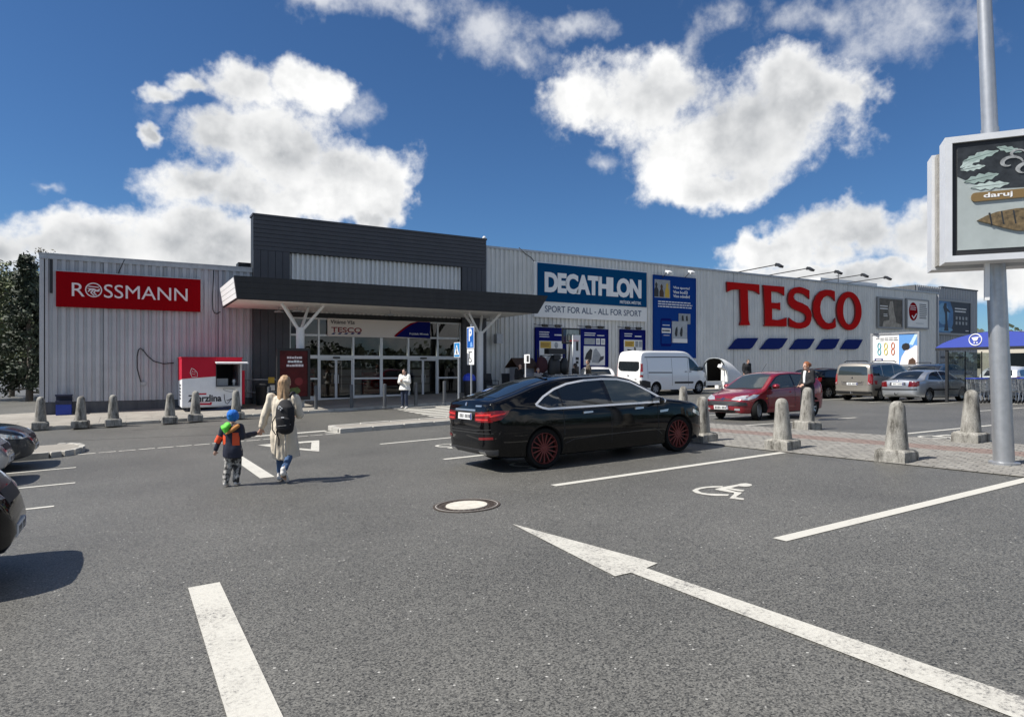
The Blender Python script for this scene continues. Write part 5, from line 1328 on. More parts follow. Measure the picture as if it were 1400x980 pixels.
# ---------------------------------------------------------------- taupe van-like estate
bl_ = dict(top=[(-2.19,.5),(-2.185,.95),(-2.15,1.3),(-2.08,1.62),(-2.0,1.74),(-1.8,1.785),(-1,1.80),(0,1.80),(.45,1.755),(.75,1.64),(1.35,1.14),(1.5,1.07),(1.85,.98),(2.05,.85),(2.15,.68),(2.19,.5)],
    bot=[(-2.19,.42),(-2.12,.30),(-1.8,.24),(0,.2),(1.8,.22),(2.1,.26),(2.19,.4)],
    plan=[(-2.19,.72),(-2.15,.83),(-2.0,.89),(-1.5,.905),(1.2,.905),(1.6,.88),(1.95,.78),(2.12,.60),(2.19,.40)], plan_max=.905,
    belt=[(-2.2,1.1),(1.4,1.02),(2.2,.8)], tum=.155, ra=.36, wr=.325, ra_x=-1.30, fa_x=1.42, rimf=.68, spokes=7, spw=.05, rc=.09)
M_TAUPE = paint('taupe_paint', (0.30, 0.275, 0.235), 0.3, 0.5)
c = Car('parked_car', bl_, M_TAUPE, 'boxy taupe van-like family car with roof bars, seen from behind', 'car')
for md in ('L', 'R'):
    c.patch('rear_side_window', md, [(-1.95,1.18),(-1.88,1.58),(-1.25,1.64),(-1.2,1.14)], M_CGLASS, 0.006); c.patch('rear_door_window', md, [(-1.12,1.13),(-1.15,1.64),(-.25,1.67),(-.22,1.10)], M_CGLASS, 0.006); c.patch('front_door_window', md, [(-.14,1.10),(-.16,1.67),(.3,1.64),(.6,1.54),(1.1,1.12),(1.05,1.08)], M_CGLASS2, 0.006)
    c.patch('tail_lamp', md, [(-2.17,.78),(-2.12,1.26),(-1.98,1.26),(-2.02,.80)], M_TAIL, 0.010)
    c.ribbon('side_moulding', md, [(-1.9,.55),(1.0,.55)], 0.09, M_BLACK, 0.016)
for sg in (1, -1):
    c.patch('tail_lamp', 'B', [(sg*.72,.78),(sg*.90,.78),(sg*.88,1.26),(sg*.74,1.26)], M_TAIL, 0.010)
    c.patch('lamp_lens', 'B', [(sg*.74,.80),(sg*.89,.80),(sg*.885,.90),(sg*.745,.90)], M_HEAD, 0.014)
    MB().tube([(-1.7, sg*.66, 1.80), (-1.5, sg*.66, 1.85), (.1, sg*.66, 1.86), (.35, sg*.66, 1.79)], 0.022, 6).build('roof_bar', M_BLACK, c.root, True)
c.patch('rear_window', 'B', [(-.70,1.20),(.70,1.20),(.66,1.52),(.58,1.60),(-.58,1.60),(-.66,1.52)], M_CGLASS2, 0.006, 0.09)
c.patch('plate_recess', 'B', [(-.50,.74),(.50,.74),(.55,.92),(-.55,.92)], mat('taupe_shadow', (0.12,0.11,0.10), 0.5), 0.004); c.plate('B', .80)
c.ribbon('handle_bar', 'B', [(-.45,.90),(.45,.90)], 0.05, M_TAUPE, 0.03); c.patch('badge', 'B', [(-.05,1.05),(.05,1.05),(0,1.13)], M_CHROME, 0.012, 0.04)
c.patch('rear_bumper', 'B', [(-.85,.34),(.85,.34),(.85,.44),(-.85,.44)], M_BLACK, 0.012); c.ribbon('bumper_edge', 'B', [(-.85,.50),(.85,.50)], 0.06, M_TAUPE, 0.03)
c.patch('windscreen', 'T', [(.70,-.62),(.66,0),(.70,.62),(1.30,.74),(1.36,0),(1.30,-.74)], M_CGLASS2, 0.006, 0.1)
MB().tube([(-2.1, 0, .36), (-2.30, 0, .36), (-2.32, 0, .45)], 0.02, 6).build('tow_hook', M_STEEL, c.root); c.mirror(1.0, 1.15, M_BLACK)
for sg in (1, -1): c.patch('head_lamp', 'F', [(sg*.45,.80),(sg*.75,.82),(sg*.72,.95),(sg*.5,.93)], M_HEAD, 0.008)
c.handles((-.85, .1), 1.0, M_TAUPE); c.place(31.2, 18.65, R(2))

# ---------------------------------------------------------------- silver saloon
sk = dict(top=[(-2.25,.5),(-2.245,.78),(-2.22,.95),(-2.16,1.0),(-1.9,1.02),(-1.72,1.05),(-1.35,1.25),(-1.0,1.375),(-.5,1.425),(-.1,1.43),(.25,1.40),(.5,1.32),(1.12,.98),(1.25,.94),(1.8,.85),(2.08,.74),(2.2,.62),(2.25,.48)],
    bot=[(-2.25,.42),(-2.18,.30),(-1.9,.23),(0,.19),(1.9,.21),(2.18,.26),(2.25,.38)],
    plan=[(-2.25,.60),(-2.2,.74),(-2.0,.83),(-1.5,.862),(1.2,.865),(1.7,.84),(2.0,.76),(2.18,.58),(2.25,.38)], plan_max=.865,
    belt=[(-2.2,.95),(1.2,.92),(2.2,.75)], tum=.29, ra=.335, wr=.31, ra_x=-1.32, fa_x=1.20, rimf=.66, spokes=9, spw=.045, tw=.19)
M_SILV = paint('silver_paint', (0.50, 0.52, 0.54), 0.28, 0.75)
def octavia(label, pm, extra=True):
    c = Car('parked_car', sk, pm, label)
    for md in ('L', 'R'):
        c.patch('rear_door_window', md, [(-1.38,1.0),(-1.15,1.20),(-.85,1.31),(-.42,1.35),(-.38,.97)], M_CGLASS, 0.006); c.patch('front_door_window', md, [(-.30,.97),(-.33,1.35),(.1,1.34),(.38,1.26),(.88,.97)], M_CGLASS, 0.006)
        c.ribbon('side_moulding', md, [(-1.6,.56),(-.8,.55),(.85,.54)], 0.07, M_BLACK, 0.014)
        c.patch('tail_lamp', md, [(-2.22,.70),(-2.20,.93),(-2.0,.93),(-2.04,.74)], M_TAIL2, 0.008)
    for sg in (1, -1):
        c.patch('tail_lamp', 'B', [(sg*.46,.70),(sg*.78,.70),(sg*.78,.93),(sg*.50,.93)], M_TAIL2, 0.008)
        c.patch('head_lamp', 'F', [(sg*.35,.64),(sg*.68,.66),(sg*.66,.78),(sg*.4,.76)], M_HEAD, 0.008)
    c.patch('plate_recess', 'B', [(-.36,.755),(.36,.755),(.34,.89),(-.34,.89)], M_DARK, 0.004); c.plate('B', .82)
    c.ribbon('bumper_strip', 'B', [(-.78,.59),(-.4,.585),(.4,.585),(.78,.59)], 0.05, M_BLACK, 0.014); c.patch('badge', 'B', ell(0, .955, .035, .03, 10), M_CHROME, 0.012, 0.04)
    c.patch('rear_window', 'T', [(-1.78,-.56),(-1.80,0),(-1.78,.56),(-1.05,.47),(-1.0,0),(-1.05,-.47)], M_CGLASS, 0.006, 0.1)
    c.patch('windscreen', 'T', [(.50,-.52),(.47,0),(.50,.52),(1.08,.68),(1.14,0),(1.08,-.68)], M_CGLASS2, 0.006, 0.1)
    MB().tube([(-2.15, 0.05, .36), (-2.36, 0.05, .36), (-2.38, 0.05, .44)], 0.022, 6).build('tow_hook', M_BLACK, c.root)
    c.handles((-.55, .45), .86, pm); c.doorlines((-.34,), .3, .96); c.mirror(.82, 1.0, pm); return c
octavia('silver saloon car with a tow hook parked by the trolley shelter', M_SILV).place(31.35, 16.45, R(-2))

# ---------------------------------------------------------------- white panel van
vn = dict(top=[(-2.67,.5),(-2.665,1.2),(-2.63,1.75),(-2.56,2.12),(-2.48,2.27),(-2.3,2.33),(-1,2.35),(.55,2.35),(.9,2.28),(1.25,2.05),(1.95,1.38),(2.1,1.30),(2.4,1.18),(2.58,.98),(2.65,.75),(2.67,.5)],
    bot=[(-2.67,.42),(-2.6,.34),(-2.2,.28),(0,.25),(2.1,.25),(2.55,.28),(2.67,.42)],
    plan=[(-2.67,.80),(-2.63,.90),(-2.5,.955),(-2,.985),(1.4,.985),(1.9,.95),(2.3,.85),(2.55,.66),(2.67,.45)], plan_max=.985,
    belt=[(-2.67,1.2),(1.5,1.15),(2.67,.9)], tum=.15, ra=.385, wr=.345, ra_x=-1.60, fa_x=1.70, rimf=.60, spokes=6, spw=.07, rc=.10, low=.04, rim_mat=mat('wheel_trim', (0.30, 0.31, 0.32), 0.45, 0.5))
M_VANW = paint('white_van_paint', (0.86, 0.86, 0.85), 0.3)
c = Car('panel_van', vn, M_VANW, 'white high-roof panel van parked before the bicycle poster', 'van')
for md in ('L', 'R'):
    c.patch('front_door_window', md, [(.92,1.28),(.90,1.93),(1.02,1.93),(1.22,1.82),(1.72,1.38),(1.62,1.24)], M_CGLASS, 0.008)
    c.ribbon('roof_gutter', md, [(-2.35,1.985),(-1,2.0),(.75,2.0),(1.0,1.95)], 0.045, M_DARK2, 0.006)
    c.ribbon('slide_rail', md, [(-2.15,1.20),(-.45,1.18)], 0.05, M_BLACK, 0.012)
    c.patch('side_moulding', md, [(-.25,.60),(1.15,.58),(1.2,.64),(1.15,.69),(-.25,.70)], M_BLACK, 0.014)
    c.patch('bumper_corner', md, [(-2.645,.42),(-2.655,.80),(-2.4,.80),(-2.05,.72),(-2.0,.42)], M_BLACK, 0.014)
    c.patch('tail_lamp', md, [(-2.65,.95),(-2.62,1.65),(-2.50,1.65),(-2.52,.95)], M_TAIL, 0.014); c.patch('lamp_lens', md, [(-2.645,1.05),(-2.635,1.25),(-2.51,1.25),(-2.52,1.05)], M_HEAD, 0.018)
    c.patch('bumper_corner', md, [(2.1,.38),(2.08,.62),(2.4,.72),(2.6,.70),(2.62,.40)], M_BLACK, 0.012)
    for x in (-.42,): c.ribbon('door_seam', md, [(x,.5),(x,1.95)], 0.014, M_RUBBER, 0.003)
    c.ribbon('door_seam', md, [(.80,.45),(.80,1.98)], 0.014, M_RUBBER, 0.003); c.ribbon('door_seam', md, [(-2.2,.9),(-2.2,1.95)], 0.012, M_RUBBER, 0.003)
    c.patch('head_lamp', md, [(2.15,.92),(2.45,.86),(2.56,.92),(2.35,1.12),(2.2,1.10)], M_HEAD, 0.01)
c.handles((.95, .62), 1.22, M_BLACK, 0.16)
c.patch('rear_window', 'B', [(-.78,1.42),(-.70,1.30),(-.55,1.25),(.55,1.25),(.70,1.30),(.78,1.42),(.76,1.72),(.70,1.76),(-.70,1.76),(-.76,1.72)], M_CGLASS, 0.010)
c.patch('badge', 'B', ell(0, 1.02, .08, .035, 12), M_CHROME, 0.014, 0.05); c.ribbon('door_seam', 'B', [(-.85,.72),(.85,.72)], 0.014, M_RUBBER, 0.003); c.patch('rear_bumper', 'B', [(-.82,.36),(.82,.36),(.82,.46),(-.82,.46)], M_BLACK, 0.012)
c.plate('B', .60); c.patch('name_badge', 'B', [(.30,.86),(.62,.86),(.62,.90),(.30,.90)], M_SATIN, 0.01); c.patch('name_badge', 'B', [(-.62,.82),(-.48,.82),(-.48,.87),(-.62,.87)], M_SATIN, 0.01)
c.patch('windscreen', 'T', [(1.02,-.74),(.96,0),(1.02,.74),(1.85,.84),(1.98,0),(1.85,-.84)], M_CGLASS, 0.008, 0.12)
c.mirror(1.62, 1.38, M_BLACK, size=1.5)
vb, vnn = gp(890, 541); c.place(25.35, 27.05, R(3))

# ---------------------------------------------------------------- generic hatchbacks / suv for the rows behind
def hatch(label, pm, hgt=1.48, L_=4.2, suv=False, group=None, hw=.885, cat='car'):
    q = L_/4.2; r_ = hgt/1.48
    sp = dict(top=[(x*q, z*r_) for x, z in [(-2.1,.5),(-2.09,.85),(-2.05,1.02),(-1.92,1.2),(-1.7,1.37),(-1.4,1.44),(-.6,1.48),(-.1,1.47),(.25,1.42),(.55,1.30),(1.1,1.0),(1.25,.95),(1.7,.86),(1.95,.74),(2.06,.6),(2.1,.48)]],
        bot=[(-2.1*q,.45),(-2.04*q,.32),(-1.7*q,.24 if not suv else .30),(0,.2 if not suv else .28),(1.7*q,.21 if not suv else .28),(2.04*q,.28),(2.1*q,.4)],
        plan=[(-2.1*q,.62),(-2.05*q,.76),(-1.85*q,.85*hw/.885),(-1.3*q,hw),(1.1*q,hw),(1.55*q,.855*hw/.885),(1.88*q,.74),(2.03*q,.56),(2.1*q,.38)], plan_max=hw,
        belt=[(-2.1*q,1.0*r_),(1.1*q,.95*r_),(2.1*q,.75*r_)], tum=.26, ra=.35 if not suv else .38, wr=.32 if not suv else .35, ra_x=-1.27*q, fa_x=1.32*q, rimf=.68, spokes=5, spw=.07)
    c = Car('parked_car', sp, pm, label, cat, group)
    X = lambda pts: [(x*q, z*r_) for x, z in pts]
    for md in ('L', 'R'):
        c.patch('rear_side_window', md, X([(-1.6,1.06),(-1.42,1.28),(-1.1,1.35),(-.42,1.38),(-.38,1.02)]), M_CGLASS, 0.006); c.patch('front_side_window', md, X([(-.30,1.015),(-.33,1.38),(.1,1.37),(.4,1.29),(.88,1.0)]), M_CGLASS, 0.006)
        c.patch('tail_lamp', md, X([(-2.06,.80),(-2.0,1.02),(-1.8,1.04),(-1.84,.86)]), M_TAIL, 0.008)
        c.patch('head_lamp', md, X([(1.6,.76),(1.9,.68),(1.96,.62),(1.75,.64),(1.6,.68)]), M_HEAD, 0.008)
    for sg in (1, -1):
        c.patch('tail_lamp', 'B', [(sg*.48,.80*r_),(sg*.76,.80*r_),(sg*.74,1.0*r_),(sg*.52,.98*r_)], M_TAIL, 0.008)
        c.patch('head_lamp', 'F', [(sg*.36,.62*r_),(sg*.68,.64*r_),(sg*.66,.75*r_),(sg*.42,.72*r_)], M_HEAD, 0.008)
        if suv: MB().tube([(-1.5*q, sg*.60, hgt-.02), (-1.3*q, sg*.60, hgt+.05), (.0, sg*.60, hgt+.05), (.2*q, sg*.60, hgt-.03)], 0.022, 6).build('roof_bar', M_BLACK, c.root, True)
    c.patch('rear_window', 'B', [(-.60,1.08*r_),(.60,1.08*r_),(.52,1.35*r_),(-.52,1.35*r_)], M_CGLASS, 0.006); c.plate('B', .74*r_); c.plate('F', .42)
    c.patch('grille', 'F', [(-.34,.58*r_),(.34,.58*r_),(.34,.68*r_),(-.34,.68*r_)], M_BLACK, 0.008); c.patch('rear_bumper', 'B', [(-.74,.34),(.74,.34),(.76,.44),(-.76,.44)], M_BLACK, 0.01)
    c.patch('windscreen', 'T', X([(.52,-.54),(.49,0),(.52,.54)])[0:0]+[(.52*q,-.54),(.49*q,0),(.52*q,.54),(1.05*q,.68),(1.13*q,0),(1.05*q,-.68)], M_CGLASS2, 0.006, 0.1)
    c.handles((-.5*q, .5*q), .9*r_, pm); c.doorlines((-.34*q,), .35, 1.0*r_); c.mirror(.82*q, 1.04*r_, pm); return c
hatch('black hatchback parked between the red hatchback and the taupe family car', M_BMW, 1.50, 4.3).place(31.2, 21.2, R(0))
hatch('dark grey off-roader with roof bars behind the silver saloon', paint('dark_grey_paint', (0.03,0.034,0.04), 0.3, 0.4), 1.72, 4.6, True).place(38.0, 19.2, R(3))
hatch('white hatchback seen through the trolley shelter', paint('white_car_paint', (0.72,0.72,0.72), 0.3)).place(39.0, 16.4, R(8))
hatch('white hatchback mostly hidden behind the panel van', paint('white_car_paint', (0.72,0.72,0.72), 0.3), 1.46, 4.0).place(22.6, 29.6, R(60))
hatch('dark grey car parked tail to the lane beside the round-ended island', paint('dark_grey_paint', (0.03,0.034,0.04), 0.3, 0.4), 1.52, 4.4).place(-3.85, 17.55, R(0))
hatch('black car parked beside the lane across from the painted arrow', M_BMW, 1.74, 4.5, True).place(-3.08, 7.6, R(0))
hatch('silver car between two dark cars beside the lane', M_SILV, 1.5, 4.3).place(-3.95, 15.1, R(0))
hatch('white estate parked beyond the trolleys by the annex', paint('white_car_paint', (0.72,0.72,0.72), 0.3), 1.55, 4.5).place(45.5, 19.0, R(0))

# ================================================================== bollards
def make_bollard(label, group=None):
    e = E('concrete_bollard', (0, 0, 0), 0, label, 'bollard', group)
    s_ = 0.235; h = 0.19
    b = MB(); c = 0.03
    sq = lambda r, z: [(-r, -r, z), (r, -r, z), (r, r, z), (-r, r, z)]
    b.add(sq(s_, -0.05)+sq(s_, h-c)+sq(s_-c, h), [(3,2,1,0)]+[(i, (i+1) % 4, (i+1) % 4+4, i+4) for i in range(4)]+[(i+4, (i+1) % 4+4, (i+1) % 4+8, i+8) for i in range(4)]+[(8,9,10,11)])
    o = b.build('base_block', M_BOL, e)
    bm = bmesh.new(); bm.from_mesh(o.data); bmesh.ops.subdivide_edges(bm, edges=bm.edges, cuts=5, use_grid_fill=True)
    from mathutils import noise as _n
    for v in bm.verts:
        d = _n.noise(v.co*9.0)*0.010+_n.noise(v.co*23.0)*0.005; edge = sum(1 for c_ in (abs(v.co.x), abs(v.co.y)) if c_ > 0.19)+(1 if v.co.z > 0.15 else 0)
        v.co -= v.co.normalized()*max(0, d+0.006*(edge-1)) if edge > 1 else Vector((0, 0, 0))
    bm.to_mesh(o.data); bm.free()
    MB().lathe([(0.172, h-0.01), (0.170, h+0.02), (0.118, 0.80), (0.116, 0.85), (0.105, 0.90), (0.082, 0.94), (0.048, 0.965), (0.001, 0.972)], n=22, cap=False).build('post', M_BOL, e, True, 40)
    return e
def bollard_mat():
    mt = bpy.data.materials.new('weathered_concrete'); mt.use_nodes = True; nt = mt.node_tree; N = nt.nodes; L = nt.links; bs = N['Principled BSDF']
    tc = N.new('ShaderNodeTexCoord'); oi = N.new('ShaderNodeObjectInfo')
    ad = N.new('ShaderNodeVectorMath'); ad.operation = 'ADD'; L.new(tc.outputs['Object'], ad.inputs[0]); L.new(oi.outputs['Location'], ad.inputs[1])
    n1 = N.new('ShaderNodeTexNoise'); n1.inputs['Scale'].default_value = 5; n1.inputs['Detail'].default_value = 9; n1.inputs['Roughness'].default_value = 0.72
    mp = N.new('ShaderNodeMapping'); mp.inputs['Scale'].default_value = (1.6, 1.6, 0.45); L.new(ad.outputs[0], mp.inputs[0]); L.new(mp.outputs[0], n1.inputs['Vector'])
    cr = N.new('ShaderNodeValToRGB'); L.new(n1.outputs[0], cr.inputs[0])
    cr.color_ramp.elements[0].position = 0.38; cr.color_ramp.elements[0].color = (0.085, 0.078, 0.065, 1)
    cr.color_ramp.elements[1].position = 0.66; cr.color_ramp.elements[1].color = (0.38, 0.365, 0.325, 1)
    e = cr.color_ramp.elements.new(0.5); e.color = (0.26, 0.248, 0.218, 1)
    n2 = N.new('ShaderNodeTexNoise'); n2.inputs['Scale'].default_value = 60; n2.inputs['Detail'].default_value = 5; L.new(ad.outputs[0], n2.inputs['Vector'])
    mr = N.new('ShaderNodeMapRange'); mr.inputs[1].default_value = 0.3; mr.inputs[2].default_value = 0.7; mr.inputs[3].default_value = 0.75; mr.inputs[4].default_value = 1.2; L.new(n2.outputs[0], mr.inputs[0])
    sc = N.new('ShaderNodeVectorMath'); sc.operation = 'SCALE'; L.new(cr.outputs[0], sc.inputs[0]); L.new(mr.outputs[0], sc.inputs['Scale'])
    L.new(sc.outputs[0], bs.inputs['Base Color']); bs.inputs['Roughness'].default_value = 0.9
    bp = N.new('ShaderNodeBump'); bp.inputs['Strength'].default_value = 0.6; bp.inputs['Distance'].default_value = 0.01; L.new(n2.outputs[0], bp.inputs['Height']); L.new(bp.outputs[0], bs.inputs['Normal'])
    return mt
M_BOL = bollard_mat()
GB_L, GB_R = 'concrete bollards on the pavement edge', 'concrete bollards on the brick path'
bol = [(55,585,1,'concrete bollard beside the end of the grey drugstore wall',GB_L),(110,583,1,'concrete bollard beside the blue bin by the drugstore wall',GB_L),(155,580.5,1,'concrete bollard under the start of the red drugstore sign',GB_L),
    (232,576.5,1,'concrete bollard just beside the end of the ice cream kiosk',GB_L),(267,574,1,'concrete bollard in front of the kiosk lettering',GB_L),(323,570.5,1,'concrete bollard in front of the kiosk serving window',GB_L),
    (960,604,0,'concrete bollard touching the nose of the black fastback',GB_R),(1070,615,0,'scuffed concrete bollard at the end of the bay line beside the wheelchair sign',GB_R),(1103,587,0,'concrete bollard in front of the woman in black',GB_R),
    (1225.5,631.5,0,'concrete bollard on the path edge in front of the wide empty bay',GB_R),(1327,605,0,'concrete bollard on the far path edge in front of the trolleys',GB_R),(934,571,0,'concrete bollard behind the bonnet of the black fastback',GB_R)]
bp0 = None
for (x, y, pv, lb, gr) in bol:
    lift = PVH if pv else 0.02
    b_, n_ = gp(x, y, lift)
    # pixel marks the front foot of the block: step back half a block
    dl = math.hypot(b_, n_); b_ += 0.2*b_/dl; n_ += 0.2*n_/dl
    if bp0 is None: bp0 = make_bollard(lb, gr); o = bp0
    else: o = copy_tree(bp0)
    o['label'] = lb; o['group'] = gr
    o.location = (b_, n_, G(b_, n_)+lift); o.rotation_euler = (R(random.uniform(-1.6, 1.6)), R(random.uniform(-1.6, 1.6)), random.choice((0, 1, 2, 3))*math.pi/2+random.uniform(-0.12, 0.12)); o.scale = (1, 1, random.uniform(0.97, 1.03))
# steel posts at the entrance
sp0 = None
for (x, y, lb) in ((432, 559.5, 'grey steel post beside the dark red advert pylon'), (480.5, 558, 'grey steel post in front of the left pair of sliding doors'), (526, 557, 'grey steel post between the left sliding doors and the person in white'), (568.5, 554.5, 'grey steel post beside the person in the white jacket'), (607.5, 551.5, 'grey steel post beside the crossing sign and blue-lidded bin'), (368, 562, 'grey steel post between the kiosk and the dark red advert pylon')):
    b_, n_ = gp(x, y, PVH)
    if sp0 is None:
        sp0 = E('steel_post', (0, 0, 0), 0, lb, 'bollard', 'steel posts before the entrance'); o = sp0
        MB().lathe([(0.068, -0.02), (0.068, 0.90), (0.060, 0.935), (0.001, 0.945)], n=14, cap=False).build('tube', mat('grey_post', (0.10, 0.105, 0.11), 0.5, 0.4), o, True, 40)
        MB().lathe([(0.10, 0.0), (0.10, 0.012), (0.07, 0.014)], n=14).build('foot_flange', M_STEEL, o)
    else: o = copy_tree(sp0)
    o['label'] = lb; o.location = (b_, n_, G(b_, n_)+PVH)

# ================================================================== ice cream kiosk
KN = 28.6
kb0 = wp(249, 520, KN)[0]; kb1 = wp(330.5, 520, KN)[0]; kg = G(3, KN)+PVH
ko = ((kb0+kb1)/2, KN, kg)
k = E('ice_cream_kiosk', ko, 0, 'red and white ice cream kiosk with a serving hatch by the grey wall', 'kiosk')
M_KW = mat('kiosk_white', (0.78, 0.79, 0.80), 0.45, var=0.08, vscale=3); M_KR = mat('kiosk_red', (0.50, 0.012, 0.035), 0.5, spec=0.2)
zT = wp(249, 489.5, KN)[1]; zB_ = kg+0.18
q = lambda x, y, n=KN: wp(235+x/9.8, 480+y/9.8, n)
wx0, wx1 = q(600, 0)[0], q(900, 0)[0]; wz1, wz0 = q(600, 175)[1], q(600, 465)[1]
D1 = KN+2.25
sh = MB()
sh.box(kb0, wx0, KN, KN+0.05, zB_, zT).box(wx1, kb1, KN, KN+0.05, zB_, zT).box(wx0, wx1, KN, KN+0.05, zB_, wz0).box(wx0, wx1, KN, KN+0.05, wz1, zT)
sh.box(kb0, kb0+0.05, KN+0.051, D1, zB_, zT).box(kb1-0.05, kb1, KN+0.051, D1, zB_, zT).box(kb0+0.05, kb1-0.05, D1-0.05, D1, zB_, zT).box(kb0, kb1, KN+0.05, D1, zB_-0.05, zB_-0.002)
sh.build('body', M_KW, k, off=ko)
MB().box(kb0-0.03, kb1+0.03, KN-0.04, D1+0.03, zT+0.002, zT+0.05).build('roof', M_KR, k, off=ko)
zr0, zr1 = q(148, 372)[1], q(585, 337)[1]
MB().poly([(kb0-0.004, zr0), (wx0-0.02, zr1), (wx0-0.02, zT), (kb0-0.004, zT)], KN-0.012, KN-0.002).build('red_band', M_KR, k, off=ko)
MB().box(wx0-0.015, kb1+0.004, KN-0.013, KN-0.003, wz1+0.02, zT).build('red_band', M_KR, k, off=ko)
MB().poly([(KN-0.01, zr0), (KN-0.01, zT), (D1, zT), (D1, zr0-0.1)], kb0-0.012, kb0-0.003, axis='X').build('red_band', M_KR, k, off=ko)
MB().box(wx0-0.03, wx1+0.03, KN-0.03, KN-0.014, wz0-0.05, wz0-0.002).box(wx0-0.03, wx0-0.003, KN-0.03, KN-0.014, wz0, wz1).box(wx1+0.003, wx1+0.03, KN-0.03, KN-0.014, wz0, wz1).build('hatch_frame', M_BLACK, k, off=ko)
MB().box(wx0-0.02, wx1+0.02, KN-0.22, KN-0.035, wz0-0.05, wz0-0.02).build('counter', M_TRIM, k, off=ko)
fl = MB(); fl.add([(wx0-0.06, KN-0.02, wz1+0.06), (wx1+0.28, KN-0.02, wz1+0.06), (wx1+0.28, KN-0.5, wz1+0.02), (wx0-0.06, KN-0.5, wz1+0.02), (wx0-0.06, KN-0.02, wz1+0.10), (wx1+0.28, KN-0.02, wz1+0.10), (wx1+0.28, KN-0.5, wz1+0.06), (wx0-0.06, KN-0.5, wz1+0.06)], [(3,2,1,0),(4,5,6,7),(0,1,5,4),(1,2,6,5),(2,3,7,6),(3,0,4,7)])
fl.build('hatch_flap', M_KW, k, off=ko)
MB().box(wx0+0.05, wx1-0.35, KN+0.5, KN+0.8, wz0, wz0+0.28).build('ice_cream_machine', M_TRIM, k, off=ko); MB().box(kb0+0.06, kb1-0.06, D1-0.2, D1-0.06, zB_, zT-0.1).build('inner_wall', M_DARK2, k, off=ko)
MB().tube([(wx1-0.16, KN+0.25, wz0), (wx1-0.16, KN+0.25, wz0+0.12), (wx1-0.16, KN+0.25, wz0+0.14), (wx1-0.16, KN+0.25, wz0+0.25)], [0.05, 0.05, 0.07, 0.05], 8).build('cone_holder', M_OFFW, k, off=ko, smooth=True)
for bb in (kb0+0.2, kb1-0.3): MB().box(bb, bb+0.18, KN+0.15, D1-0.15, kg-0.02, zB_-0.052).build('skid', M_BLACK, k, off=ko)
MB().box(kb1-0.02, kb1+0.12, KN+0.05, KN+0.5, wz0-0.75, wz1-0.25).build('side_flag', M_KR, k, off=ko)
# lettering and drawing
M_KD = mat('kiosk_print_dark', (0.02, 0.022, 0.03), 0.5)
n2 = KN-0.004
def kt(s_, x0, x1, yt, yb, m_, bold): a = q(x0, yt); c = q(x1, yb); text('printed_text', s_, a[0], c[0], c[1], a[1], n2-0.004, m_, k, 0.006, bold, off=ko)
kt('Zmrzlina', 215, 665, 588, 672, M_KD, 0.035)
MB().box(q(330, 0)[0], q(462, 0)[0], n2-0.004, n2+0.003, q(0, 590)[1], q(0, 570)[1]).build('small_red_print', M_KR, k, off=ko)
MB().poly([q(330, 720), q(335, 682), q(540, 682), q(528, 720)], n2-0.004, n2+0.003).build('red_tag', M_KR, k, off=ko); MB().box(q(360, 0)[0], q(510, 0)[0], n2-0.007, n2, q(0, 706)[1], q(0, 697)[1]).build('tag_line', M_KW, k, off=ko)
MB().poly([q(152, 786), q(380, 785), q(560, 770), q(700, 740), q(820, 730), q(938, 735), q(938, 790), q(152, 792)], n2-0.005, n2+0.003).build('navy_wave', mat('kiosk_navy', (0.03, 0.04, 0.09), 0.5), k, off=ko)
MB().tube([(p[0], n2-0.004, p[1]) for p in [q(700, 575), q(705, 640), q(720, 690), q(745, 705), q(780, 660), q(815, 625)]], 0.012, 5).build('cone_drawing', M_KD, k, off=ko)
MB().tube([(p[0], n2-0.004, p[1]) for p in [q(685, 510), q(720, 530), q(780, 545), q(840, 540), q(860, 520), q(800, 505), q(700, 500), q(685, 510)]], 0.010, 5).build('cone_drawing', M_GREYP, k, off=ko)
MB().poly([q(730, 652), q(745, 668), q(800, 640), q(796, 630), q(748, 655)], n2-0.005, n2+0.003).build('cone_smile', M_KD, k, off=ko)
MB().tube([(p[0], KN-0.018, p[1]) for p in [q(262, 228), q(245, 290), q(270, 345), q(342, 340), q(338, 285), q(300, 245), q(262, 228)]], 0.011, 5).build('sundae_drawing', M_ROSW, k, off=ko)
MB().tube([(p[0], KN-0.018, p[1]) for p in [q(280, 260), q(262, 300), q(310, 310), q(315, 275), q(285, 280)]], 0.008, 5).build('sundae_drawing', M_ROSW, k, off=ko)
for i in range(5):
    z = zB_+0.25+0.13*i
    MB().box(kb0-0.010, kb0-0.002, KN+0.7, KN+1.3+0.15*(i % 2), z, z+0.07).build('side_print', M_KD, k, off=ko)

# ================================================================== advert pylon at the door
PN_ = 27.5
pb0, pb1 = wp(379, 510, PN_)[0], wp(424.3, 510, PN_)[0]; pz0, pz1 = wp(400, 547, PN_)[1], wp(400, 476, PN_)[1]
po = ((pb0+pb1)/2, PN_, G(5.8, PN_)+PVH)
p = E('advert_pylon', po, 0, 'black advert pylon with a dark red poster beside the canopy column', 'sign')
f = MB(); f.box(pb0, pb0+0.10, PN_, PN_+0.26, pz0, pz1).box(pb1-0.10, pb1, PN_, PN_+0.26, pz0, pz1).box(pb0+0.1, pb1-0.1, PN_, PN_+0.26, pz1-0.10, pz1).box(pb0+0.1, pb1-0.1, PN_, PN_+0.26, pz0, pz0+0.14)
f.build('frame', M_BLACK, p, off=po)
MB().box(pb0+0.1, pb1-0.1, PN_+0.05, PN_+0.2, pz0+0.14, pz1-0.1).build('print_panel', mat('poster_maroon', (0.085, 0.010, 0.011), 0.35, var=0.5, vscale=2.5, spec=0.2), p, off=po)
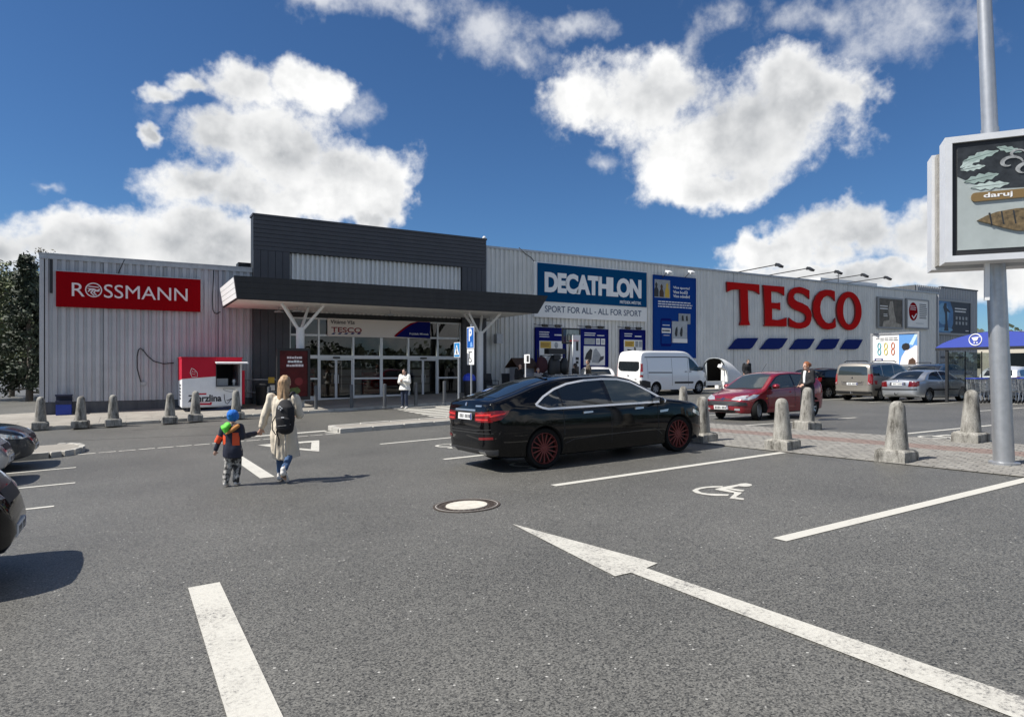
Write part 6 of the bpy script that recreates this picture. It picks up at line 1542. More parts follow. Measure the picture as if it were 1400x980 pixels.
MB().box(pb0+0.25, pb1-0.25, PN_+0.05, PN_+0.2, po[2]-0.02, pz0-0.002).build('foot', M_CONC, p, off=po)
rnd = random.Random(3)
for i, (w, c_) in enumerate(((0.62, M_ROSW), (0.56, M_LETW), (0.66, M_ROSW))):
    z = pz1-0.42-0.16*i; x = (pb0+pb1)/2-w/2+0.05
    while x < (pb0+pb1)/2+w/2:
        ww = rnd.uniform(0.06, 0.12); MB().box(x, x+ww, PN_+0.040, PN_+0.052, z, z+rnd.uniform(0.07, 0.1)).build('script_stroke', c_, p, off=po); x += ww+0.015
MB().lathe([(0.001, 0), (0.16, 0), (0.16, 0.012)], c=((pb0+pb1)/2+0.2, PN_+0.04, pz0+0.75), n=18, axis='Y', cap=False).build('plate_picture', M_TREDS, p, off=po)
MB().poly([((pb0+pb1)/2+0.05+0.22*math.cos(a*0.55), pz0+0.36+0.14*math.sin(a*0.55)+0.02*(a % 3)) for a in range(11)], PN_+0.040, PN_+0.052).build('herb_picture', mat('print_green', (0.09, 0.12, 0.03), 0.6, var=0.5, vscale=12), p, off=po)
# trolley rail and bin beside the kiosk
e = E('guard_rail', (4.3, 30.2, G(4.3, 30.2)+PVH), 0, 'grey tubular guard rail between the kiosk and the dark portal', 'railing')
for z in (0.55, 1.1): MB().tube([(0, 0, z), (1.6, 0, z)], 0.03, 8).build('rail', M_STEEL, e, True)
for x in (0.05, 1.55): MB().tube([(x, 0, -0.02), (x, 0, 1.13)], 0.035, 8).build('upright', M_STEEL, e, True)
MB().box(1.02, 1.28, -0.04, -0.03, 0.95, 1.2).build('notice', M_YEL, e); MB().box(1.1, 1.3, -0.04, -0.03, 0.62, 0.86).build('notice', M_OFFW, e)
e = E('waste_bin', (5.0, 30.0, G(5, 30)+PVH), 0, 'black waste bin behind the guard rail by the kiosk', 'bin')
MB().lathe([(0.20, 0), (0.24, 0.75), (0.25, 0.78)], n=16).build('drum', M_BLACK, e, True, 40); MB().lathe([(0.26, 0.782), (0.25, 0.86), (0.12, 0.92)], n=16).build('lid', M_DARK2, e, True, 40)
# blue bins
M_BINB = mat('bin_blue', (0.012, 0.04, 0.30), 0.35); M_BIND = mat('bin_navy', (0.015, 0.02, 0.05), 0.5)
b_, n_ = wp(87.5, 560, 30.55)[0], 30.55
e = E('wall_bin', (b_, n_, G(b_, n_)+PVH), 0, 'dark blue waste bin against the grey drugstore wall', 'bin')
MB().box(-0.25, 0.25, -0.2, 0.2, 0.0, 0.40).build('bin_box', M_BINB, e); MB().box(-0.26, 0.26, -0.21, 0.21, 0.403, 0.55).box(-0.26, 0.26, 0.1, 0.21, 0.551, 0.72).box(-0.27, 0.27, -0.22, 0.22, 0.721, 0.78).build('hood', M_BIND, e)
b_, n_ = wp(641.5, 540, 27.3)[0], 27.3
e = E('lidded_bin', (b_, n_, G(b_, n_)+PVH), 0, 'black bin with a bright blue domed lid at the canopy column', 'bin')
MB().lathe([(0.22, 0.0), (0.27, 0.80)], n=20).build('drum', M_BLACK, e, True, 40); MB().lathe([(0.29, 0.80), (0.30, 0.88), (0.29, 0.95), (0.22, 1.07), (0.1, 1.13), (0.001, 1.14)], n=20, cap=False).build('lid', mat('lid_blue', (0.02, 0.06, 0.55), 0.3), e, True, 50)

# ================================================================== road signs
M_SIGNB = mat('sign_enamel_blue', (0.012, 0.11, 0.42), 0.35); M_SIGNW = mat('sign_enamel_white', (0.80, 0.80, 0.79), 0.35)
def sign_face(parent, y0, z0, w, h, m_, name='face'):
    """plate in the plane X = 0 of its parent, facing -X"""
    return MB().box(-0.03, -0.018, y0-w/2, y0+w/2, z0, z0+h).build(name, m_, parent)
def to_x(objs, dx=-0.034):
    """turn lettering made facing -Y into lettering facing -X"""
    for o in objs:
        for v in o.data.vertices:
            x, y, z = v.co; v.co = (dx+y, -x, z)
        o.data.update()
b_, n_ = 9.75, 19.4
zb = G(b_, n_)+0.12
e = E('parking_sign', (b_, n_, zb), 0, 'blue P parking sign above a white wheelchair plate on a pole', 'sign')
MB().tube([(0, 0, -0.05), (0, 0, 3.05)], 0.03, 10).build('pole', M_STEEL, e, True, 40)
zs = wp(643, 476.5, 19.4)[1]-zb; zt = wp(643, 447, 19.4)[1]-zb; zl = wp(643, 498.5, 19.4)[1]-zb
sign_face(e, 0, zs, 0.52, zt-zs, M_SIGNW); MB().box(-0.036, -0.031, -0.235, 0.235, zs+0.025, zt-0.025).build('blue_field', M_SIGNB, e)
to_x(text('printed_text', 'P', -0.10, 0.12, zs+0.24, zt-0.06, 0.0, M_SIGNW, e, 0.004, 0.03), -0.041)
MB().add([(-0.041, -0.18, zs+0.05), (-0.041, 0.0, zs+0.05), (-0.041, -0.02, zs+0.2), (-0.041, -0.12, zs+0.22)], [(0,1,2,3)]).build('wheelchair_mark', mat('sign_light_blue', (0.2, 0.4, 0.75), 0.4), e)
sign_face(e, 0, zl, 0.50, zs-0.015-zl, M_SIGNW, 'lower_plate'); MB().box(-0.034, -0.031, -0.12, 0.14, zs-0.13, zs-0.10).build('plate_mark', M_BLACK, e)
MB().tube([(-0.033, 0.06, zl+0.40), (-0.033, 0.06, zl+0.22), (-0.033, -0.04, zl+0.20), (-0.033, -0.10, zl+0.10)], 0.014, 5).build('wheelchair_mark', M_BLACK, e); 
rm = MB()
for i in range(14):
    a0, a1 = math.pi*0.9+i*0.33, math.pi*0.9+(i+1)*0.33
    rm.tube([(-0.033, 0.02+0.085*math.cos(a0), zl+0.16+0.085*math.sin(a0)), (-0.033, 0.02+0.085*math.cos(a1), zl+0.16+0.085*math.sin(a1))], 0.011, 4, cap=False)
rm.build('wheelchair_mark', M_BLACK, e)
b_, n_ = wp(627, 500, 19.75)[0], 19.75; zb = G(b_, n_)+0.12
e = E('crossing_sign', (b_, n_, zb), 0, 'blue square pedestrian crossing sign on a grey pole', 'sign')
MB().tube([(0, 0, -0.05), (0, 0, wp(627, 468, 19.75)[1]-zb)], 0.03, 10).build('pole', M_STEEL, e, True, 40)
zs, zt = wp(627, 488.3, 19.75)[1]-zb, wp(627, 468, 19.75)[1]-zb
sign_face(e, 0.06, zs, 0.46, zt-zs, M_SIGNW)
MB().box(-0.036, -0.031, -0.14, 0.26, zs+0.02, zt-0.02).build('blue_field', mat('sign_enamel_cyan', (0.02, 0.22, 0.52), 0.35), e)
MB().add([(-0.040, 0.24, zs+0.08), (-0.040, -0.12, zs+0.08), (-0.040, 0.06, zt-0.06)], [(0,1,2)]).build('white_triangle', M_SIGNW, e)
w = MB(); w.tube([(-0.043, 0.06, zt-0.16), (-0.043, 0.05, zt-0.26), (-0.043, 0.10, zs+0.10)], 0.014, 5); w.tube([(-0.043, 0.05, zt-0.26), (-0.043, 0.0, zs+0.10)], 0.014, 5); w.build('walking_mark', M_BLACK, e)
b_, n_ = 11.95, 19.6; zb = G(b_, n_)+0.12
e = E('small_sign', (b_, n_, zb), 0, 'narrow white sign plate on a thin pole before the wooden hut', 'sign')
MB().tube([(0, 0, -0.05), (0, 0, 2.02)], 0.022, 8).build('pole', M_SIGNW, e, True, 40); MB().box(-0.03, -0.015, -0.32, 0.04, 1.72, 2.02).build('face', M_SIGNW, e); MB().box(-0.034, -0.031, -0.27, -0.12, 1.76, 1.98).build('dark_mark', M_DARK2, e)

# ================================================================== outdoor sports display
b_, n_ = wp(716, 500, 28.3)[0], 28.3; zb = G(b_, n_)+PVH
e = E('play_hut', (b_-0.1, n_, zb), 0, 'small play hut with pale boards and a brown pitched roof', 'hut')
M_HUT = mat('hut_board', (0.27, 0.28, 0.31), 0.7, var=0.15)
for i in range(6): MB().box(-0.45, 0.45, -0.45, -0.42, 0.05+0.22*i, 0.26+0.22*i).build('board', M_HUT, e)
for sx_ in (-0.45, 0.42): MB().box(sx_, sx_+0.03, -0.41, 0.45, 0.05, 1.37).build('side_wall', M_HUT, e)
for (x, y) in ((-0.5, -0.5), (0.44, -0.5)): MB().box(x, x+0.06, y, y+0.045, 0, 1.38).build('corner_post', M_WOOD, e)
for sg in (-1, 1): MB().add([(-0.62, sg*0.62, 1.33), (0.62, sg*0.62, 1.33), (0.62, 0, 1.78), (-0.62, 0, 1.78), (-0.62, sg*0.62, 1.38), (0.62, sg*0.62, 1.38), (0.62, 0, 1.83), (-0.62, 0, 1.83)], [(3,2,1,0),(4,5,6,7),(0,1,5,4),(1,2,6,5),(2,3,7,6),(3,0,4,7)]).build('roof_slope', M_BROWN, e)
MB().add([(0.48, -0.45, 1.37), (0.48, 0.45, 1.37), (0.48, 0, 1.72)], [(0,1,2)]).build('gable', M_WOOD, e)
# basketball hoop
b_, n_ = 19.7, 28.0; zb = G(b_, n_)+PVH
e = E('basketball_hoop', (b_, n_, zb), 0, 'black basketball hoop with a clear backboard on a pole', 'hoop')
MB().box(-0.5, 0.5, -0.3, 0.5, 0, 0.2).build('base_tank', M_BLACK, e); MB().tube([(0, 0.3, 0.15), (0.05, 0.1, 1.7), (0, -0.1, 3.0)], 0.05, 8).build('pole', M_BLACK, e, True)
fr = MB()
for (x0, x1, z0, z1_) in ((-0.58, 0.58, 3.28, 3.36), (-0.58, 0.58, 2.55, 2.63), (-0.58, -0.50, 2.63, 3.28), (0.50, 0.58, 2.63, 3.28), (-0.25, 0.25, 3.02, 3.05), (-0.25, 0.25, 2.70, 2.73), (-0.25, -0.22, 2.73, 3.02), (0.22, 0.25, 2.73, 3.02)): fr.box(x0, x1, -0.2, -0.17, z0, z1_)
fr.build('backboard_frame', M_BLACK, e)
pn = MB(); pn.v = [(-0.5, -0.185, 2.63), (0.5, -0.185, 2.63), (0.5, -0.185, 3.28), (-0.5, -0.185, 3.28)]; pn.f = [(0,1,2,3)]; pn.build('backboard', M_GLASS, e, recalc=False)
rg = MB(); rp = [(0.23*math.cos(2*math.pi*i/16), -0.46+0.23*math.sin(2*math.pi*i/16), 2.70) for i in range(17)]; rg.tube(rp, 0.012, 6, cap=False); rg.build('ring', M_TRED, e, True)
# rack with dark bags and clothes
b_, n_ = wp(757, 500, 27.6)[0], 27.6; zb = G(b_, n_)+PVH
e = E('display_rack', (b_, n_, zb), 0, 'black display rack hung with dark bags and a maroon bundle', 'rack')
for x in (-0.95, 0.75): MB().tube([(x, 0, 0), (x, 0, 2.25)], 0.03, 6).build('upright', M_BLACK, e)
MB().tube([(-0.95, 0, 1.95), (0.75, 0, 1.95)], 0.025, 6).build('crossbar', M_BLACK, e); MB().tube([(-0.95, 0, 0.3), (0.75, 0, 0.3)], 0.025, 6).build('crossbar', M_BLACK, e)
def bag(x, z, rx, rz_, m_, nm='bag'):
    mb = MB(); rr_ = random.Random(int(x*100))
    mb.tube([(x+rr_.uniform(-.03, .03), -0.1, z-rz_+2*rz_*t) for t in (0, 0.15, 0.4, 0.7, 0.92, 1.0)], [(rx*0.6, 0.1), (rx*0.95, 0.17), (rx, 0.2), (rx*0.9, 0.17), (rx*0.55, 0.1), (rx*0.2, 0.04)], 10)
    mb.build(nm, m_, e, True, 60)
MB().box(-0.50, 0.50, -0.3, 0.1, 2.02, 2.30).build('treadmill_console', M_BLACK, e); MB().box(-0.2, 0.2, -0.34, -0.3, 1.75, 2.0).build('console_bracket', M_BLACK, e)
bag(-0.78, 1.50, 0.33, 0.42, mat('maroon_cloth', (0.05, 0.012, 0.016), 0.8)); bag(-0.05, 1.40, 0.40, 0.58, M_BLACK); bag(0.55, 1.45, 0.28, 0.42, M_DARK2); bag(0.25, 0.75, 0.3, 0.3, M_BLACK); bag(-0.5, 0.8, 0.3, 0.3, M_DARK2)
MB().box(-0.15, 0.2, -0.35, -0.33, 0.78, 1.02).build('price_card', M_OFFW, e)
# folded garden chairs along the wall
ch0 = None
for i, (bb, nn, rr_) in enumerate(((16.1, 29.7, 0.2), (16.9, 29.5, -0.3), (17.7, 29.6, 0.1), (18.4, 29.4, -0.2))):
    if ch0 is None:
        ch0 = E('garden_chair', (0, 0, 0), 0, 'black garden chair set out along the ribbed wall beside the play hut', 'chair', 'garden chairs along the wall')
        MB().box(-0.24, 0.24, -0.24, 0.24, 0.42, 0.46).build('seat', M_BLACK, ch0); MB().add([(-0.24, 0.22, 0.47), (0.24, 0.22, 0.47), (0.24, 0.36, 1.02), (-0.24, 0.36, 1.02), (-0.24, 0.25, 0.47), (0.24, 0.25, 0.47), (0.24, 0.39, 1.02), (-0.24, 0.39, 1.02)], [(0,1,2,3),(7,6,5,4),(0,4,5,1),(1,5,6,2),(2,6,7,3),(3,7,4,0)]).build('backrest', M_BLACK, ch0)
        for (x, y) in ((-0.22, -0.22), (0.22, -0.22), (-0.22, 0.22), (0.22, 0.22)): MB().tube([(x, y, 0), (x*0.95, y*0.9, 0.42)], 0.016, 6).build('leg', M_DARK2, ch0)
        for sg in (-1, 1): MB().tube([(sg*0.25, 0.26, 0.66), (sg*0.26, -0.2, 0.66), (sg*0.25, -0.22, 0.44)], 0.018, 6).build('armrest', M_DARK2, ch0)
        o = ch0
    else: o = copy_tree(ch0)
    o.location = (bb, nn, G(bb, nn)+PVH); o.rotation_euler = (0, 0, rr_)
# banner flag
b_, n_ = wp(788.5, 500, 27.4)[0], 27.4; zb = G(b_, n_)+PVH
e = E('banner_flag', (b_, n_, zb), 0, 'tall narrow white banner flag with vertical dark lettering', 'banner')
zt = wp(788, 458, 27.4)[1]-zb
MB().tube([(-0.24, 0, 0), (-0.24, 0, zt)], 0.022, 8).build('pole', M_STEEL, e, True); MB().box(-0.215, 0.22, -0.012, 0.012, 0.3, zt).build('cloth', M_WHITE, e)
for i, (z0, z1_, w) in enumerate(((2.35, 2.85, 0.07), (1.85, 2.0, 0.10), (1.65, 1.8, 0.08), (1.2, 1.5, 0.10), (0.95, 1.12, 0.07), (0.75, 0.85, 0.1), (0.5, 0.65, 0.08))): MB().box(0.02-w, 0.02+w, -0.018, -0.013, z0*zt/3.2, z1_*zt/3.2).build('dark_letter', M_DARK2, e)
# low grey dome tent by the tent poster
def arch_tent(name, label, b0, n0, L_, W_, H_, m_out, m_in, rz):
    e = E(name, (b0, n0, G(b0, n0)+PVH), rz, label, 'tent')
    K, J = 14, 8; mb = MB(); inn = MB()
    for (tgt, s_) in ((mb, 1.0), (inn, 0.97)):
        for j in range(J+1):
            t = j/J; sc = math.sin(math.pi*(0.5+0.42*t)) if t > 0 else 1.0; h = H_*max(0.35, sc)
            for i in range(K+1):
                a = math.pi*i/K; ca = math.cos(a); sa = math.sin(a)
                tgt.v.append((L_*t, -s_*W_/2*math.copysign(abs(ca)**0.7, ca)*(1-0.12*t), s_*h*sa**0.8 if sa > 1e-6 else 0))
        for j in range(J):
            for i in range(K): a = j*(K+1)+i; tgt.f.append((a, a+1, a+K+2, a+K+1))
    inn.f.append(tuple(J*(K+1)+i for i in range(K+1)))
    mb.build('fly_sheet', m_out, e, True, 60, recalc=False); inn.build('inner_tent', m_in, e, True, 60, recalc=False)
    hoop = [( -0.01, -W_/2*math.copysign(abs(math.cos(math.pi*i/K))**0.7, math.cos(math.pi*i/K)), H_*max(0, math.sin(math.pi*i/K))**0.8) for i in range(K+1)]
    MB().tube(hoop, 0.03, 8).build('front_hoop', M_TENTG, e, True)
    return e
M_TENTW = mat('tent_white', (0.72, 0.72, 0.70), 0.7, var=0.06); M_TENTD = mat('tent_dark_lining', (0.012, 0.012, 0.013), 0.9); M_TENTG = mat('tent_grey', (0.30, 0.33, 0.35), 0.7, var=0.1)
e = arch_tent('tunnel_tent', 'white tunnel tent with an open black mouth by the big wall', 31.3, 29.0, 2.3, 2.1, 1.85, M_TENTW, M_TENTD, R(4))
for sg, m_ in ((1, M_TENTG), (-1, M_TENTW)): MB().poly([(sg*1.04, 0.02), (sg*0.98, 0.7), (sg*0.82, 1.25), (sg*0.55, 1.6), (sg*0.52, 0.02)], -0.05, -0.02, axis='X').build('door_panel', m_, e)
MB().box(-0.7, -0.25, -1.25, -0.6, 0, 0.42).build('storage_box', M_OFFW, e)
e = arch_tent('dome_tent', 'low grey tent behind the man in the brown jacket', 21.3, 29.0, 1.5, 1.6, 0.75, M_TENTG, M_TENTD, R(-60))
e = E('low_rail', (29.5, 27.9, G(29.5, 27.9)+PVH), 0, 'low pale guard rail before the tunnel tent', 'railing')
MB().box(-2.6, 1.4, -0.06, 0.06, 0.25, 0.50).build('beam', M_OFFW, e)
for x in (-2.3, -0.6, 1.1): MB().box(x, x+0.1, 0.061, 0.15, -0.02, 0.45).build('post', M_STEEL, e)
MB().tube([(0.9, -0.5, -0.08), (0.9, -0.5, 1.25)], 0.03, 6).build('lamp_post', M_OFFW, e); MB().cbox((0.75, -0.5, 1.3), (0.5, 0.3, 0.18), ry=R(25)).build('lamp_shade', M_WHITE, e)

# ================================================================== trolley shelter
SB, SY0, SY1 = 30.5, 11.0, 15.65
zg = G(SB, 13.5); so = (SB, (SY0+SY1)/2, zg)
e = E('trolley_shelter', so, 0, 'trolley shelter with a curved blue roof and white trolley emblem', 'shelter')
M_SHB = mat('shelter_blue', (0.055, 0.085, 0.40), 0.45); zE, zTop = 2.56-zg, 3.16-zg
W2 = (SY1-SY0)/2
def arcp(s_=1.0, k=18): return [(-W2*s_+2*W2*s_*i/k, zE+(zTop-zE)*math.sin(math.pi*i/k)**0.75) for i in range(k+1)]
MB().poly(arcp()+[(W2, zE-0.02), (-W2, zE-0.02)], -0.05, 0.03, axis='X').build('gable', M_SHB, e)
MB().box(-0.06, 0.05, -W2-0.02, W2+0.02, zE-0.14, zE-0.022).build('gable_beam', M_DARK2, e)
rf = MB(); P = arcp()
for x in (0.032, 4.5):
    for y, z in P: rf.v.append((x, y, z+0.02))
n1 = len(P); rf.f += [(i, i+1, i+1+n1, i+n1) for i in range(n1-1)]
rf.build('vault_roof', M_SHB, e, True, recalc=False)
for (x, y) in ((0.02, W2-0.42), (0.02, -W2+0.42), (4.4, W2-0.42), (4.4, -W2+0.42)): MB().box(x-0.05, x+0.05, y-0.05, y+0.05, -0.05, zE-0.141).build('post', M_DARK2, e)
for y in (W2-0.42,):
    for i in range(3):
        gl = MB(); x0 = 0.12+1.43*i; gl.v = [(x0, y, 0.25), (x0+1.38, y, 0.25), (x0+1.38, y, zE-0.2), (x0, y, zE-0.2)]; gl.f = [(0,1,2,3)]; gl.build('side_glass', M_GLASS, e, recalc=False)
        MB().box(x0-0.03, x0-0.003, y-0.02, y+0.02, 0.2, zE-0.15).build('glazing_bar', M_DARK2, e)
yl = -((ap(1334.5, 464.5, SB)[0])-so[1])*-1; zl = ap(1334.5, 464.5, SB)[1]-zg
ring = MB()
pts = [(-0.058, yl+0.235*math.cos(2*math.pi*i/28), zl+0.235*math.sin(2*math.pi*i/28)) for i in range(29)]; ring.tube(pts, 0.022, 6, cap=False); ring.build('emblem_ring', M_WHITE, e)
MB().poly([(yl+0.15, zl+0.10), (yl-0.13, zl+0.12), (yl-0.06, zl-0.03), (yl+0.06, zl-0.05)], -0.066, -0.052, axis='X').build('emblem_trolley', M_WHITE, e)
for dy in (0.04, -0.06): MB().lathe([(0.001, 0), (0.03, 0), (0.03, 0.014)], c=(-0.066, yl+dy, zl-0.12), n=12, axis='X', cap=False).build('emblem_wheel', M_WHITE, e)
MB().tube([(-0.06, yl-0.13, zl+0.12), (-0.06, yl-0.17, zl+0.10)], 0.012, 5).build('emblem_handle', M_WHITE, e)
# trolleys nested in the shelter
M_TROL = mat('trolley_wire', (0.52, 0.53, 0.54), 0.3, 0.85)
def trolley(label, group):
    t = E('shopping_trolley', (0, 0, 0), 0, label, 'trolley', group)
    w = MB(); r_ = 0.008
    X0, X1 = -0.42, 0.45
    c = lambda x, y, z: (x, y, z)
    for z, s_ in ((0.48, 0.78), (0.62, 0.86), (0.76, 0.94), (0.95, 1.0)):
        for sg in (-1, 1): w.tube([(X0, sg*0.27*s_, z+0.03), (X1*s_, sg*0.20*s_, z)], r_, 4)
        w.tube([(X1*s_, -0.20*s_, z), (X1*s_, 0.20*s_, z)], r_, 4)
    for i in range(9):
        x = X0+(X1-X0)*i/8
        for sg in (-1, 1): w.tube([(x, sg*0.27*(1-0.1*i/8), 0.98), (x*0.82, sg*0.21*(1-0.1*i/8), 0.47)], r_*0.8, 4)
    for i in range(5): y = -0.18+0.09*i; w.tube([(X1, y, 0.95), (X1*0.8, y*0.8, 0.47), (X0, y, 0.5)], r_*0.8, 4)
    w.build('basket', M_TROL, t)
    f = MB()
    for sg in (-1, 1): f.tube([(X0-0.06, sg*0.26, 1.0), (X0+0.02, sg*0.24, 0.42), (0.35, sg*0.20, 0.30), (0.42, sg*0.18, 0.12)], 0.013, 6); f.tube([(X0+0.02, sg*0.24, 0.42), (X0-0.02, sg*0.26, 0.12)], 0.013, 6)
    f.build('chassis', M_TROL, t)
    MB().tube([(X0-0.08, -0.28, 1.02), (X0-0.08, 0.28, 1.02)], 0.022, 8).build('handle', mat('handle_blue', (0.02, 0.05, 0.35), 0.4), t, True)
    for (x, y) in ((0.42, 0.18), (0.42, -0.18), (X0-0.02, 0.26), (X0-0.02, -0.26)): MB().lathe([(0.001, -0.02), (0.06, -0.02), (0.06, 0.02), (0.001, 0.02)], c=(x, y, 0.06), n=12, axis='Y', cap=False).build('castor', M_RUBBER, t)
    return t
t0 = trolley('wire shopping trolley nested in a row under the blue shelter', 'trolleys nested under the shelter')
tp = [(31.0+0.33*i, 14.2) for i in range(7)]+[(31.2+0.33*i, 13.3) for i in range(6)]+[(31.1+0.33*i, 12.4) for i in range(5)]
for i, (b_, n_) in enumerate(tp):
    o = t0 if i == 0 else copy_tree(t0)
    o.location = (b_, n_, G(b_, n_)); o.rotation_euler = (0, 0, R(random.uniform(-1.5, 1.5)))
    o['label'] = ('wire shopping trolley nested in the row beside the glass of the shelter', 'wire shopping trolley nested in the middle row of the shelter', 'wire shopping trolley nested in the row on the open side of the shelter')[0 if i < 7 else (1 if i < 13 else 2)]

# ================================================================== advert box on the lamp post
d = 9.9; u = (1373-PCX)/FPX
lb_, ln_ = (SN*u+CS)*d, (-CS*u+SN)*d; zg = G(lb_, ln_)+0.02
fx_ = -0.92*SN+0.39*CS; fy_ = 0.92*CS+0.39*SN          # face runs this way (left and away)
ang = math.atan2(-fy_, -fx_)                           # local +X = towards the right end of the face
e = E('advert_lamp_post', (lb_, ln_, zg), 0, 'grey lamp post carrying a big framed advert box above the brick path', 'lamp post')
lean = Vector((SN, -CS, 0))*-0.043
P0 = Vector((0, 0, 0)); 
pl = MB(); pl.tube([P0+Vector((0, 0, -0.1)), P0+lean*2.7+Vector((0, 0, 2.7)), P0+lean*5.0+Vector((0, 0, 5.0))], [0.135, 0.125, 0.115], 18); pl.tube([lean*5.0+Vector((0, 0, 5.0)), lean*9.5+Vector((0, 0, 9.5))], [0.105, 0.075], 18)
pl.build('pole', M_STEEL, e, True, 40)
MB().lathe([(0.20, -0.02), (0.20, 0.03), (0.15, 0.04)], n=16).build('base_flange', M_STEEL, e)
Rm = Matrix.Rotation(ang, 4, 'Z')
def boxl(nm, x0, x1, y0, y1, z0, z1_, m_, par):
    mb = MB().box(x0, x1, y0, y1, z0, z1_); mb.v = [tuple(Rm @ Vector(v)) for v in mb.v]; return mb.build(nm, m_, par)
# local frame: x along the face, -y towards the viewer
zb0 = 3.10-zg+0.13; zb1 = 5.10-zg-0.05
XL, XR = -0.86, 1.02
bx_ = boxl('advert_box', XL+0.04, XR-0.04, -0.52, -0.22, zb0+0.04, zb1-0.04, M_TRIM, e)
M_FRM = mat('box_frame_grey', (0.66, 0.67, 0.68), 0.45, 0.15, var=0.08, vscale=3)
for (x0, x1, z0, z1_) in ((XL, XR, zb1-0.09, zb1), (XL, XR, zb0, zb0+0.09), (XL, XL+0.09, zb0+0.09, zb1-0.09), (XR-0.09, XR, zb0+0.09, zb1-0.09)): boxl('frame_bar', x0, x1, -0.60, -0.2, z0, z1_, M_FRM, bx_)
boxl('black_mask', XL+0.09, XR-0.09, -0.555, -0.522, zb0+0.09, zb1-0.09, M_BLACK, bx_)
PX0, PX1, PZ0, PZ1 = XL+0.16, XR-0.16, zb0+0.17, zb1-0.16
boxl('poster', PX0, PX1, -0.562, -0.556, PZ0, PZ1, mat('poster_pale', (0.36, 0.40, 0.39), 0.4, var=0.12, vscale=3), bx_)
def pp(nm, pts, m_, k):
    mb = MB().poly([(PX0+(PX1-PX0)*x, PZ0+(PZ1-PZ0)*z) for x, z in pts], -0.563-0.003*k, -0.557); mb.v = [tuple(Rm @ Vector(v)) for v in mb.v]; return mb.build(nm, m_, bx_)
M_PGR = mat('poster_graphite', (0.022, 0.025, 0.028), 0.4, var=0.8, vscale=7); M_PLF = mat('poster_leaf', (0.28, 0.36, 0.33), 0.4, var=0.3, vscale=6); M_PBR = mat('poster_bronze', (0.14, 0.10, 0.05), 0.4, var=0.8, vscale=16)
pp('dark_ground', [(0, 0.72), (0.06, 0.68), (0.14, 0.63), (0.22, 0.60), (0.35, 0.57), (0.6, 0.56), (1, 0.52), (1, 1), (0, 1)], M_PGR, 1)
def leafp(cx, cz, ang_, L_, W_, lob=4):
    up, lo = [], []
    for i in range(lob*4+1):
        t = i/(lob*4); w = W_*math.sin(math.pi*t)**0.7*(0.78+0.22*math.cos(2*math.pi*t*lob)); up.append((t, w)); lo.append((t, -w))
    P_ = up+lo[::-1][1:-1]; ca, sa = math.cos(ang_), math.sin(ang_)
    return [(cx+(x*ca-y*sa)*L_, cz+(x*sa+y*ca)*L_*0.72) for x, y in P_]
M_PLF2 = mat('poster_leaf_pale', (0.42, 0.50, 0.47), 0.4, var=0.25, vscale=9)
for kk, (cx2, cz2, an2, ll, ww) in enumerate(((0.02,0.80,0.75,0.30,0.20),(0.04,0.86,0.35,0.30,0.18),(0.02,0.78,0.15,0.20,0.22),(0.05,0.66,0.25,0.28,0.24),(0.10,0.60,0.05,0.30,0.2),(0.30,0.97,-0.5,0.22,0.2),(0.55,0.95,-0.9,0.3,0.2),(0.75,0.75,0.6,0.28,0.22),(0.70,0.66,-0.3,0.26,0.2))):
    pts_ = [(clampf(x, 0.0, 1.0), clampf(z, 0.0, 1.0)) for x, z in leafp(cx2, cz2, an2, ll, ww)]
    pp('leaf_picture', pts_, M_PLF if kk % 2 else M_PLF2, 2+0.25*kk)
    ca, sa = math.cos(an2), math.sin(an2)
    pp('leaf_vein', [(clampf(cx2+ll*t*ca+o_*sa, 0, 1), clampf(cz2+ll*0.72*t*sa+o_*ca, 0, 1)) for t, o_ in ((0.02, 0.003), (0.93, 0.001), (0.93, -0.001), (0.02, -0.003))], M_PGR, 2.12+0.25*kk)
M_PSV = mat('poster_silver', (0.30, 0.31, 0.31), 0.3, var=0.6, vscale=14)
def swirl(cx2, cz2, r0, turns, wd):
    o_, i_ = [], []
    for i in range(25):
        t = i/24; a_ = turns*2*math.pi*t; r_ = r0*(1-0.75*t); w_ = wd*math.sin(math.pi*(0.1+0.85*t))
        o_.append((cx2+(r_+w_)*math.cos(a_), cz2+(r_+w_)*0.75*math.sin(a_))); i_.append((cx2+(r_-w_)*math.cos(a_), cz2+(r_-w_)*0.75*math.sin(a_)))
    return o_+i_[::-1]
pp('ribbon_picture', swirl(0.40, 0.80, 0.10, 0.8, 0.018), M_PSV, 5.0); pp('ribbon_picture', swirl(0.52, 0.72, 0.12, 0.7, 0.02), M_PSV, 5.3); pp('ribbon_picture', swirl(0.45, 0.88, 0.07, 0.75, 0.012), M_PSV, 5.6)
pp('bronze_tag', [(0.105,0.50),(0.108,0.48),(0.12,0.465),(0.135,0.46),(0.9,0.47),(0.93,0.51),(0.9,0.55),(0.135,0.545),(0.12,0.54),(0.108,0.525)], mat('poster_tag', (0.20, 0.13, 0.05), 0.4), 8)
o, = text('printed_text', 'daruj', PX0+(PX1-PX0)*0.20, PX0+(PX1-PX0)*0.42, PZ0+(PZ1-PZ0)*0.475, PZ0+(PZ1-PZ0)*0.533, -0.592, M_WHITE, bx_, 0.004, 0.02)
for v in o.data.vertices: v.co = Rm @ v.co
pp('chocolate_picture', [(0.15,0.275),(0.22,0.315),(0.30,0.345),(0.45,0.365),(0.6,0.36),(0.8,0.33),(0.9,0.25),(0.8,0.18),(0.6,0.145),(0.45,0.155),(0.34,0.195),(0.24,0.24)], M_PBR, 9)
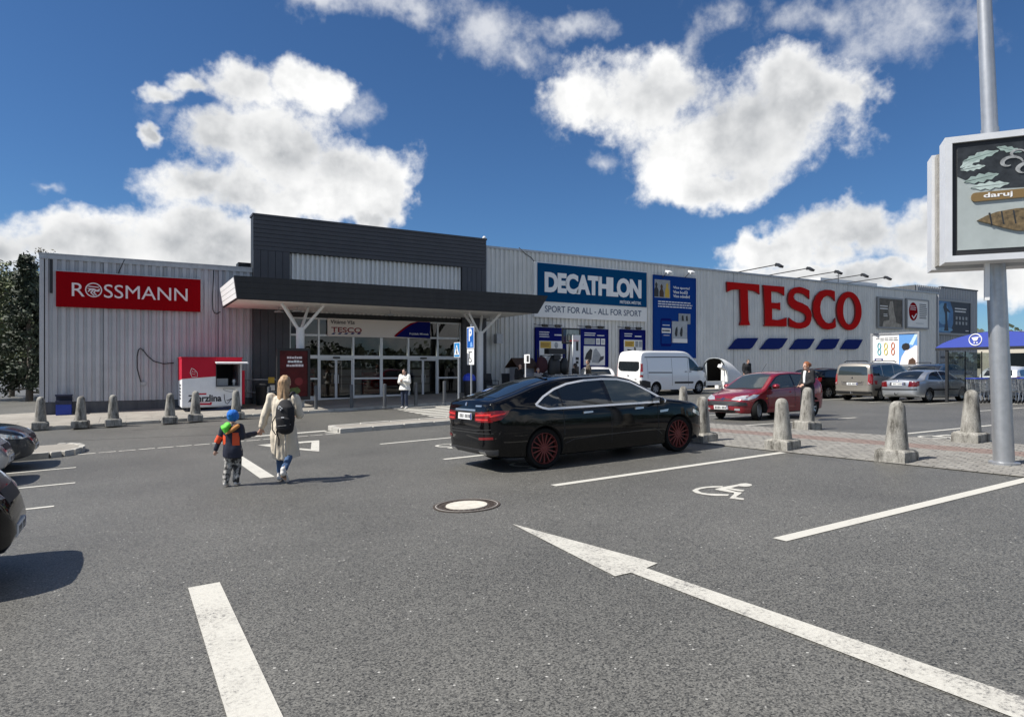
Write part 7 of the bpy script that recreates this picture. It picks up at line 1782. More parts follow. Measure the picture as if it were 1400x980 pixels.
for q_ in (0.24, 0.33, 0.42, 0.55, 0.68): pp('chocolate_ridge', [(q_, 0.30+0.05*math.sin(q_*4)), (q_+0.012, 0.30+0.05*math.sin(q_*4)), (q_+0.03, 0.22), (q_+0.018, 0.22)], M_PGR, 9.3)
bx2 = boxl('rear_advert_box', XL-0.06, XR-0.04, 0.05, 0.42, zb0-0.02, zb1-0.06, M_FRM, e)
boxl('rear_box_rail', XL-0.02, XL+0.10, -0.12, 0.046, zb0+0.02, zb1-0.1, M_CONC, bx2)
for z in (zb0+0.4, zb1-0.5): boxl('bracket', -0.25, 0.25, -0.199, -0.14, z, z+0.12, M_STEEL, e)
boxl('drain_pipe', -0.32, -0.26, -0.35, -0.29, zb0-0.55, zb0-0.002, M_WHITE, e)
sgp = MB().box(-0.16, -0.13, -0.12, 0.10, 2.02, 2.32); sgp.v = [tuple(Rm @ Vector(v)) for v in sgp.v]; gsn = sgp.build('green_plate', mat('sign_green', (0.01, 0.10, 0.045), 0.4), e)

# ================================================================== freestanding billboard by the wall
BB = 45.0; yA, yB = ap(1191, 480, BB)[0], ap(1257.5, 480, BB)[0]
zT0, zB0 = ap(1257.5, 453, BB)[1], ap(1257.5, 500.5, BB)[1]; zg = G(BB, 25.5)
so = (BB, (yA+yB)/2, zg)
e = E('billboard', so, 0, 'freestanding white billboard with three coloured loops and a dark-haired figure', 'billboard')
w2 = abs(yA-yB)/2; z0, z1_ = zB0-zg, zT0-zg
for (y0, y1, za, zb_) in ((-w2, w2, z1_-0.12, z1_), (-w2, w2, z0, z0+0.12), (-w2, -w2+0.12, z0+0.12, z1_-0.12), (w2-0.12, w2, z0+0.12, z1_-0.12)): MB().box(-0.08, 0.12, y0, y1, za, zb_).build('frame_bar', M_TRIM, e)
MB().box(-0.03, 0.1, -w2+0.12, w2-0.12, z0+0.12, z1_-0.12).build('print_panel', M_WHITE, e)
for y in (-w2*0.6, w2*0.6): MB().box(0.0, 0.14, y-0.07, y+0.07, -0.1, z0-0.002).build('leg', M_STEEL, e)
# picture coordinates: x 0..1 from the left as one faces it (left = +Y)
bw = 2*w2-0.24; bh = z1_-z0-0.24
by = lambda x: w2-0.12-bw*x
bz = lambda z: z0+0.12+bh*z
def bpoly(nm, pts, m_, k): MB().poly([(by(x), bz(z)) for x, z in pts], -0.032-0.003*k, -0.029, axis='X').build(nm, m_, e)
bpoly('sky_picture', [(0.60,0),(1,0),(1,1),(0.60,1)], mat('print_sky', (0.12, 0.30, 0.62), 0.5), 1)
bpoly('light_band', [(0.82,0.65),(0.95,1),(1,1),(1,0.95),(0.9,0.62)], mat('print_pale_sky', (0.5, 0.65, 0.8), 0.5), 2)
bpoly('person_picture', [(0.62,0.0),(0.66,0.25),(0.74,0.45),(0.84,0.50),(0.95,0.62),(1,0.6),(1,0)], M_ROSW, 3)
bpoly('person_picture', [(0.66,0.56),(0.68,0.66),(0.75,0.70),(0.82,0.67),(0.84,0.56),(0.80,0.47),(0.70,0.46)], M_BLACK, 4)
bpoly('person_picture', [(0.80,0.0),(0.82,0.15),(0.90,0.22),(0.96,0.12),(0.96,0)], M_BROWN, 4)
for x, c_ in ((0.16, (0.03, 0.33, 0.38)), (0.31, (0.62, 0.52, 0.10)), (0.47, (0.50, 0.12, 0.04))):
    m_ = mat('loop_%d' % int(x*100), c_, 0.5)
    for zc_ in (0.62, 0.42):
        MB().tube([(-0.036, by(x+0.033*math.cos(2*math.pi*i/16)), bz(zc_+0.10*math.sin(2*math.pi*i/16))) for i in range(17)], 0.035, 5, cap=False).build('loop_picture', m_, e)
for i in range(2):
    for j in range(5): bpoly('headline', [(0.08+0.10*j+0.1*i, 0.86-0.06*i), (0.165+0.10*j+0.1*i, 0.86-0.06*i), (0.165+0.10*j+0.1*i, 0.885-0.06*i), (0.08+0.10*j+0.1*i, 0.885-0.06*i)] if 0.165+0.10*j+0.1*i < 0.6 else [(0.5,0.80),(0.58,0.80),(0.58,0.82),(0.5,0.82)], M_DARK2, 1)
bpoly('brand_box', [(0.05,0.12),(0.24,0.12),(0.24,0.20),(0.05,0.20)], M_NAVY, 1); bpoly('brand_line', [(0.08,0.145),(0.21,0.145),(0.21,0.175),(0.08,0.175)], M_WHITE, 2)

# ================================================================== people
from mathutils import noise as mnoise
def remesh(mb, name, m_, parent, vox, smooth=4, fold=0.0, fs=(9, 9, 3.2)):
    me = bpy.data.meshes.new(name); me.from_pydata(mb.v, [], mb.f)
    bm = bmesh.new(); bm.from_mesh(me); bmesh.ops.recalc_face_normals(bm, faces=bm.faces); bm.to_mesh(me); bm.free()
    o = bpy.data.objects.new(name, me); col.objects.link(o)
    r = o.modifiers.new('r', 'REMESH'); r.mode = 'VOXEL'; r.voxel_size = vox; r.use_smooth_shade = True
    sm = o.modifiers.new('s', 'SMOOTH'); sm.iterations = smooth; sm.factor = 0.5
    dg = bpy.context.evaluated_depsgraph_get(); dg.update()
    me2 = bpy.data.meshes.new_from_object(o.evaluated_get(dg)); bpy.data.objects.remove(o); bpy.data.meshes.remove(me)
    me2.name = name; me2.materials.clear()
    if fold:
        me2.update(); nn = [v.normal.copy() for v in me2.vertices]
        for v, q in zip(me2.vertices, nn):
            c = v.co; p = Vector((c.x*fs[0]+3, c.y*fs[1]+parent.location.x, c.z*fs[2])); d = mnoise.noise(p)+0.6*mnoise.noise(p*2.3)
            v.co = c+q*d*fold
        me2.update()
    return link(name, me2, m_, parent, True)
def limb(mb, pts, rad, n=12, flat=False):
    """tapered limb with rounded ends"""
    pts = [Vector(p) for p in pts]; rad = [r if isinstance(r, tuple) else (r, r) for r in rad]
    if abs((pts[1]-pts[0]).normalized().z) >= 0.9: rad = [(r[1], r[0]) for r in rad]      # (depth, width) of an upright limb
    t0 = (pts[0]-pts[1]).normalized(); t1 = (pts[-1]-pts[-2]).normalized()
    r0, r1 = min(rad[0]), min(rad[-1])
    P = [pts[0]+t0*r0*0.9, pts[0]+t0*r0*0.5]+pts+[pts[-1]+t1*r1*0.5, pts[-1]+t1*r1*0.9]
    k = lambda r, f: (r[0]*f, r[1]*f)
    Rr = [k(rad[0], 0.4), k(rad[0], 0.85)]+rad+[k(rad[-1], 0.85), k(rad[-1], 0.4)]
    if flat: P = P[:-2]; Rr = Rr[:-2]
    mb.tube(P, Rr, n); return mb
def ellipsoid(mb, c, r, n=14, m_=9):
    k0 = len(mb.v); c = Vector(c)
    for i in range(1, m_):
        a = math.pi*i/m_
        for j in range(n):
            b = 2*math.pi*j/n; mb.v.append((c.x+r[0]*math.sin(a)*math.cos(b), c.y+r[1]*math.sin(a)*math.sin(b), c.z+r[2]*math.cos(a)))
    t = len(mb.v); mb.v += [(c.x, c.y, c.z+r[2]), (c.x, c.y, c.z-r[2])]
    for i in range(m_-2):
        for j in range(n): a = k0+i*n+j; b = k0+i*n+(j+1) % n; mb.f.append((a, a+n, b+n, b))
    for j in range(n):
        mb.f.append((t, k0+j, k0+(j+1) % n)); mb.f.append((t+1, k0+(m_-2)*n+(j+1) % n, k0+(m_-2)*n+j))
    return mb
M_SKIN = mat('skin', (0.50, 0.30, 0.22), 0.55)
M_JEANS = mat('blue_denim', (0.05, 0.10, 0.20), 0.85, var=0.25, vscale=8); M_JEANSD = mat('dark_denim', (0.02, 0.03, 0.06), 0.85, var=0.2)
M_COAT = mat('beige_cloth', (0.62, 0.55, 0.44), 0.85, var=0.10, vscale=6, bump=0.5, bscale=9)
M_HBLOND = mat('blond_hair', (0.36, 0.23, 0.125), 0.55, var=0.35, vscale=14); M_HDARK = mat('dark_hair', (0.025, 0.016, 0.012), 0.5); M_HRED = mat('auburn_hair', (0.25, 0.085, 0.03), 0.55, var=0.3, vscale=14); M_HGREY = mat('grey_hair', (0.35, 0.33, 0.31), 0.6)
M_BLKC = mat('black_cloth', (0.012, 0.012, 0.014), 0.85, var=0.3, vscale=7); M_SHOEW = mat('white_shoe', (0.62, 0.60, 0.56), 0.6); M_SHOEB = mat('brown_shoe', (0.12, 0.07, 0.04), 0.7)
# joints for a 1.70 m adult; x = right hand side as seen from behind, y = facing
BASE = dict(head=(0, 0.02, 1.575), neck=(0, -0.01, 1.42), chest=(0, 0, 1.27), waist=(0, 0, 1.05), pelvis=(0, 0, 0.93),
    ls=(-0.185, 0, 1.385), le=(-0.23, -0.03, 1.10), lw=(-0.235, 0.06, 0.87), rs=(0.185, 0, 1.385), re=(0.23, -0.03, 1.10), rw=(0.235, 0.06, 0.87),
    lh=(-0.095, 0, 0.90), lk=(-0.10, 0.03, 0.50), la=(-0.10, 0, 0.09), rh=(0.095, 0, 0.90), rk=(0.10, 0.03, 0.50), ra=(0.10, 0, 0.09), lt=None, rt=None)
def hand_into(mb, w, d, sg, s_, grip=0.5):
    """palm, four fingers and a thumb at the wrist w, pointing along d"""
    w = Vector(w); d = Vector(d).normalized(); side = d.cross(Vector((0, 1, 0)));
    side = side.normalized() if side.length > 0.2 else Vector((1, 0, 0)); nrm = side.cross(d).normalized()
    pal = w+d*0.075*s_
    limb(mb, [w, pal], [(0.026*s_, 0.022*s_), (0.020*s_, 0.038*s_)], 10)
    for i, (o_, L_) in enumerate(((-0.030, 0.060), (-0.010, 0.074), (0.011, 0.070), (0.031, 0.054))):
        a = pal+side*o_*s_; m1 = a+d*L_*0.5*s_; m2 = m1+(d*(1-grip)+nrm*grip*0.9).normalized()*L_*0.55*s_
        limb(mb, [a, m1, m2], [0.0098*s_, 0.0092*s_, 0.0078*s_], 8)
    a = w+d*0.025*s_+side*0.028*sg*s_; limb(mb, [a, a+(d*0.6+side*sg*0.6+nrm*0.3)*0.035*s_, a+(d*0.95+side*sg*0.5+nrm*0.5)*0.06*s_], [0.013*s_, 0.011*s_, 0.009*s_], 8)
def person(label, b, n, rz, J, wear, s_=1.0, vox=0.022, lift=0.0, face=True, group=None):
    e = E('person', (b, n, G(b, n)+lift), rz, label, 'person', group)
    j = dict(BASE); j.update(J); V = {k: Vector(v)*s_ for k, v in j.items() if v is not None}
    S_ = s_
    # one continuous body
    mb = MB(); h = V['head']
    ellipsoid(mb, h+Vector((0, 0, 0.02))*S_, (0.078*S_, 0.096*S_, 0.105*S_)); ellipsoid(mb, h+Vector((0, 0.02, -0.06))*S_, (0.058*S_, 0.070*S_, 0.062*S_))
    limb(mb, [h+Vector((0, 0.092, 0.01))*S_, h+Vector((0, 0.105, -0.025))*S_], [0.012*S_, 0.016*S_], 8)
    for sg in (-1, 1): ellipsoid(mb, h+Vector((sg*0.082, -0.005, -0.005))*S_, (0.012*S_, 0.022*S_, 0.032*S_), 8, 6)
    limb(mb, [h+Vector((0, -0.015, -0.05))*S_, V['neck'], V['chest']+Vector((0, 0, 0.05))*S_], [0.050*S_, 0.052*S_, 0.07*S_])
    limb(mb, [V['chest']+Vector((0, 0, 0.08))*S_, V['chest'], V['waist'], V['pelvis']], [(0.075*S_, 0.155*S_), (0.095*S_, 0.160*S_), (0.085*S_, 0.135*S_), (0.10*S_, 0.155*S_)], 14)
    for q, sg in (('l', -1), ('r', 1)):
        limb(mb, [V[q+'s'], V[q+'e']], [0.052*S_, 0.040*S_]); limb(mb, [V[q+'e'], V[q+'w']], [0.038*S_, 0.026*S_])
        hand_into(mb, V[q+'w'], V[q+'w']-V[q+'e'], -sg, S_)
        limb(mb, [V[q+'h'], V[q+'k']], [0.085*S_, 0.056*S_]); limb(mb, [V[q+'k'], V[q+'k'].lerp(V[q+'a'], 0.35), V[q+'a']], [0.052*S_, 0.056*S_, 0.036*S_])
        t = V.get(q+'t', V[q+'a']+Vector((0, 0.14, -0.055))*S_); limb(mb, [V[q+'a']+Vector((0, -0.02, -0.04))*S_, t], [0.036*S_, 0.032*S_])
    remesh(mb, 'body', M_SKIN, e, max(vox*0.5, 0.0065), 3)
    # trousers
    mb = MB(); k = wear.get('leg_r', 1.0)
    limb(mb, [V['waist']+Vector((0, 0, -0.02))*S_, V['pelvis'], V['pelvis']+Vector((0, 0, -0.08))*S_], [(0.095*S_, 0.15*S_), (0.118*S_, 0.172*S_), (0.10*S_, 0.15*S_)], 14)
    for q in 'lr':
        a = V[q+'k'].lerp(V[q+'a'], wear.get('leg_end', 0.9))
        limb(mb, [V[q+'h'], V[q+'k'], V[q+'k'].lerp(a, 0.5), a], [0.098*S_*k, 0.070*S_*k, 0.068*S_*k, 0.058*S_*k])
    remesh(mb, 'trousers', wear['legs'], e, vox*0.7, 3, 0.012*S_, (14, 14, 9))
    # jacket
    mb = MB(); th = wear.get('thick', 1.0); hem = wear.get('hem', 0.80)*S_
    pel = V['pelvis']; rows = [V['neck']+Vector((0, 0, -0.02))*S_, V['chest']+Vector((0, 0, 0.09))*S_, V['chest'], V['waist'], pel]
    rad = [(0.06*S_*th, 0.075*S_*th), (0.095*S_*th, 0.175*S_*th), (0.120*S_*th, 0.185*S_*th), (0.118*S_*th, 0.170*S_*th), (0.135*S_*th, 0.190*S_*th)]
    if hem < pel.z-0.05*S_:
        kmid = (V['lk']+V['rk'])/2
        for f in (0.35, 0.7, 1.0):
            z = pel.z+(hem-pel.z)*f; g_ = clampf((pel.z-z)/(pel.z-kmid.z), 0, 1.3)
            c_ = pel.lerp(kmid, min(g_, 1.3)); c_.z = z; fl_ = 1+wear.get('flare', 0.12)*f
            rows.append(c_); rad.append((0.145*S_*th*fl_, 0.195*S_*th*fl_))
    else: rows[-1].z = hem
    limb(mb, rows, rad, 18, flat=True)
    for q in 'lr':
        limb(mb, [V[q+'s'], V[q+'e']], [0.075*S_*th, 0.062*S_*th]); limb(mb, [V[q+'e'], V[q+'e'].lerp(V[q+'w'], 0.92)], [0.061*S_*th, 0.047*S_*th])
    remesh(mb, wear.get('top_name', 'jacket'), wear['top'], e, vox*0.7, 3, 0.018*S_)
    # shoes
    for q in 'lr':
        mb = MB(); a = V[q+'a']; t = V.get(q+'t', a+Vector((0, 0.15, -0.055))*S_); dd = (t-a); 
        limb(mb, [a+Vector((0, -0.03, -0.03))*S_, a.lerp(t, 0.5)+Vector((0, 0, -0.008))*S_, t+dd*0.15], [(0.046*S_, 0.042*S_), (0.040*S_, 0.046*S_), (0.030*S_, 0.044*S_)], 10)
        limb(mb, [a+Vector((0, -0.01, 0.03))*S_, a+Vector((0, -0.01, -0.03))*S_], [0.043*S_, 0.045*S_], 10)
        remesh(mb, 'shoe', wear['shoes'], e, min(vox*0.6, 0.012), 2)
    # hair
    mb = MB(); L_ = wear.get('hair_len', 0.08)*S_
    if wear.get('hair'):
        ellipsoid(mb, h+Vector((0, -0.012, 0.035))*S_, (0.092*S_, 0.104*S_, 0.108*S_))
        if L_ > 0.1*S_:
            limb(mb, [h+Vector((0, -0.07, 0.03))*S_, h+Vector((0, -0.085, -0.10))*S_, h+Vector((0, -0.105, -0.14))*S_+Vector((0, 0, -L_*0.5)), h+Vector((0.0, -0.115, -0.12))*S_+Vector((0, 0, -L_))], [(0.07*S_, 0.088*S_), (0.052*S_, 0.10*S_), (0.040*S_, 0.10*S_), (0.018*S_, 0.06*S_)], 14)
        if wear.get('bun'): ellipsoid(mb, h+Vector((0, -0.12, 0.04))*S_, (0.05*S_, 0.05*S_, 0.055*S_))
        ho = remesh(mb, 'hair', wear['hair'], e, vox*0.6, 2, 0.010*S_, (26, 26, 5))
        bm = bmesh.new(); bm.from_mesh(ho.data)                     # bare the face
        dl = [v for v in bm.verts if v.co.y > h.y+0.055*S_ and v.co.z < h.z+0.075*S_ and abs(v.co.x-h.x) < 0.07*S_]
        bmesh.ops.delete(bm, geom=dl, context='VERTS'); bm.to_mesh(ho.data); bm.free()
    if face:
        for sg in (-1, 1): ellipsoid(MB(), h+Vector((sg*0.032, 0.088, 0.012))*S_, (0.011*S_, 0.006*S_, 0.007*S_), 8, 6).build('eye', M_BLACK, e, True)
        ellipsoid(MB(), h+Vector((0, 0.088, -0.068))*S_, (0.022*S_, 0.006*S_, 0.006*S_), 8, 6).build('mouth', mat('lips', (0.35, 0.12, 0.10), 0.5), e, True)
    return e, V
AWAY = -math.atan2(CS, SN)                     # facing the way the camera looks
def to_local(o, P):
    Mr = Matrix.Translation(o.location) @ Matrix.Rotation(o.rotation_euler.z, 4, 'Z'); return Mr.inverted() @ Vector(P)
# ---- woman and child hand in hand
wb, wn = gp(387, 659); cb_, cn_ = gp(318, 664.5)
Wl = Vector((wb, wn, G(wb, wn))); 
RW = Matrix.Rotation(AWAY, 4, 'Z')
hand_w = Wl + RW @ Vector((-0.385, 0.02, 0.80))
J = dict(head=(0.02, 0.04, 1.60), neck=(0.02, 0.0, 1.43), chest=(0.01, 0, 1.27), ls=(-0.185, 0, 1.375), le=(-0.285, -0.02, 1.09), lw=(-0.355, 0.01, 0.885), rs=(0.20, 0, 1.37), re=(0.265, 0.02, 1.10), rw=(0.16, 0.24, 1.06),
    lk=(-0.09, 0.10, 0.50), la=(-0.085, 0.10, 0.09), rk=(0.115, 0.06, 0.50), ra=(0.075, -0.20, 0.215), rt=(0.085, -0.10, 0.065))
ew, V = person('woman in a long beige coat with a black backpack leading a child', wb, wn, AWAY, J, dict(legs=M_JEANS, top=M_COAT, top_name='long_coat', hem=0.40, thick=1.06, flare=0.10, shoes=M_SHOEW, hair=M_HBLOND, hair_len=0.33, leg_r=0.86), 1.0, 0.016, face=True)
# coat details and backpack
mb = MB(); limb(mb, [(0.115, -0.235, 0.88), (0.12, -0.25, 1.05), (0.115, -0.235, 1.22), (0.105, -0.21, 1.30)], [(0.085, 0.135), (0.10, 0.155), (0.095, 0.145), (0.06, 0.10)], 14)
bag_ = remesh(mb, 'backpack', M_BLKC, ew, 0.014, 3)
mb = MB(); limb(mb, [(0.115, -0.34, 0.90), (0.12, -0.35, 1.05)], [(0.035, 0.11), (0.04, 0.115)], 12); remesh(mb, 'front_pocket', M_BLKC, bag_, 0.012, 2)
MB().tube([(0.00, -0.345, 0.935), (0.07, -0.375, 0.945), (0.17, -0.375, 0.955), (0.235, -0.33, 0.97)], 0.007, 5).build('zip', mat('zip_grey', (0.16, 0.16, 0.16), 0.4), bag_)
MB().box(0.105, 0.15, -0.395, -0.388, 1.075, 1.09).build('logo_patch', M_WHITE, bag_)
for i, (x, z) in enumerate(((0.05, 1.22), (0.075, 1.245), (0.10, 1.225), (0.08, 1.20), (0.055, 1.25))): MB().cbox((x, -0.345, z), (0.022, 0.012, 0.014), ry=0.5*i).build('print_mark', M_WHITE, bag_)
MB().tube([(0.16, -0.16, 1.40), (0.175, -0.10, 1.455), (0.18, -0.02, 1.46), (0.185, 0.07, 1.40), (0.19, 0.12, 1.25)], (0.022), 8).build('shoulder_strap', M_BLKC, bag_, True)
MB().tube([(0.02, -0.27, 0.92), (-0.01, -0.28, 0.85), (0.02, -0.245, 0.72), (0.015, -0.235, 0.62)], 0.011, 6).build('hanging_strap', M_BLKC, bag_, True)
MB().tube([(-0.03, -0.20, 1.12), (-0.085, -0.245, 1.0), (-0.09, -0.235, 0.88), (-0.03, -0.255, 0.80), (0.01, -0.26, 0.86)], 0.009, 6).build('hanging_strap', M_BLKC, bag_, True)
for (x, y) in ((-0.06, -0.165), (0.10, -0.175)): MB().tube([(x*0.9, y+0.02, 0.86), (x, y-0.02, 0.62), (x*1.1, y-0.01, 0.44)], 0.016, 6).build('coat_fold', M_COAT, ew, True)
MB().tube([(-0.315, 0.0, 0.985), (-0.33, 0.0, 0.945)], [0.066, 0.062], 12).build('cuff', M_COAT, ew, True, 40)
# brown patches on the trainers
MB().cbox((0.078, -0.19, 0.15), (0.075, 0.05, 0.09), rx=R(-25)).build('shoe_panel', M_SHOEB, ew)
# child
CS_ = 0.715
Rc = Matrix.Rotation(AWAY, 4, 'Z'); Cl = Vector((cb_, cn_, G(cb_, cn_)))
hl = (Matrix.Translation(Cl) @ Rc).inverted() @ hand_w
hx, hy, hz_ = hl/CS_
J = dict(head=(0.0, 0.02, 1.545), neck=(0, -0.01, 1.40), ls=(-0.19, 0, 1.31), le=(-0.295, -0.02, 1.03), lw=(-0.385, 0.03, 0.80), rs=(0.17, 0, 1.33), re=(0.235, -0.02, 1.11), rw=(hx-0.085, hy, hz_-0.01),
    pelvis=(0, 0, 0.86), waist=(0, 0, 1.0), lh=(-0.09, 0, 0.84), lk=(-0.10, 0.02, 0.47), la=(-0.135, -0.06, 0.10), lt=(-0.15, 0.09, 0.04), rh=(0.09, 0, 0.84), rk=(0.075, 0.10, 0.48), ra=(0.065, 0.02, 0.10))
M_CAMO = bpy.data.materials.new('camouflage_cloth'); M_CAMO.use_nodes = True
nt = M_CAMO.node_tree; tc = nt.nodes.new('ShaderNodeTexCoord'); vz = nt.nodes.new('ShaderNodeTexNoise'); vz.inputs['Scale'].default_value = 16; vz.inputs['Detail'].default_value = 2; nt.links.new(tc.outputs['Object'], vz.inputs['Vector'])
cr = nt.nodes.new('ShaderNodeValToRGB'); cr.color_ramp.interpolation = 'CONSTANT'; nt.links.new(vz.outputs[0], cr.inputs[0])
cr.color_ramp.elements[0].color = (0.03, 0.03, 0.03, 1); cr.color_ramp.elements[1].position = 0.46; cr.color_ramp.elements[1].color = (0.22, 0.215, 0.20, 1)
el_ = cr.color_ramp.elements.new(0.56); el_.color = (0.42, 0.41, 0.38, 1)
nt.links.new(cr.outputs[0], nt.nodes['Principled BSDF'].inputs['Base Color']); nt.nodes['Principled BSDF'].inputs['Roughness'].default_value = 0.85
M_JNAVY = mat('navy_jacket', (0.012, 0.016, 0.035), 0.7, var=0.2, vscale=8); M_ORNG = mat('orange_panel', (0.72, 0.085, 0.02), 0.6); M_GREENH = mat('green_hood', (0.12, 0.62, 0.05), 0.7, var=0.2, vscale=14); M_ORBR = mat('hood_lining', (0.40, 0.17, 0.04), 0.75, var=0.2)
ec, VC = person('small child in a blue hat and an orange and navy jacket holding the woman\'s hand', cb_, cn_, AWAY, J, dict(legs=M_CAMO, top=M_JNAVY, hem=0.66, thick=1.10, flare=0.05, shoes=M_SHOEW, leg_r=1.22, leg_end=0.96, hair=M_HBLOND, hair_len=0.05), CS_, 0.016, face=True)
h = VC['head']
mb = MB(); ellipsoid(mb, h+Vector((0, -0.012, 0.040)), (0.088, 0.098, 0.078), 18, 10); limb(mb, [h+Vector((0, 0, 0.018)), h+Vector((0, 0, 0.0))], [(0.098, 0.093), (0.094, 0.09)], 16); remesh(mb, 'woolly_hat', mat('hat_blue', (0.01, 0.14, 0.52), 0.85, var=0.2, vscale=30, bump=0.8, bscale=45), ec, 0.010, 2, 0.007, (22, 22, 12))
c_ = VC['chest']
def jpanel(nm, pts, off_, m_): 
    # panel wrapped over the back of the jacket: (x, z) mapped on an ellipse
    K = 8; mb = MB(); (x0, x1, z0, z1_) = pts
    for i in range(K+1):
        for q in range(5):
            x = x0+(x1-x0)*i/K; z = z0+(z1_-z0)*q/4; a_ = 0.148*(1+0.03*math.sin(q*1.3)); y = -0.094*math.sqrt(max(0.02, 1-(x/a_)**2))-off_-0.004*math.sin(q)
            mb.v.append((x, y, z))
    for i in range(K):
        for q in range(4): a = i*5+q; mb.f.append((a, a+5, a+6, a+1))
    n0 = len(mb.v); mb.v += [(v[0]*0.94, v[1]+0.03, v[2]) for v in mb.v]; mb.f += [tuple(i+n0 for i in f[::-1]) for f in mb.f]
    mb.build(nm, m_, ec, True, recalc=False)
jpanel('orange_panel', (0.035, 0.132, 0.66, 0.86), 0.004, M_ORNG); jpanel('orange_panel', (-0.140, -0.075, 0.66, 0.90), 0.004, M_ORNG)
mb = MB(); limb(mb, [(-0.03, -0.115, 0.985), (-0.06, -0.14, 0.93), (-0.035, -0.15, 0.88)], [(0.05, 0.085), (0.055, 0.085), (0.03, 0.05)], 12); ellipsoid(mb, (-0.105, -0.09, 0.955), (0.045, 0.05, 0.03)); remesh(mb, 'hood', M_GREENH, ec, 0.011, 2)
mb = MB(); limb(mb, [(0.115, -0.07, 0.97), (0.065, -0.145, 0.92), (-0.03, -0.165, 0.85)], [(0.03, 0.04), (0.036, 0.045), (0.018, 0.025)], 12); remesh(mb, 'hood_edge', M_ORBR, ec, 0.011, 2)
MB().tube([(-0.185, -0.03, 0.80), (-0.235, -0.035, 0.70)], [0.05, 0.046], 10).build('sleeve_stripe', M_ORNG, ec, True, 40)
# ---- the others
db, dn = gp(553.5, 558.5)
J = dict(le=(-0.24, 0.06, 1.12), lw=(-0.05, 0.24, 1.18), re=(0.25, 0.05, 1.12), rw=(0.06, 0.24, 1.16), lk=(-0.09, 0.05, 0.5), rk=(0.10, 0.02, 0.5), head=(0, 0.05, 1.56))
e, V = person('person in a white jacket and jeans looking at a phone before the doors', db, dn, AWAY+math.pi-0.35, J, dict(legs=M_JEANSD, top=mat('white_cloth', (0.72, 0.70, 0.65), 0.8, var=0.1, vscale=7, bump=0.6, bscale=9), hem=0.78, thick=1.18, shoes=M_SHOEW, hair=M_HDARK, hair_len=0.12), 0.945, 0.022, lift=0.0)
MB().cbox((0.0, 0.27, 1.14), (0.07, 0.012, 0.14), rx=R(30)).build('phone', M_BLACK, e)
J = dict(le=(-0.24, 0.02, 1.12), lw=(-0.10, 0.20, 1.02), re=(0.24, 0.02, 1.12), rw=(0.10, 0.22, 1.0), head=(0, 0.06, 1.55))
e, V = person('woman in a black coat and white top standing beside the red hatchback', 16.9, 12.15, R(72), J, dict(legs=M_BLKC, top=M_BLKC, hem=0.42, thick=1.05, shoes=M_BLKC, hair=M_HRED, hair_len=0.09, bun=True), 1.0, 0.022)
mb = MB(); limb(mb, [(0, 0.105, 1.40), (0, 0.128, 1.25), (0, 0.128, 1.08)], [(0.03, 0.06), (0.03, 0.055), (0.025, 0.045)], 10); remesh(mb, 'white_top', M_WHITE, e, 0.014, 2)
mb = MB(); limb(mb, [(0.24, -0.05, 1.05), (0.26, -0.06, 0.85)], [(0.07, 0.13), (0.08, 0.15)], 10); remesh(mb, 'shoulder_bag', M_BLKC, e, 0.02, 2)
for (x, n_, s_, face_, wear, J, lb) in (
    (711, 26.6, 0.93, R(150), dict(legs=M_BLKC, top=M_BLKC, hem=0.8, thick=1.05, shoes=M_BLKC, hair=M_HDARK, hair_len=0.2), dict(lw=(-0.05, 0.12, 1.42), le=(-0.2, 0.16, 1.2)), 'dark-haired person in black with a hand raised near the wooden hut'),
    (735.5, 26.2, 0.80, R(170), dict(legs=M_JEANSD, top=mat('grey_knit', (0.25, 0.24, 0.24), 0.8, var=0.2), hem=0.8, thick=1.1, shoes=M_BLKC, hair=M_HGREY, hair_len=0.06), {}, 'short grey-haired person in a grey knit beside the dark display rack'),
    (786.5, 26.6, 0.93, R(20), dict(legs=M_BLKC, top=M_BLKC, hem=0.8, shoes=M_BLKC, hair=M_HDARK, hair_len=0.2), {}, 'person with long dark hair by the white banner flag'),
    (804.5, 26.9, 1.04, R(60), dict(legs=M_JEANSD, top=mat('brown_jacket', (0.09, 0.07, 0.05), 0.8, var=0.2), hem=0.78, thick=1.12, shoes=M_BLKC, hair=M_HDARK, hair_len=0.05), {}, 'man in a brown jacket standing before the tent poster'),
    (1021, 28.55, 1.06, R(160), dict(legs=M_JEANSD, top=M_BLKC, hem=0.75, thick=1.15, shoes=M_BLKC, hair=M_HDARK, hair_len=0.05), dict(head=(0.0, 0.16, 1.55), neck=(0, 0.09, 1.40), chest=(0, 0.06, 1.26)), 'man in a dark jacket leaning forward beside the tunnel tent')):
    b_ = wp(x, 500, n_)[0]
    person(lb, b_, n_, face_, J, wear, s_, 0.026, lift=PVH)
b_, n_ = 21.6, 26.3
e = E('push_chair', (wp(811, 500, n_)[0], n_, G(21, n_)+PVH), R(40), 'dark pushchair beside the man in the brown jacket', 'pushchair')
mb = MB(); limb(mb, [(0, -0.1, 0.55), (0, 0.15, 0.62), (0, 0.22, 0.95)], [(0.06, 0.2), (0.08, 0.22), (0.1, 0.2)], 10); remesh(mb, 'seat', M_BLKC, e, 0.02, 2)
for sg in (-1, 1): MB().tube([(sg*0.24, -0.35, 0.12), (sg*0.22, 0.05, 0.55), (sg*0.22, 0.42, 1.05)], 0.015, 6).build('frame_tube', M_STEEL, e)
for (x, y) in ((-0.24, -0.35), (0.24, -0.35), (-0.24, 0.35), (0.24, 0.35)): MB().lathe([(0.001, -0.02), (0.11, -0.02), (0.11, 0.02), (0.001, 0.02)], c=(x, y, 0.11), n=14, axis='X', cap=False).build('wheel', M_RUBBER, e)

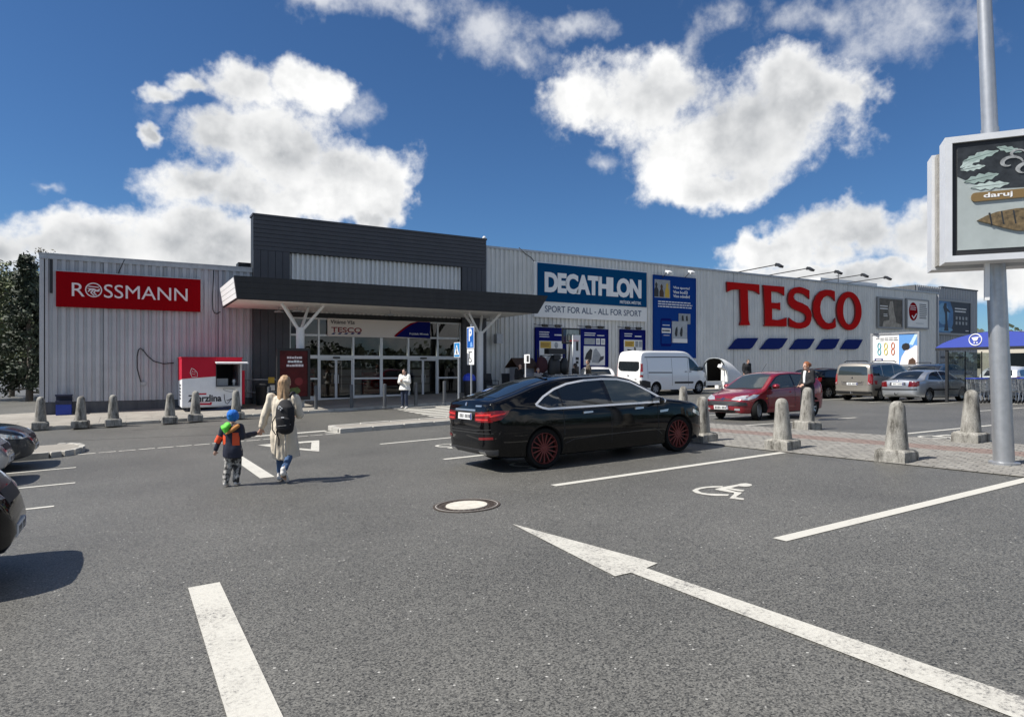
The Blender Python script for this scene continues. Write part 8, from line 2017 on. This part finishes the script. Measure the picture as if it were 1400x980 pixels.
# ================================================================== trees and far background
M_BARK = mat('bark', (0.12, 0.10, 0.08), 0.9, var=0.3, vscale=4)
def leaf_mat(name, c):
    mt = bpy.data.materials.new(name); mt.use_nodes = True; nt = mt.node_tree; N = nt.nodes; L = nt.links; bs = N['Principled BSDF']
    g_ = N.new('ShaderNodeNewGeometry'); mr = N.new('ShaderNodeMapRange'); mr.inputs[3].default_value = 0.55; mr.inputs[4].default_value = 1.5; L.new(g_.outputs['Random Per Island'], mr.inputs[0])
    sc = N.new('ShaderNodeVectorMath'); sc.operation = 'SCALE'; sc.inputs[0].default_value = c; L.new(mr.outputs[0], sc.inputs['Scale']); L.new(sc.outputs[0], bs.inputs['Base Color']); bs.inputs['Roughness'].default_value = 0.7
    return mt
M_LEAF = leaf_mat('spring_leaves', (0.10, 0.12, 0.05)); M_LEAFD = leaf_mat('dark_needles', (0.030, 0.042, 0.022)); M_LEAFP = leaf_mat('pale_twigs', (0.16, 0.14, 0.10))
def tree(label, b, n, H, rad, m_leaf, kind='broad', nleaf=2600, base=0.25, seed=1, leaf=0.16):
    rnd = random.Random(seed); zg = G(b, n)
    e = E('tree', (b, n, zg), 0, label, 'tree')
    tr = MB(); top = Vector((rnd.uniform(-.3, .3), rnd.uniform(-.3, .3), H*0.96))
    tr.tube([(0, 0, -0.2), (0.05, 0, H*0.3), tuple(top*0.65), tuple(top)], [0.024*H, 0.018*H, 0.010*H, 0.003*H], 8)
    tips = []
    nb = 26 if kind == 'broad' else 40
    for i in range(nb):
        t = base+(0.97-base)*(i+rnd.random())/nb; z = H*t; a = i*2.4+rnd.uniform(-.4, .4)
        if kind == 'broad': L_ = rad*(0.45+0.75*math.sin(math.pi*clampf((t-base)/(1-base)*0.9+0.1, 0, 1)))*rnd.uniform(0.7, 1.1); up = L_*rnd.uniform(0.25, 0.7)
        else: L_ = rad*(1.05-t)*rnd.uniform(0.8, 1.15); up = -L_*0.1
        p0 = Vector((top.x*t, top.y*t, z)); p1 = p0+Vector((math.cos(a)*L_*0.55, math.sin(a)*L_*0.55, up*0.7)); p2 = p0+Vector((math.cos(a)*L_, math.sin(a)*L_, up))
        tr.tube([p0, p1, p2], [0.006*H*(1.1-t)+0.02, 0.03, 0.012], 5)
        for q in range(3):
            s0 = p0.lerp(p2, rnd.uniform(0.35, 0.9)); d_ = Vector((rnd.uniform(-1, 1), rnd.uniform(-1, 1), rnd.uniform(0.0, 1))).normalized()*L_*0.35; tr.tube([s0, s0+d_], [0.018, 0.006], 4); tips.append((s0, s0+d_))
        tips.append((p0.lerp(p2, 0.4), p2))
    tr.build('trunk', M_BARK, e, True, 50)
    lf = MB()
    for i in range(nleaf):
        a, b2 = rnd.choice(tips); t = rnd.random()**0.6; p = a.lerp(b2, t)+Vector((rnd.gauss(0, 1), rnd.gauss(0, 1), rnd.gauss(0, 0.8)))*(rad*0.085)
        s_ = leaf*rnd.uniform(0.6, 1.4); u_ = Vector((rnd.gauss(0, 1), rnd.gauss(0, 1), rnd.gauss(0, 1))).normalized(); w_ = u_.orthogonal().normalized()
        k0 = len(lf.v); lf.v += [tuple(p-u_*s_), tuple(p+w_*s_*0.45), tuple(p+u_*s_), tuple(p-w_*s_*0.45)]; lf.f.append((k0, k0+1, k0+2, k0+3))
    lf.build('crown', m_leaf, e, recalc=False)
    return e
def at(x, n):
    rb, rn, _ = ray(x, 500); d = n/rn; return rb*d, n
b_, n_ = at(71, 62); tree('thin bare-topped tree rising behind the drugstore roof', b_, n_, 10.6, 2.2, M_LEAFP, 'broad', 900, 0.4, 5, 0.14)
b_, n_ = at(40, 48); tree('tall dark spruce beyond the end wall of the drugstore', b_, n_, 8.6, 2.1, M_LEAFD, 'spruce', 9000, 0.06, 8, 0.13)
b_, n_ = at(16, 58); tree('broad green tree beyond the end wall of the drugstore', b_, n_, 8.0, 3.0, M_LEAF, 'broad', 8000, 0.18, 9, 0.14)
b_, n_ = at(-20, 52); tree('round young tree at the far corner of the car park', b_, n_, 7.2, 3.0, M_LEAF, 'broad', 8000, 0.2, 12, 0.14)
# pale block beyond the annex
b_, n_ = 92.0, 34.0
e = E('far_building', (b_, n_, 0), 0, 'pale low industrial hall beyond the annex', 'building')
M_FARW = mat('far_wall', (0.50, 0.46, 0.38), 0.8, var=0.1); MB().box(0, 40, 0, 14, -0.5, 5.6).build('wall', M_FARW, e); MB().box(-0.3, 40.3, -0.3, 14.3, 5.602, 6.0).build('roof_edge', M_TRIM, e)
for i in range(8): MB().box(2+4.6*i, 4.6+4.6*i, -0.06, -0.003, 2.0, 3.6).build('window', M_CGLASS, e)
for i, x in enumerate((3.2, 3.2)): MB().box(-0.06, -0.003, 2+6*i, 5+6*i, 1.6, 3.4).build('window', M_CGLASS, e)
# wooded skyline all round the retail park: one far mass
rnd = random.Random(4); lf = MB()
for i in range(700):
    a = 2*math.pi*i/700+rnd.uniform(-.004, .004)
    r_ = rnd.uniform(170, 260); c0 = Vector((r_*math.cos(a), r_*math.sin(a), 0)); hh = rnd.uniform(5, 10)+3*math.sin(a*5)+2*math.sin(a*13)
    for q in range(70):
        p = c0+Vector((rnd.gauss(0, 2.6), rnd.gauss(0, 2.6), hh*rnd.random()**0.8)); s_ = rnd.uniform(0.4, 0.95)
        u_ = Vector((rnd.gauss(0, 1), rnd.gauss(0, 1), rnd.gauss(0, 1))).normalized(); w_ = u_.orthogonal().normalized(); k0 = len(lf.v)
        lf.v += [tuple(p-u_*s_), tuple(p+w_*s_), tuple(p+u_*s_), tuple(p-w_*s_)]; lf.f.append((k0, k0+1, k0+2, k0+3))
o = lf.build('far_wood', leaf_mat('far_foliage', (0.05, 0.065, 0.035)), None, recalc=False); tag(o, 'far line of trees round the retail park', 'trees', kind='stuff')
